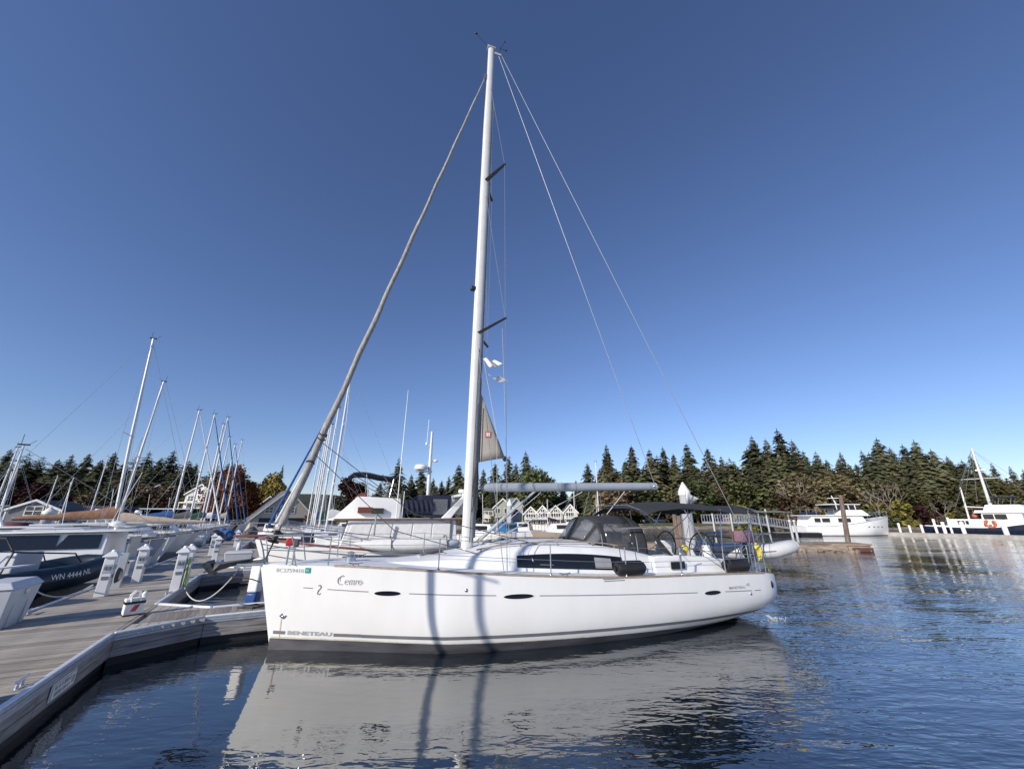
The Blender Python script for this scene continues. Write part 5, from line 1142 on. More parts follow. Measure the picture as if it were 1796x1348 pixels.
def cabin_boat(loc, yaw, L, label, hull, top, cover, fly):
    o = thing('cabin_cruiser', label, 'motor cruiser', loc, yaw, 'small cabin cruisers berthed in the left row'); B_ = L*.17
    h = Hull(L, [(0, .05), (.15, .55*B_), (.4, .95*B_), (.8, B_), (1, .92*B_)], [(0, 1.45), (.4, 1.15), (1, 1.0)], [(0, -.1), (.5, -.4), (1, -.4)], .7, pw=[(0, 2.4), (1, 5)])
    h.shell(18, 8).build('hull', hull, o); h.deck(0, None, .03).build('deck', 'deck_white', o)
    for pt in (True, False): h.rail(.1, L*.98, .06, .06, n=14, port=pt).build('rub_rail', 'stripe_grey', o)
    b = MB(); b.hexa([(L*.30, -.62*B_, 1.1), (L*.72, -.72*B_, 1.0), (L*.72, .72*B_, 1.0), (L*.30, .62*B_, 1.1)], [(L*.40, -.52*B_, 2.0), (L*.70, -.6*B_, 2.05), (L*.70, .6*B_, 2.05), (L*.40, .52*B_, 2.0)]); cb = b.build('cabin', top, o, 30, .05)
    for s_ in (-1, 1):
        for k in range(3): X = L*(.42+.09*k); MB().cbox((X, s_*B_*.655, 1.62), (L*.075, .05, .32)).build('window', 'window_tint', cb, 30, .02)
    MB().cbox((L*.56, 0, 2.09), (L*.36, 1.3*B_, .06)).build('roof', top, o, 30, .02)
    b = MB(); b.loft([[(X, -B_*.75, 1.0), (X+.1, -B_*.65, z), (X+.1, B_*.65, z), (X, B_*.75, 1.0)] for X, z in ((L*.73, 2.05), (L*.97, 1.75))]); b.build('cockpit_cover', cover, o, 30, .03)
    b = MB(); pts = [(L*.32, -B_*.72, 1.85), (L*.12, -B_*.42, 2.02), (-.05, 0, 2.1), (L*.12, B_*.42, 2.02), (L*.32, B_*.72, 1.85)]; b.tube(pts, .02, 5)
    for p_ in pts[:2]+pts[3:]: b.tube([p_, (p_[0], p_[1], 1.15)], .016, 4)
    b.build('bow_rail', 'steel', o)
    if fly: b = MB(); b.tube([(L*.66, -B_*.6, 2.1), (L*.70, -B_*.55, 2.75), (L*.70, B_*.55, 2.75), (L*.66, B_*.6, 2.1)], .05, 6); b.build('arch', 'gelcoat', o); MB().lathe([(.2, 2.78), (.24, 2.84), (.2, 2.95), (.03, 2.98)], 12, (L*.70, 0, 0)).build('radar_dome', 'gelcoat', o)
    MB().tube([(L*.6, B_*.5, 2.1), (L*.63, B_*.5, 4.2)], .014, 4).build('antenna', 'cap_white', o)
for a, L_, lb, hl, cv, fl in ((17.0, 7.4, 'white cabin cruiser with blue cockpit cover between the pilothouse cruiser and the grey yacht', 'gelcoat', 'canvas_blue', True), (22.9, 7.8, 'white cabin cruiser with grey cockpit cover next beyond the grey hulled yacht', 'gelcoat', 'canvas_grey', False), (29.8, 8.2, 'cream cabin cruiser with arch between the brown and tan covered sloops', 'gelcoat_cream', 'canvas_tan', True), (36.3, 7.6, 'small white cabin cruiser with navy cover before the bright blue sail bundle', 'gelcoat', 'canvas_navy', True), (42.8, 7.6, 'white cabin cruiser with dark cover beyond the bright blue sail bundle', 'gelcoat', 'canvas_dark', False)):
    cabin_boat(dk(a, -2.9), LEFT_IN, L_, lb, hl, 'gelcoat', cv, fl)
# right row beyond the trawler
yacht(dk(25.5, 1.2), RIGHT_IN, 10.5, 13.6, 'white sloop beyond the motor cruiser with a radar on its mast and blue furled sail', 'gelcoat', 'canvas_white', 2.3, .36, None, 'canvas_blue', 2, GB)
p = dk(25.5, 1.2); 
yacht(dk(33, 1.4), RIGHT_IN, 10, 12.6, 'second white sloop beyond the motor cruiser, pale furled sail', 'gelcoat', 'canvas_green', 2.2, .36, None, 'canvas_white', 1, GB)
yacht(dk(36.5, 1.4), RIGHT_IN, 9.5, 11.6, 'third sloop beyond the motor cruiser, cream hull', 'gelcoat_cream', 'canvas_blue', 2.2, .36, None, None, 1, GB)
yacht(dk(43, 1.4), RIGHT_IN, 10, 13.2, 'fourth sloop beyond the motor cruiser, white cover', 'gelcoat', 'canvas_white', 2.2, .36, None, None, 1, GB)
yacht(dk(47, 1.4), RIGHT_IN, 10, 12.0, 'fifth sloop beyond the motor cruiser, tan cover', 'gelcoat', 'canvas_tan', 2.2, .36, None, None, 1, GB)
yacht(dk(53, 1.4), RIGHT_IN, 9.5, 11.2, 'farthest sloop in the right row with a grey cover', 'gelcoat_grey', 'canvas_grey', 2.2, .36, None, None, 1, GB)
# unseen schooner added left of the camera so its two masts shade the topsides
P1 = SF.w(3.25, -1.6)+SUN_DIR.xy.to_3d().normalized()*8.8; P2 = SF.w(4.25, -1.75)+SUN_DIR.xy.to_3d().normalized()*11.2; dv = P2-P1; yk = math.atan2(dv.y, dv.x)
kt = yacht(P1-dv.normalized()*3.2, yk, 9.4, 11, 'unseen cream schooner added to cast two mast shadows, berthed beside the photographer', 'gelcoat_cream', 'canvas_tan', 2.4, 3.2/9.4, None, None, 1, GB, rake=0, mr=.062, stays=False)
b = MB(); b.tube([(3.2+dv.length, 0, 1.0), (3.2+dv.length, 0, 11.5)], [.065, .055], 8); b.build('mizzen_mast', 'mast_paint', kt)
# white pilothouse cruiser
CF = Frame(*dk(14.2, -10.9).xy, RIGHT_IN)
o = thing('pilothouse_cruiser', 'white pilothouse motor cruiser with dark side windows behind the navy inflatable', 'motor cruiser', CF.w(0, 0), CF.yaw)
hc = Hull(8.6, [(0, .05), (.1, .5), (.3, 1.1), (.5, 1.35), (.8, 1.38), (1, 1.3)], [(0, 1.5), (.3, 1.25), (.6, 1.05), (1, .95)], [(0, -.2), (.5, -.5), (1, -.4)], .9, pw=[(0, 2.5), (1, 5)])
hc.shell(24, 10).build('hull', 'gelcoat_grey', o); hc.deck().build('deck', 'deck_white', o)
for pt in (True, False): hc.rail(.2, 8.55, .06, .07, n=20, port=pt, dz=-.05).build('rub_rail', 'rubber', o); hc.strip(.3, 8.5, lambda x: hc.zd(hc.inv(x, 1))-.32, lambda x: hc.zd(hc.inv(x, 1))-.02, .006, 20, pt, 1).build('sheer_band', 'gelcoat', o, 0)
ZO = -.32
def up_(pts): return [(x, y, z+ZO if z > 1.5 else z) for x, y, z in pts]
b = MB(); b.loft([up_([(x0, -y, .95), (x1, -y*.86, z1), (x1, y*.86, z1), (x0, y, .95)]) for x0, x1, y, z1 in ((2.4, 3.3, 1.0, 1.55), (3.6, 4.1, 1.15, 1.80), (3.75, 4.6, 1.18, 2.24), (7.7, 7.6, 1.18, 2.26), (7.75, 7.7, 1.18, 2.26))]); hs = b.build('pilothouse', 'gelcoat', o, 30, .02)
b = MB(); b.loft([up_([(x, -y, z), (x, y, z), (x, y*.96, z+.06), (x, -y*.96, z+.06)]) for x, y, z in ((4.0, 1.0, 2.22), (4.8, 1.22, 2.265), (8.1, 1.22, 2.29), (8.45, 1.05, 2.28))]); b.build('roof', 'gelcoat', o, 40, .02)
for sg_ in (-1, 1):
    for x0, x1 in ((4.75, 6.45), (6.55, 7.55)):
        b = MB(); b.add(up_([(x0-.12, sg_*1.125, 1.74), (x1, sg_*1.125, 1.74), (x1, sg_*1.06, 2.20), (x0+.12, sg_*1.06, 2.20)]), [(0, 1, 2, 3)]); b.build('window', 'black_glass', hs, 0, 0, .03)
    b = MB(); b.lathe([(.11, -.02), (.11, .02)], 14, (4.05, sg_*1.12, 1.40), Matrix.Rotation(R(90), 4, 'X')); b.build('porthole', 'black_glass', hs)
for k in (-1, 0, 1): b = MB(); b.add(up_([(4.02, k*.62-.28, 1.86), (4.02, k*.62+.28, 1.86), (4.42, k*.58+.25, 2.24), (4.42, k*.58-.25, 2.24)]), [(0, 1, 2, 3)]); b.build('windscreen', 'black_glass', hs, 0, 0, .03)
b = MB(); b.tube([(2.3, -1.05, 1.2), (2.0, -1.0, 1.85), (.3, -.35, 2.0), (-.1, 0, 2.02), (.3, .35, 2.0), (2.0, 1.0, 1.85)], .018, 6)
for x, y in ((1.4, .78), (.7, .52)): b.tube([(x, -y, 1.3), (x-.05, -y+.03, 1.95)], .014, 5)
b.build('bow_rail', 'steel', o)
b = MB()
for y in (-.8, .8): b.tube([(4.9, y, 2.38+ZO), (7.6, y, 2.40+ZO)], .02, 5)
for x in (4.9, 6.2, 7.6):
    for y in (-.8, .8): b.tube([(x, y, 2.30+ZO), (x, y, 2.38+ZO)], .016, 5)
b.build('roof_rack', 'steel', o)
b = MB(); b.lathe([(.10, 0), (.24, .05), (.26, .13), (.20, .19), (.05, .21)], 14, (7.6, -.1, 2.44+ZO)); b.tube([(7.6, -.1, 2.28+ZO), (7.6, -.1, 2.46+ZO)], .07, 8); b.build('radar_dome', 'gelcoat', o)
b = MB(); b.hexa(up_([(5.0, -.5, 2.335), (6.9, -.5, 2.335), (6.9, .5, 2.335), (5.0, .5, 2.335)]), up_([(5.3, -.35, 2.43), (6.7, -.35, 2.43), (6.7, .35, 2.43), (5.3, .35, 2.43)])); b.build('roof_pod', 'gelcoat', o, 30, .04)
MB().cbox((8.3, -.3, 1.40), (.06, 1.2, .75)).build('cockpit_screen', 'window_pale', o, 30)
b = MB(); b.tube([(7.6, -1.0, 2.1), (8.1, -1.05, 4.1)], .012, 5); b.build('antenna', 'cap_white', o)
# navy rigid inflatable
RF = thing('rigid_inflatable', 'dark navy rigid inflatable boat berthed against the left dock edge', 'inflatable boat', dk(11.8, -2.85, .08), math.atan2(-.98, -.20)); RF.scale = (.76, .95, 1)
b = MB()
for s_ in (-1, 1): b.tube([(.0, 0, .98), (.18, s_*.42, .95), (.7, s_*.78, .86), (1.6, s_*.95, .74), (3.2, s_*.98, .68), (4.9, s_*.98, .66), (5.2, s_*.98, .66)], [.24, .29, .31, .32, .32, .31, .08], 14)
tb = b.build('tube', 'rib_navy', RF)
b = MB(); b.loft([[(x, -y, .55), (x, 0, z), (x, y, .55), (x, 0, .6)] for x, y, z in ((.25, .2, .5), (.9, .6, .1), (2.2, .8, -.15), (5.0, .8, -.2))]); b.build('hull', 'black_paint', RF)
b = MB()
for s_ in (-1, 1): b.tube([(.12, s_*.70, .92), (.7, s_*1.085, .84), (1.6, s_*1.27, .70), (3.2, s_*1.30, .64), (4.9, s_*1.29, .62)], .03, 6)
b.build('rub_strake', 'rubber', RF)
b = MB(); b.box(2.2, 3.0, -.35, .35, .6, 1.45); b.box(3.3, 4.1, -.4, .4, .6, 1.05); b.build('console', 'gelcoat_grey', RF, 30, .04)
b = MB()
for x in (3.6, 4.3): b.tube([(x, -.85, .85), (x-.2, -.8, 1.5), (x-.05, -.55, 1.85), (x-.05, .55, 1.85), (x-.2, .8, 1.5), (x, .85, .85)], .03, 7)
b.tube([(1.2, -.8, 1.0), (1.5, -.7, 1.35), (3.4, -.8, 1.5)], .022, 6); b.tube([(1.2, .8, 1.0), (1.5, .7, 1.35), (3.4, .8, 1.5)], .022, 6); b.build('roll_bar', 'black_paint', RF)
b = MB(); b.box(4.95, 5.3, -.2, .2, .3, 1.15); b.loft([[(4.9, -.2, 1.0), (4.9, .2, 1.0), (4.9, .2, 1.4), (4.9, -.2, 1.4)], [(5.5, -.16, 1.0), (5.5, .16, 1.0), (5.5, .14, 1.35), (5.5, -.14, 1.35)]]); b.build('outboard', 'rubber', RF, 30, .04)
for s_ in (-1, 1):      # registration on both bows, wrapped on the tube
    vs, fs = text_mesh('WN 4444 NL', .175); w_ = max(v.x for v in vs); b = MB(); out_ = []
    for v in vs:
        q = v.x/w_; x = (2.45-q*1.25) if s_ > 0 else (1.2+q*1.25); yc = lerp(x, [(.7, .78), (1.6, .95), (3.2, .98)]); zc = lerp(x, [(.7, .86), (1.6, .74), (3.2, .68)]); a = (v.y-.06)/.27+.25
        out_.append((x, s_*(yc+.335*math.cos(a)), zc+.335*math.sin(a)))
    b.add(out_, fs); b.build('registration', 'cap_white', RF, 0)
# small pale runabout between the box and the inflatable
RB = thing('runabout', 'pale grey open runabout with its bow behind the large dock box', 'runabout', dk(7.15, -2.62), LEFT_IN)
hr = Hull(5.2, [(0, .05), (.1, .45), (.3, .85), (.6, 1.0), (1, .95)], [(0, 1.05), (.4, .9), (1, .8)], [(0, -.1), (.5, -.3), (1, -.25)], .6, pw=[(0, 2.5), (1, 5)])
hr.shell(18, 8).build('hull', 'gelcoat_grey', RB); hr.deck(0, 2.4).build('foredeck', 'deck_white', RB)
for pt in (True, False): hr.rail(.1, 5.15, .09, .06, n=16, port=pt).build('gunwale', 'gelcoat', RB)
MB().box(2.0, 5.0, -.7, .7, .2, .32).build('floor', 'deck_white', RB); MB().box(3.0, 3.6, -.6, .6, .32, .7).build('seat', 'canvas_blue', RB, 30, .04)
b = MB(); b.add([(2.3, -.72, .95), (2.3, .72, .95), (2.75, .6, 1.4), (2.75, -.6, 1.4)], [(0, 1, 2, 3)]); b.build('windscreen', 'smoke_vinyl', RB, 0, 0, .015)
b = MB(); b.tube([(1.6, -.75, 1.0), (.8, -.5, 1.35), (.05, 0, 1.42), (.8, .5, 1.35), (1.6, .75, 1.0)], .015, 6); b.build('bow_rail', 'steel', RB)
# lines and small gear along the left edge
rope_world('mooring_line', sag(dk(7.15, -2.75, 1.06), dk(8.25, -1.85, .78), .30, 10), .018, 'rope_white', 'slack pale rope drooping from the grey runabout bow to the first pedestal')
rope_world('mooring_line', sag(dk(19.2, -2.6, 1.5), dk(14.2, -2.0, .6), .30, 10), .03, 'rope_white', 'white bow line hanging from the grey hulled yacht to the walkway')
rope_world('mooring_line', sag(SF.w(-.35, -.06, 1.5), dk(9.2, -.1, .6), .55, 12), .014, 'rope_white', 'slack bow line from the anchor of the front sloop to the walkway edge')
for a, p, lb in ((30, -2.6, 'white fender hanging at the left dock edge, third berth'), (22.5, .15, 'white ball fender on the right dock edge beyond the dock box'), (16.0, -2.6, 'white fender hanging off the cruiser stern at the dock')):
    o = thing('dock_fender', lb, 'fender', dk(a, p, .75)); MB().ell((0, 0, 0), (.14, .14, .34), 12, 8).build('body', 'plastic_white', o); MB().tube([(0, 0, .3), (0, 0, .8)], .012, 5).build('lanyard', 'rope_white', o)
# dock carts and bundles that crowd the far walkway
for i, (a, p, m_, lb) in enumerate([(36, -1.9, 'canvas_blue', 'blue tarpaulin bundle on the far walkway'), (42, -.5, 'canvas_grey', 'grey tarpaulin bundle on the far walkway'), (30.5, -1.9, 'rubber', 'black covered motor bundle on the far walkway')]):
    o = thing('tarpaulin_bundle', lb, 'bundle', dk(a, p, ZD), random.uniform(0, 3)); b = MB(); b.ell((0, 0, .45), (.8, .5, .5), 12, 8); b.ell((.4, .2, .7), (.4, .35, .35), 10, 6); b.build('cover', m_, o); MB().tube([(-.6, -.4, .3), (0, -.55, .5), (.7, -.3, .4)], .02, 5).build('lashing', 'rope_white', o)
# ------------------------------------------------------------------ motor cruiser in the next berth
tb_ = atd(447, 944, 14.9)
TF = Frame(tb_.x, tb_.y, R(22))
tw = thing('motor_cruiser', 'white flybridge motor cruiser with brown trim and canvas window covers behind the sloop', 'motor cruiser', TF.w(0, 0), TF.yaw)
LT = 9.6
HT = Hull(LT, [(0, .06), (.06, .55), (.16, 1.05), (.3, 1.42), (.5, 1.6), (.8, 1.58), (1, 1.45)], [(0, 1.75), (.25, 1.48), (.55, 1.22), (.8, 1.12), (1, 1.12)], [(0, -.3), (.5, -.6), (1, -.45)], .75, flare=[(0, .3), (.2, .6), (.4, 1), (1, 1)], pw=[(0, 2.0), (.3, 4), (1, 5)])
HT.shell(36, 14).build('hull', 'gelcoat', tw); HT.deck().build('deck', 'deck_white', tw)
for pt in (True, False):
    HT.rail(.0, LT*.995, .09, .06, n=30, port=pt).build('cap_rail', 'teak_red', tw)
    HT.strip(.3, LT*.99, lambda x: HT.zd(HT.inv(x, 1))-.20, lambda x: HT.zd(HT.inv(x, 1))-.16, .02, 30, pt, 1).build('rub_strake', 'stripe_grey', tw, 0)
    HT.strip(.55, LT*.99, lambda x: HT.zd(HT.inv(x, 1))-.52, lambda x: HT.zd(HT.inv(x, 1))-.485, .012, 30, pt, 1).build('hull_line', 'stripe_grey', tw, 0)
    HT.strip(.9, LT*.99, lambda x: .0, lambda x: .22, .006, 24, pt, 1).build('boot_band', 'blue_paint', tw, 0)
T = lambda u, v, Y: TF.at(u, v, Y)
# deckhouse from the surveyed outline of its port side
HW = 1.18
fb = T(590, 945, -HW); ft = T(612, 911, -HW); at_ = T(800, 913, -HW); ab = T(806, 962, -HW)
zb, zr = .95, (ft[1]+at_[1])/2
X0, X1, X2 = fb[0], ft[0], at_[0]
b = MB(); b.hexa([(X0, -HW-.06, zb), (X2+.1, -HW-.06, zb), (X2+.1, HW+.06, zb), (X0, HW+.06, zb)], [(X1, -HW, zr), (X2, -HW, zr), (X2, HW, zr), (X1, HW, zr)]); dh = b.build('deckhouse', 'gelcoat', tw, 30, .03)
b = MB(); b.slab([(X1-.55, -HW-.02), (X1-.75, -.6), (X1-.75, .6), (X1-.55, HW+.02), (X2+.35, HW+.14), (X2+.35, -HW-.14)], zr+.004, zr+.075); b.build('house_roof', 'gelcoat', tw, 30, .015)
b = MB()
for s_ in (-1, 1): b.box(X1-.5, X2+.33, min(s_*(HW+.12), s_*(HW+.17)), max(s_*(HW+.12), s_*(HW+.17)), zr+.012, zr+.065)
b.build('roof_trim', 'teak_red', tw)
zw0 = T(600, 945, -HW)[1]; zw1 = zr-.06; n = 5
for s_ in (-1, 1):
    for i in range(n):
        f0, f1 = i/n, (i+1)/n; lx = lambda f, z: (X0+(X1-X0)*(z-zb)/(zr-zb))*(1-f)+X2*.955*f+.12
        yy = lambda z: s_*(HW+.06*(1-(z-zb)/(zr-zb))+.012)
        b = MB(); b.add([(lx(f0, zw0)+.03, yy(zw0), zw0), (lx(f1, zw0)-.03, yy(zw0), zw0), (lx(f1, zw1)-.03, yy(zw1), zw1), (lx(f0, zw1)+.03, yy(zw1), zw1)], [(0, 1, 2, 3)]); b.build('window_cover', 'canvas_white', dh, 0, .006, .025)
    b = MB(); xx = lx(.96, zw0); b.box(xx+.1, xx+.16, min(s_*(HW+.02), s_*(HW+.06)), max(s_*(HW+.02), s_*(HW+.06)), zb, zr); b.build('door_seam', 'stripe_grey', dh)
for k in range(3):
    y0 = -HW+.12+k*(2*HW-.24)/3+.04; y1 = y0+(2*HW-.24)/3-.08
    pt = lambda y, q, o_: (X0+(X1-X0)*q-.03-o_, y*(1-.05*q), zb+(zr-zb)*q)
    b = MB(); b.add([pt(y0-.03, .52, 0), pt(y1+.03, .52, 0), pt(y1+.03, .97, 0), pt(y0-.03, .97, 0)], [(0, 1, 2, 3)]); w_ = b.build('windscreen', 'stripe_grey', dh, 0, 0, .02)
    b = MB(); b.add([pt(y0, .55, .02), pt(y1, .55, .02), pt(y1, .94, .02), pt(y0, .94, .02)], [(0, 1, 2, 3)]); b.build('pane', 'window_pale', w_, 0, 0, .01)
# flybridge
q0 = T(585, 906, -.95); q1 = T(628, 870, -.95); q2 = T(702, 876, -.95); q3 = T(704, 905, -.95)
zf = zr+.075; fz = q1[1]
b = MB(); w1 = 1.02
b.loft([[(q0[0]-.1, -.75, zf), (q0[0]-.1, .75, zf), (q0[0], .75, zf+.02), (q0[0], -.75, zf+.02)], [(q1[0]-.05, -w1, zf), (q1[0]-.05, w1, zf), (q1[0], w1*.95, fz), (q1[0], -w1*.95, fz)], [(q2[0], -w1, zf), (q2[0], w1, zf), (q2[0], w1*.97, fz-.05), (q2[0], -w1*.97, fz-.05)], [(q2[0]+.12, -w1, zf), (q2[0]+.12, w1, zf), (q2[0]+.12, w1*.97, zf+.1), (q2[0]+.12, -w1*.97, zf+.1)]])
fly = b.build('flybridge', 'gelcoat', tw, 30, .02)
a0 = T(628, 889, -w1-.03); a1 = T(652, 898, -w1-.03); a2 = T(672, 900, -w1-.03)
MB().box(a0[0], a1[0], -w1-.16, -w1+.01, a1[1]-.02, a0[1]).build('name_board', 'teak_red', fly); MB().box(a1[0]+.004, a2[0], -w1-.15, -w1+.01, a1[1]-.05, a0[1]-.03).build('side_box', 'window_tint', fly)
b = MB(); b.hexa([(q1[0]-.1, -.5, fz-.02), (q1[0]+.35, -.5, fz-.02), (q1[0]+.35, .5, fz-.02), (q1[0]-.1, .5, fz-.02)], [(q1[0]+.1, -.45, fz+.16), (q1[0]+.35, -.45, fz+.16), (q1[0]+.35, .45, fz+.16), (q1[0]+.1, .45, fz+.16)]); b.build('flybridge_screen', 'teak_red', fly, 30, .01)
b0 = T(619, 830, -.7); b1 = T(700, 834, -.7); zt = b0[1]; b = MB(); rows = []
for i in range(11):
    k = i/10; x = b0[0]-.15+(b1[0]-b0[0]+.2)*k; rows.append([(x, .85*j/5, zt+.10*math.sin(math.pi*min(1, k*1.5+.12))-.10*abs(j/5)**3-.20*max(0, k-.6)**1.0-(.12 if k == 0 else 0)) for j in range(-5, 6)])
b.grid(rows); bt = b.build('bimini_top', 'canvas_navy', tw, 60, 0, .035)
b = MB(); fx = T(640, 872, -.9)
for s_ in (-1, 1):
    y = s_*.82
    for p_, q_ in (((b0[0]+.0, y, zt-.06), (fx[0]+1.0, s_*.95, fz)), ((b1[0]-.2, y, zt-.16), (fx[0]+.9, s_*.95, fz)), ((b0[0]+.5, y, zt+.02), (fx[0]+.1, s_*.95, fz)), ((b0[0]+1.1, y, zt), (fx[0]+1.25, s_*.95, fz))): MB().tube([p_, q_], .016, 5).build('frame', 'steel', bt)
c0 = T(708, 876, -1.1); c1 = T(758, 905, -1.1); b = MB(); xs = [c0[0]+(c1[0]-c0[0])*i/12 for i in range(13)]
b.grid([[(x, -1.1-.025*(i % 2), c0[1]+.02*math.sin(i)), (x, -1.1-.05*((i+1) % 2), (c0[1]+c1[1])/2), (x, -1.08, c1[1]+.1+.0*i)] for i, x in enumerate(xs)]); b.build('side_curtain', 'canvas_navy', tw, 0, 0, .012)
d0 = T(716, 866, -.95); d1 = T(800, 868, -.95); b = MB(); b.hexa([(xs[-1]-.3, -1.05, zf), (d1[0], -1.05, zf+.05), (d1[0], 1.05, zf+.05), (xs[-1]-.3, 1.05, zf)], [(xs[-1]-.5, -.95, d0[1]-.02), (d1[0]-.2, -.95, d0[1]-.02), (d1[0]-.2, .95, d0[1]-.02), (xs[-1]-.5, .95, d0[1]-.02)]); en = b.build('canvas_enclosure', 'canvas_navy', tw, 30, .04)
b = MB()
for k in range(2): x = xs[-1]+.02+k*.72; b.box(x, x+.58, -1.075, -1.045, zf+.14, d0[1]-.18)
b.build('clear_panel', 'clear_vinyl', en, 30)
e0 = T(778, 908, -1.0); e1 = T(815, 868, -1.0); b = MB()
for s_ in (-1, 1): b.hexa([(e0[0]-.12, s_*1.05-.05, zf), (e0[0]+.28, s_*1.05-.05, zf), (e0[0]+.28, s_*1.05+.05, zf), (e0[0]-.12, s_*1.05+.05, zf)], [(e1[0]-.05, s_*1.0-.05, e1[1]), (e1[0]+.22, s_*1.0-.05, e1[1]), (e1[0]+.22, s_*1.0+.05, e1[1]), (e1[0]-.05, s_*1.0+.05, e1[1])])
b.box(e1[0]-.1, e1[0]+.25, -1.05, 1.05, e1[1]-.04, e1[1]+.08); b.build('radar_arch', 'gelcoat', tw, 30, .03)
b = MB(); b.lathe([(.16, 0), (.19, .03), (.19, .13), (.15, .16), (.02, .17)], 14, (e1[0]-.05, -.85, e1[1]+.08)); b.build('satellite_dome', 'gelcoat', tw)
m0 = T(750, 878, 0); m1 = T(758, 757, 0); b = MB(); b.tube([(m0[0], 0, zf), ((m0[0]+m1[0])/2, 0, (m0[1]+m1[1])/2), (m1[0], 0, m1[1])], [.085, .075, .05], 10); tm = b.build('mast', 'mast_paint', tw)
r0 = T(742, 819, 0); b = MB(); b.lathe([(.10, 0), (.28, .04), (.30, .14), (.24, .23), (.05, .26)], 16, (m0[0]-.38, 0, r0[1]-.14)); b.build('radar_dome', 'gelcoat', tm)
b = MB(); b.box(m0[0]-.6, m0[0]+.1, -.08, .08, r0[1]-.20, r0[1]-.15); b.build('bracket', 'aluminium', tm); b = MB(); b.box(m1[0]-.25, m1[0]+.02, -.02, .02, m1[1]-.62, m1[1]-.59); b.tube([(m1[0]-.2, 0, m1[1]-.6), (m1[0]-.18, 0, m1[1]+.55)], .012, 5); b.lathe([(.05, 0), (.05, .1)], 8, (m1[0]-.2, 0, m1[1]-.6)); b.ell((m1[0]+.25, 0, r0[1]+.3), (.10, .07, .06), 8, 5); b.tube([(m1[0], 0, r0[1]+.25), (m1[0]+.25, 0, r0[1]+.3)], .02, 5); b.build('antenna', 'cap_white', tm)
g0 = T(695, 903, -1.1); g1 = T(716, 684, -1.1); b = MB(); b.tube([(g0[0], -1.1, zf-.1), (g0[0]+(g1[0]-g0[0])*.5, -1.1, g0[1]+(g1[1]-g0[1])*.52), (g1[0], -1.1, g1[1])], [.022, .018, .009], 6); b.build('whip_antenna', 'cap_white', tw)
# bow rail, pulpit plank and side rail
b = MB()
for s_ in (-1, 1):
    pts = [(-.35, s_*.2, 2.28)]+[(x, s_*(HT.bd(x)-.06), HT.zd(x)+.62-.03*x) for x in (.8, 1.9, 3.2, 4.4, 5.6)]; b.tube(pts, .017, 6); b.tube([(p_[0], p_[1], p_[2]-.28) for p_ in pts], .011, 5)
    for p_ in pts[1:]: b.tube([p_, (p_[0], p_[1], HT.zd(p_[0]))], .014, 5)
b.tube([(-.35, -.2, 2.28), (-.45, 0, 2.28), (-.35, .2, 2.28)], .017, 6); b.build('bow_rail', 'steel', tw)
b = MB(); b.slab([(-.65, -.14), (-.65, .14), (1.2, .3), (1.2, -.3)], 1.80, 1.87); b.build('bow_plank', 'teak_red', tw, 30, .01)
b = MB(); b.box(2.0, 3.0, -.5, .5, 1.45, 1.78); b.build('deck_hatch', 'gelcoat', tw, 30, .03); b = MB(); b.box(1.5, 1.9, -.3, .3, 1.5, 1.9); b.build('windlass_box', 'canvas_navy', tw, 30, .05)
b = MB(); b.box(X2+.15, LT-.1, -HW-.1, HW+.1, 1.12, 1.18); b.build('aft_deck', 'teak', tw); b = MB()
for y in (-1.3, 1.3): b.tube([(X2+.2, y, 1.15), (X2+.2, y, 1.85), (LT-.15, y, 1.85), (LT-.15, y, 1.15)], .018, 6)
b.tube([(LT-.15, -1.3, 1.85), (LT-.15, 1.3, 1.85)], .018, 6); b.build('aft_rail', 'steel', tw)
# covered tender along the side deck
u0 = T(618, 962, -1.62); u1 = T(806, 948, -1.62); o = thing('covered_tender', 'long white canvas covered tender carried along the cruiser side deck', 'tender', TF.w(u0[0], -1.66, 1.30), TF.yaw)
ln = u1[0]-u0[0]; b = MB(); b.loft([[(x*ln, w_*math.cos(a), .28*0+z+hh*math.sin(a)*(1 if math.sin(a) > 0 else .75)) for a in [2*math.pi*i/14 for i in range(14)]] for x, w_, hh, z in ((0, .03, .03, .30), (.1, .16, .15, .22), (.3, .30, .27, .17), (.6, .34, .30, .15), (.85, .30, .27, .16), (.97, .16, .16, .2), (1, .05, .06, .22))]); b.build('canvas_cover', 'canvas_white', o, 60); b = MB()
for k in (.33, .85): MB().tube([(k*ln, .36, .0), (k*ln, .2, .5), (k*ln, -.2, .5), (k*ln, -.38, .05)], .022, 5).build('strap', 'rubber', o)
v0 = T(657, 920, -1.3); MB().tube([(v0[0]-u0[0], .05, .55), (v0[0]-u0[0], .02, 1.25)], .035, 6).build('crutch', 'steel', o)
# fender with blue end hanging between the bows
p = atd(456, 985, 10.9); o = thing('dock_fender', 'white fender with a blue bottom hanging beside the sloop stem', 'fender', (p.x, p.y, .94)); MB().box(-.13, .13, -.12, .12, -.25, .55).build('body', 'cap_white', o, 30, .04); MB().box(-.135, .135, -.125, .125, -.52, -.254).build('end', 'blue_paint', o, 30, .04)
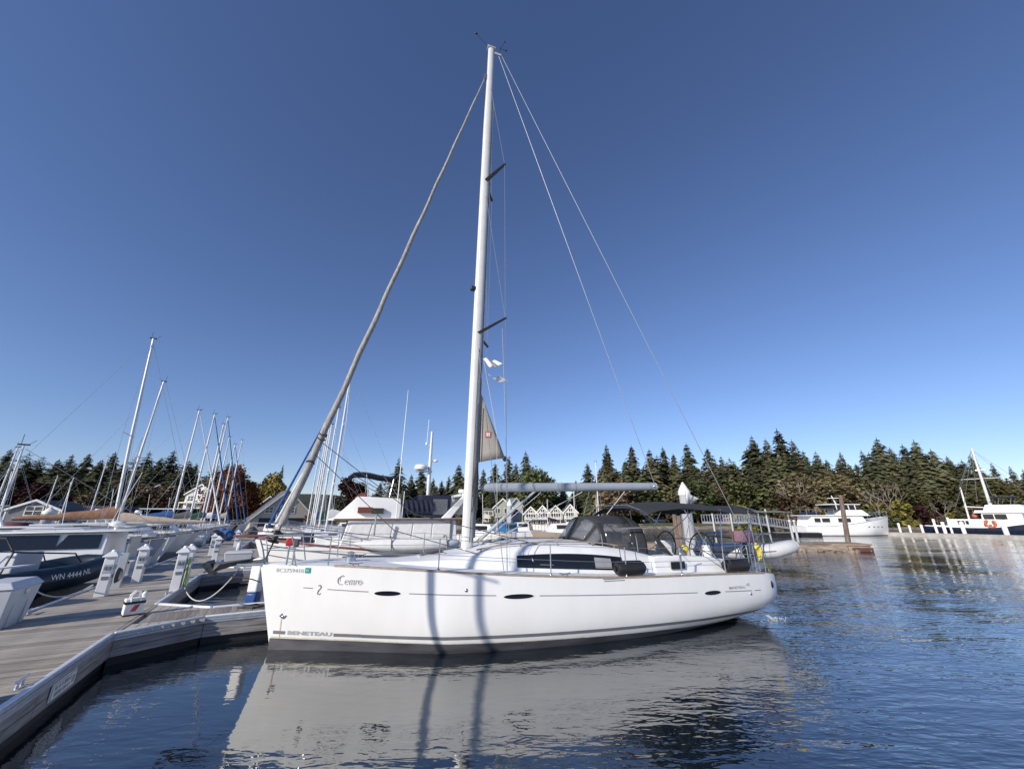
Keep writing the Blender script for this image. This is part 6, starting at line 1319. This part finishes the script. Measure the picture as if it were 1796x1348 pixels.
# ------------------------------------------------------------------ pilings
def pile(u, vt, vb, d, r, label, capm='cap_white', m_='pile_steel', cone=.55, group=None, lean=0, name='mooring_pile'):
    p = atd(u, vt, d); o = thing(name, label, 'piling', (p.x, p.y, 0), random.uniform(0, 3) if not lean else 0, group); h = p.z-(cone if capm else 0)
    MB().lathe([(r, -1.2), (r, h*.5), (r, h)], 18, (0, 0, 0)).build('shaft', m_, o)
    if capm: MB().lathe([(r*1.16, h-.22), (r*1.18, h), (r*.1, h+cone), (.0, h+cone+.01)], 18).build('cap', capm, o)
    return o
pile(1197, 845, 950, 24, .30, 'thick grey steel piling with a white cone cap behind the bimini')
pile(894, 875, 945, 48, .30, 'grey steel piling with white cone cap in front of the houses')
pile(90, 888, 915, 46, .45, 'pale capped piling beside the marina shed at far left')
o = thing('timber_dolphin', 'cluster of brown timber piles left of the thick capped piling', 'dolphin', (0, 0, 0)); p = atd(1187, 900, 29); o.location = (p.x, p.y, 0)
for dx, dy, h in ((-.2, 0, p.z), (.12, .15, p.z-.3), (.0, -.22, p.z-.15), (.3, -.1, p.z-.5)): MB().lathe([(.17, -1), (.16, h*.6), (.14, h)], 10, (dx, dy, 0)).build('pile', 'pile_wood', o)
p = atd(1474, 868, 36); o = thing('leaning_pile', 'weathered brown timber pile leaning in front of the white motor yacht', 'piling', (p.x, p.y, 0)); q = atd(1489, 958, 36)
MB().tube([(0, 0, p.z), (q.x-p.x-.0, 0, 0), (q.x-p.x+.1, 0, -1)], [.16, .20, .20], 12).build('shaft', 'pile_wood', o)
# ------------------------------------------------------------------ long timber breakwater float
P0 = atz(1020, 962, .0); P1 = atz(1531, 968, .0)
BW = Frame(P0.x, P0.y, math.atan2(P1.y-P0.y, P1.x-P0.x)); LB = (P1-P0).length
bw = thing('breakwater_float', 'long weathered timber breakwater float crossing behind the stern', 'breakwater', BW.w(0, 0), BW.yaw)
MB().box(0, LB, .15, 2.6, -.3, .16).build('float', 'rock', bw, 0)
rnd = random.Random(21); x = 0
while x < LB-.2:
    ln = min(LB-x, rnd.uniform(2.0, 3.6)); MB().box(x+.02, x+ln-.03, .0+rnd.uniform(0, .04), .22, .08, .40+rnd.uniform(-.03, .05)).build('log', 'float_wood', bw, 30, .03); x += ln
x = 0
while x < LB-.1:
    w_ = rnd.uniform(.28, .36); MB().box(x, x+w_-.02, .23, 2.6, .36, .42+rnd.uniform(-.02, .02)).build('plank', 'float_wood', bw, 0); x += w_
for k in range(70):
    x = rnd.uniform(0, LB-.3); s_ = rnd.uniform(.1, .3); MB().ell((0, 0, 0), (s_*1.5, s_*.6, s_*.6), 7, 5, Matrix.Rotation(rnd.uniform(0, 3), 4, 'Z')).build('rock', 'rock', bw, 0).location = (x, rnd.uniform(-.06, .1), rnd.uniform(-.02, .12))
MB().box(LB-1.3, LB+.05, -.10, 2.4, .0, .30).build('end_block', 'float_red', bw, 30, .03)
MB().box(LB-2.6, LB+.1, .0, 2.6, .43, .56).build('end_cap', 'float_wood', bw, 30, .02)
# railed gangway over the shore on the right, with its thin roof
p = atd(1240, 925, 62); q = atd(1395, 925, 66); GW = Frame(p.x, p.y, math.atan2(q.y-p.y, q.x-p.x)); LG = (q-p).length
gw = thing('gangway_pier', 'grey railed gangway pier on white posts in front of the red shed', 'pier', GW.w(0, 0), GW.yaw)
def deckz(x): return 1.75 if x < LG*.42 else 1.75-1.1*(x-LG*.42)/(LG*.58)
b = MB(); b.loft([[(x, -.9, deckz(x)-.3), (x, .9, deckz(x)-.3), (x, .9, deckz(x)), (x, -.9, deckz(x))] for x in (0, LG*.42, LG)]); b.build('deck', 'galv', gw, 20)
for s_ in (-.88, .88):
    b = MB(); N = 34
    for k in range(N+1): x = LG*k/N; b.box(x-.03, x+.03, s_-.03, s_+.03, deckz(x), deckz(x)+.95)
    b.loft([[(x, s_-.05, deckz(x)+.95), (x, s_+.05, deckz(x)+.95), (x, s_+.05, deckz(x)+1.03), (x, s_-.05, deckz(x)+1.03)] for x in (0, LG*.42, LG)]); b.build('railing', 'galv', gw, 0)
for x in (.4, LG*.22, LG*.42, LG*.62): MB().lathe([(.13, -1.5), (.13, 3.6 if x > LG*.2 else 2.9)], 10, (x, -1.05, 0)).build('post', 'pile_steel', gw)
MB().hexa([(LG*.5, -1.6, 3.05), (LG*.88, -1.6, 3.05), (LG*.88, 1.4, 3.2), (LG*.5, 1.4, 3.2)], [(LG*.5, -1.6, 3.15), (LG*.88, -1.6, 3.15), (LG*.92, 1.4, 3.4), (LG*.5, 1.4, 3.4)]).build('roof', 'roof_sage', gw, 0)
for x in (LG*.52, LG*.86): MB().box(x-.06, x+.06, -1.3, -1.18, .2, 3.05).build('post', 'galv', gw, 0)
# low docks and fences along the middle waterfront
p = atd(850, 940, 62); q = atd(1130, 940, 60); FD = Frame(p.x, p.y, math.atan2(q.y-p.y, q.x-p.x)); LF = (q-p).length
fd = thing('shore_dock', 'low plank dock with a pale railing below the townhouses', 'dock', FD.w(0, 0), FD.yaw)
MB().box(0, LF, 0, 2.2, .1, .45).build('deck', 'dock_wood', fd, 0)
b = MB()
for k in range(int(LF/.45)): b.box(k*.45, k*.45+.06, .05, .11, .45, 1.35)
b.box(0, LF, .04, .12, 1.33, 1.42); b.build('railing', 'float_wood', fd, 0)
for k in range(6): MB().lathe([(.14, -1), (.14, 1.9)], 8, (2+k*LF/6, -.2, 0)).build('pile', 'pile_wood', fd)
rnd = random.Random(4)
for i in range(9):   # small boats that fill the water in front of the houses
    u = [560, 610, 842, 870, 905, 930, 975, 1000, 525][i]; d = [52, 56, 46, 52, 40, 44, 55, 48, 46][i]; p = atd(u, 930, d); col = ['gelcoat', 'gelcoat', 'blue_cover', 'gelcoat', 'gelcoat_cream', 'teak', 'gelcoat', 'navy_hull', 'gelcoat'][i]
    word = ['white', 'cream topped white', 'blue covered', 'plain white', 'cream', 'brown wooden', 'white canopied', 'dark hulled', 'pale'][i]
    o = thing('small_motorboat', word+' small motorboat afloat before the houses, '+['left of the furled jibs', 'under the navy bimini', 'just right of the mast foot', 'left of the capped piling', 'right of the capped piling', 'below the leftmost townhouse', 'below the red hut', 'right of the red hut', 'below the barn house'][i], 'motorboat', (p.x, p.y, 0), rnd.choice([.2, 2.9, .6]), 'small motorboats before the houses')
    h = Hull(6, [(0, .05), (.15, .6), (.4, 1.0), (.8, 1.05), (1, .95)], [(0, 1.1), (.5, .85), (1, .8)], [(0, -.1), (.5, -.3), (1, -.3)], .6, pw=[(0, 2.5), (1, 5)]); h.shell(14, 6).build('hull', col if col != 'blue_cover' else 'gelcoat', o); h.deck(0, None, .05).build('deck', 'deck_white', o)
    b = MB(); b.hexa([(1.8, -.75, .8), (4.2, -.8, .8), (4.2, .8, .8), (1.8, .75, .8)], [(2.5, -.65, 1.75), (4.1, -.7, 1.8), (4.1, .7, 1.8), (2.5, .65, 1.75)]); cb = b.build('cabin', 'gelcoat' if col != 'blue_cover' else col, o, 30, .04)
    b = MB(); b.box(2.75, 3.9, -.80, -.68, 1.25, 1.62); b.box(2.75, 3.9, .68, .80, 1.25, 1.62); b.build('window', 'window_tint', cb, 0)
    b = MB(); b.tube([(3.4, 0, 1.75), (3.5, 0, 2.6+rnd.random()*2.5)], .025, 5); b.build('antenna', 'cap_white', o)
for i, (u, v, d, mh, lb) in enumerate([(1050, 905, 60, 10.5, 'lone sloop with a thin white mast right of the townhouses'), (960, 920, 66, 5.2, 'small gaff boat whose mast stands before the townhouses'), (1008, 915, 62, 6.3, 'small sloop with two thin poles beside the red hut'), (700, 930, 50, 5.5, 'small day sailer behind the motor cruiser')]):
    p = atd(u, v, d); yacht((p.x-2.6, p.y, 0), .15, 7.5, mh, lb, 'gelcoat', 'canvas_navy', 1.7, .36, None, None, 1, GB)
# ------------------------------------------------------------------ right hand dock with its white pilings
P0 = atz(1556, 938.5, .0); P1 = atz(1800, 946, 0); RD = Frame(P0.x, P0.y, math.atan2(P1.y-P0.y, P1.x-P0.x)); LR = (P1-P0).length*1.9
rd = thing('floating_dock', 'long low grey dock with white pilings on the far right', 'dock', RD.w(0, 0), RD.yaw)
MB().box(0, LR, 0, 2.4, -.2, .32).build('float', 'concrete', rd, 0)
b = MB()
k = 0.0
while k < LR: b.box(k, k+.36, -.03, 2.43, .325, .40); k += .375
b.build('planking', 'dock_wood', rd, 0)['kind'] = 'stuff'
MB().box(-7, -.02, .6, 2.2, -.2, .42).build('float', 'float_black', rd, 0)
for i, (u, vt, r) in enumerate([(1575, 917, .13), (1594, 921, .12), (1615, 920, .14), (1636, 910, .14), (1652, 915, .18), (1661, 907, .12), (1685, 915, .2), (1760, 921, .24)]):
    d = lerp(u, [(1556, P0.y), (1800, P1.y)])+.9; p = atd(u, vt, d)
    o = thing('mooring_pile', 'white mooring pile on the right dock, '+['leftmost of the row', 'second from the left', 'third from the left', 'fourth from the left, taller', 'stout fifth from the left', 'thin sixth from the left', 'stout one before the ketch stern', 'stoutest, before the ketch bow'][i], 'piling', (p.x, p.y, 0), 0, 'white piles on the right dock')
    MB().lathe([(r, -.6), (r, p.z-.1)], 12).build('shaft', 'cap_white', o); MB().lathe([(r*1.15, p.z-.1), (r*1.15, p.z-.02), (.02, p.z+.05)], 12).build('cap', 'cap_white', o)
# ------------------------------------------------------------------ white motor yacht, far right
P0 = atz(1402, 938.5, .0); P1 = atz(1566, 938.5, 0); MF = Frame(P1.x, P1.y, math.atan2(P0.y-P1.y, P0.x-P1.x)); LM = (P1-P0).length
my = thing('motor_yacht', 'large white motor yacht with pilothouse behind the leaning pile', 'motor yacht', MF.w(0, 0), MF.yaw)
HM = Hull(LM, [(0, .05), (.08, .7), (.2, 1.3), (.4, 1.75), (.7, 1.85), (1, 1.7)], [(0, 2.45), (.2, 2.05), (.5, 1.5), (.75, 1.2), (1, 1.2)], [(0, -.3), (.5, -.6), (1, -.5)], .6, pw=[(0, 2.2), (.4, 5), (1, 6)])
HM.shell(30, 10).build('hull', 'gelcoat', my); HM.deck().build('deck', 'deck_white', my)
for pt in (True, False): HM.strip(.4, LM*.99, lambda x: .0, lambda x: .10, .01, 20, pt, 1).build('waterline_stripe', 'stripe_grey', my, 0); HM.rail(.1, LM*.98, .08, .07, n=24, port=pt).build('rub_rail', 'galv', my)
Q = lambda u, v, Y: MF.at(u, v, Y)
def deckbox(x0a, x0b, x1a, x1b, w0, w1_, z0, z1, name, m_='gelcoat', bev=.04):
    b = MB(); b.hexa([(x0a, -w0, z0), (x1a, -w0, z0), (x1a, w0, z0), (x0a, w0, z0)], [(x0b, -w1_, z1), (x1b, -w1_, z1), (x1b, w1_, z1), (x0b, w1_, z1)]); return b.build(name, m_, my, 30, bev)
sal = deckbox(LM*.30, LM*.36, LM*.93, LM*.90, 1.45, 1.35, 1.15, 2.55, 'saloon'); 
deckbox(LM*.26, LM*.33, LM*.60, LM*.56, 1.25, 1.15, 2.56, 3.35, 'upper_house'); deckbox(LM*.30, LM*.32, LM*.97, LM*.96, 1.6, 1.6, 2.552, 2.66, 'boat_deck')
ph = deckbox(LM*.36, LM*.40, LM*.66, LM*.62, 1.2, 1.1, 3.352, 4.0, 'pilothouse', 'window_tint'); deckbox(LM*.34, LM*.34, LM*.68, LM*.68, 1.3, 1.3, 4.004, 4.12, 'pilothouse_roof')
for f_ in (.40, .47, .54, .60): MB().box(LM*f_-.04, LM*f_+.04, -1.22, 1.22, 3.36, 4.0).build('mullion', 'gelcoat', ph, 0)
for s_ in (-1, 1):
    for x0, x1, zz, hh, y in ((.72, .80, 1.75, .5, 1.43), (.82, .88, 1.75, .5, 1.43), (.50, .55, 1.75, .5, 1.43), (.58, .63, 1.75, .5, 1.43)):
        MB().box(LM*x0, LM*x1, min(s_*y, s_*(y+.04)), max(s_*y, s_*(y+.04)), zz, zz+hh).build('window', 'window_tint', sal, 0)
    for x in (.16, .22, .28, .34): b = MB(); X = LM*x; b.ell((X, s_*HM.half(HM.inv(X, 1.15), 1.15), 1.15), (.16, .03, .07), 8, 5); b.build('porthole', 'window_tint', my)
b = MB()
for s_ in (-1, 1):
    pts = [(LM*x, s_*(HM.bd(LM*x)-.1), HM.zd(LM*x)+.75) for x in (.0, .08, .2, .32)]; b.tube(pts, .025, 5)
    for p_ in pts: b.tube([p_, (p_[0], p_[1], p_[2]-.75)], .02, 5)
    b.tube([(LM*.66, s_*1.5, 3.4), (LM*.95, s_*1.5, 3.4)], .02, 5)
    for x in (.66, .75, .85, .95): b.tube([(LM*x, s_*1.5, 2.66), (LM*x, s_*1.5, 3.4)], .02, 5)
b.build('rail', 'steel', my)
b = MB(); b.hexa([(LM*.74, -.7, 2.7), (LM*.92, -.7, 2.7), (LM*.92, .7, 2.7), (LM*.74, .7, 2.7)], [(LM*.75, -.5, 3.1), (LM*.9, -.5, 3.1), (LM*.9, .5, 3.1), (LM*.75, .5, 3.1)]); b.build('covered_boat', 'canvas_navy', my, 30, .1)
b = MB(); b.tube([(LM*.52, 0, 4.1), (LM*.55, 0, 5.3)], [.08, .05], 8); b.box(LM*.5, LM*.58, -.4, .4, 4.9, 4.98); b.build('signal_mast', 'gelcoat', my)
p = atz(1390, 939.5, 0); o = thing('swim_float', 'dark low work float at the stern of the white motor yacht', 'float', (p.x, p.y-.8, 0), MF.yaw); MB().box(-3, 3, -.6, .6, -.2, .45).build('deck', 'float_black', o, 30, .03); MB().box(-2.8, 2.8, -.5, .5, .452, .5).build('planking', 'dock_wood', o, 0)
for i, (u, vt) in enumerate(((1384, 912), (1392, 912))):
    p = atd(u, vt, 52); o = thing('mooring_pile', ['pale slim pile at the stern of the white motor yacht, the left one of two', 'pale slim pile at the stern of the white motor yacht, the right one of two'][i], 'piling', (p.x, p.y, 0)); MB().lathe([(.14, -.8), (.13, p.z-.1)], 10).build('shaft', 'pile_steel', o); MB().lathe([(.17, p.z-.1), (.15, p.z), (.02, p.z+.04)], 10).build('cap', 'cap_white', o)
# ------------------------------------------------------------------ dark hulled pilothouse ketch at the right edge
P0 = atz(1664, 939.0, .0)+Vector((0, 2.6, 0)); KF = Frame(P0.x, P0.y, RD.yaw)
ky = thing('pilothouse_ketch', 'big navy hulled pilothouse motorsailer at the right edge with orange lifebuoy', 'motor sailer', KF.w(17, 0), KF.yaw+math.pi)   # bow to the right
LK = 17.0
HK = Hull(LK, [(0, .05), (.08, .7), (.2, 1.4), (.45, 2.1), (.75, 2.1), (1, 1.7)], [(0, 2.6), (.2, 2.1), (.45, 1.6), (.6, 1.15), (.8, 1.1), (1, 1.25)], [(0, -.5), (.5, -.8), (1, -.3)], 1.0)
HK.shell(36, 10).build('hull', 'navy_hull', ky); HK.deck().build('deck', 'deck_white', ky)
for pt in (True, False): HK.rail(.1, LK*.98, .10, .10, n=24, port=pt).build('cap_rail', 'gelcoat', ky)
def kbox(x0a, x0b, x1a, x1b, w0, z0, z1, name, m_='gelcoat', bev=.04, par=None):
    b = MB(); b.hexa([(x0a, -w0, z0), (x1a, -w0, z0), (x1a, w0, z0), (x0a, w0, z0)], [(x0b, -w0+.08, z1), (x1b, -w0+.08, z1), (x1b, w0-.08, z1), (x0b, w0-.08, z1)]); return b.build(name, m_, par or ky, 30, bev)
X = lambda u: 17-KF.at(u, 905, 0)[0]
aft = kbox(X(1735), X(1730), X(1662), X(1664), 1.6, 1.05, 2.15, 'aft_cabin'); wh = kbox(X(1800), X(1798), X(1722), X(1728), 1.7, 1.15, 2.9, 'wheelhouse'); kbox(X(1815), X(1812), X(1716), X(1719), 1.9, 2.904, 3.25, 'wheelhouse_roof'); kbox(X(1812), X(1800), X(1733), X(1739), 1.5, 3.254, 3.9, 'flybridge')
for s_ in (-1, 1):
    for u0_, u1_, z0, z1, pr in ((1682, 1687, 1.5, 1.95, aft), (1689, 1694, 1.5, 1.95, aft), (1696, 1701, 1.5, 1.95, aft), (1730, 1748, 2.15, 2.75, wh), (1750, 1771, 2.15, 2.75, wh)):
        y = 1.58 if pr == aft else 1.66; xa, xb = sorted((X(u0_), X(u1_))); MB().box(xa, xb, min(s_*y, s_*(y+.05)), max(s_*y, s_*(y+.05)), z0, z1).build('window', 'window_tint', pr, 0)
for (ub, vb, ut, vt_, r, nm) in ((1737, 888, 1704, 786, .17, 'main_mast'), (1702, 920, 1684, 854, .12, 'mizzen_mast'), (1740, 888, 1727, 855, .09, 'derrick')):
    a = KF.at(ub, vb, 0); c = KF.at(ut, vt_, 0); MB().tube([(17-a[0], 0, a[1]-.6), (17-c[0], 0, c[1])], [r, r*.7], 10).build(nm, 'mast_paint', ky)
c = KF.at(1720, 824, 0); MB().cbox((17-c[0], 0, c[1]), (1.0, .35, .22)).build('radar', 'gelcoat', ky, 30, .05)
c = KF.at(1718, 839, 0); MB().tube([(17-c[0]+1.7, .0, c[1]), (17-c[0]-1.7, 0, c[1])], .05, 6).build('spreader', 'mast_paint', ky)
b = MB(); a = KF.at(1704, 788, 0); 
for u, v in ((1684, 856), (1678, 890), (1692, 890), (1770, 830), (1830, 890), (1716, 880), (1748, 882)): c = KF.at(u, v, 0); b.tube([(17-a[0], 0, a[1]), (17-c[0], .6, c[1])], .018, 4)
b.build('rigging', 'wire', ky)
a = KF.at(1690, 888, 0); c = KF.at(1735, 890, 0); MB().tube([(17-a[0], 0, a[1]), (17-c[0], 0, c[1])], .08, 8).build('boom', 'mast_paint', ky)
b = MB(); c0 = KF.at(1738, 873, 0); c1 = KF.at(1786, 873, 0); b.hexa([(17-c0[0], -1.3, c0[1]-.06), (17-c1[0], -1.3, c0[1]-.06), (17-c1[0], 1.3, c0[1]-.06), (17-c0[0], 1.3, c0[1]-.06)], [(17-c0[0]-.3, -1.1, c0[1]+.12), (17-c1[0]+.3, -1.1, c0[1]+.12), (17-c1[0]+.3, 1.1, c0[1]+.12), (17-c0[0]-.3, 1.1, c0[1]+.12)]); bt = b.build('awning', 'canvas_navy', ky, 30); b = MB()
for u in (1742, 1760, 1782):
    c = KF.at(u, 885, 0)
    for s_ in (-1.2, 1.2): MB().tube([(17-c[0], s_, c0[1]), (17-c[0]+.3, s_, 3.8)], .02, 5).build('frame', 'steel', bt)
b = MB(); 
for s_ in (-1, 1):
    pts = [(LK*x, s_*(HK.bd(LK*x)-.1), HK.zd(LK*x)+.8) for x in (.05, .15, .3, .45, .6, .75, .9)]; b.tube(pts, .022, 5)
    for p_ in pts: b.tube([p_, (p_[0], p_[1], p_[2]-.8)], .02, 5)
b.build('rail', 'steel', ky)
c = KF.at(1737, 918, -2.2); o = thing('lifebuoy', 'orange horseshoe lifebuoy on the rail of the navy motorsailer', 'lifebuoy', KF.w(c[0], -2.12, c[1])); o.rotation_euler = (0, 0, KF.yaw)
b = MB(); b.tube([(.42*math.sin(t), 0, .45*math.cos(t)) for t in [R(35+i*25) for i in range(13)]], .13, 10); b.build('ring', 'orange', o); MB().box(-.12, .12, -.06, .06, -.1, .12).build('light', 'cap_white', o, 30, .02)
c = KF.at(1709, 904, -1.2); o = thing('buoy_ball', 'round pink buoy hanging on the aft deck of the navy motorsailer', 'buoy', KF.w(c[0], -1.2, c[1])); MB().ell((0, 0, 0), (.26, .26, .26), 12, 8).build('ball', 'pink_red', o); MB().tube([(0, 0, .24), (0, 0, .6)], .02, 5).build('lanyard', 'rope_white', o)
rope_world('mooring_line', sag(KF.w(13.2, -2.0, 1.9), RD.w(14.2, .5, .45), .3, 8), .03, 'rope_white', 'white bow line from the navy motorsailer to the right dock')
# parked cars at the edge of the lawn
for i, (u, v, m_, lb) in enumerate([(1158, 919, 'gelcoat', 'white car parked at the back of the shore lawn'), (1140, 920, 'gelcoat_grey', 'grey car parked left of the white one by the lawn'), (1065, 921, 'gelcoat', 'pale car parked on the shore behind the sprayhood window')]):
    p = atd(u, v, 104); o = thing('parked_car', lb, 'car', (p.x, p.y, ground(p.x, p.y)+.05), .1, 'cars parked by the lawn')
    b = MB(); b.loft([[(x, -.85, .3), (x, -.88, .7), (x, -.7*k, z), (x, .7*k, z), (x, .88, .7), (x, .85, .3)] for x, z, k in ((-2.1, .72, 1.1), (-1.2, .9, 1.15), (-.6, 1.42, .95), (.9, 1.45, .95), (1.6, .98, 1.1), (2.1, .8, 1.1))]); b.build('body', m_, o, 40)
    MB().box(-.75, 1.1, -.86, .86, .98, 1.32).build('window', 'window_tint', o, 0)
    for wx in (-1.3, 1.3):
        for s_ in (-1, 1): MB().lathe([(.32, -.1), (.32, .1)], 12, (wx, s_*.82, .32), Matrix.Rotation(R(90), 4, 'X')).build('wheel', 'rubber', o)
# ------------------------------------------------------------------ say which one of the alike trees is meant, by its place among its neighbours
_o = ['', 'first', 'second', 'third', 'fourth', 'fifth', 'sixth', 'seventh', 'eighth', 'ninth', 'tenth', 'eleventh', 'twelfth', 'thirteenth', 'fourteenth', 'fifteenth', 'sixteenth', 'seventeenth', 'eighteenth', 'nineteenth']
_t = ['', '', 'twent', 'thirt', 'fort', 'fift', 'sixt', 'sevent', 'eight', 'ninet']
def ordinal(n):
    if n < 20: return _o[n]
    if n >= 100: return 'hundred-and-'+ordinal(n-100) if n > 100 else 'hundredth'
    return _t[n//10]+('ieth' if n % 10 == 0 else 'y-'+_o[n % 10])
def bearing(o): return o.location.x/max(1, o.location.y)
groups = {}
for o in sc.objects:
    if o.get('group') and o.get('category') in ('tree', 'shrub') and not o.parent: groups.setdefault(o['group'], []).append(o)
for g, L_ in groups.items():
    by = {}
    for o in L_: by.setdefault(o['label'], []).append(o)
    for lb, ms_ in by.items():
        if len(ms_) < 2: continue
        ms_.sort(key=bearing)
        for i, o in enumerate(ms_):
            h = max((c.scale.z for c in o.children), default=1); wd = o.children[0].scale.x/max(.1, h)
            words = lb.split(); n = len(ms_)
            pos = 'leftmost of the group' if i == 0 else ('rightmost of the group' if i == n-1 else ordinal(i+1)+' from the left')
            o['label'] = ' '.join(words[:12])+', '+pos
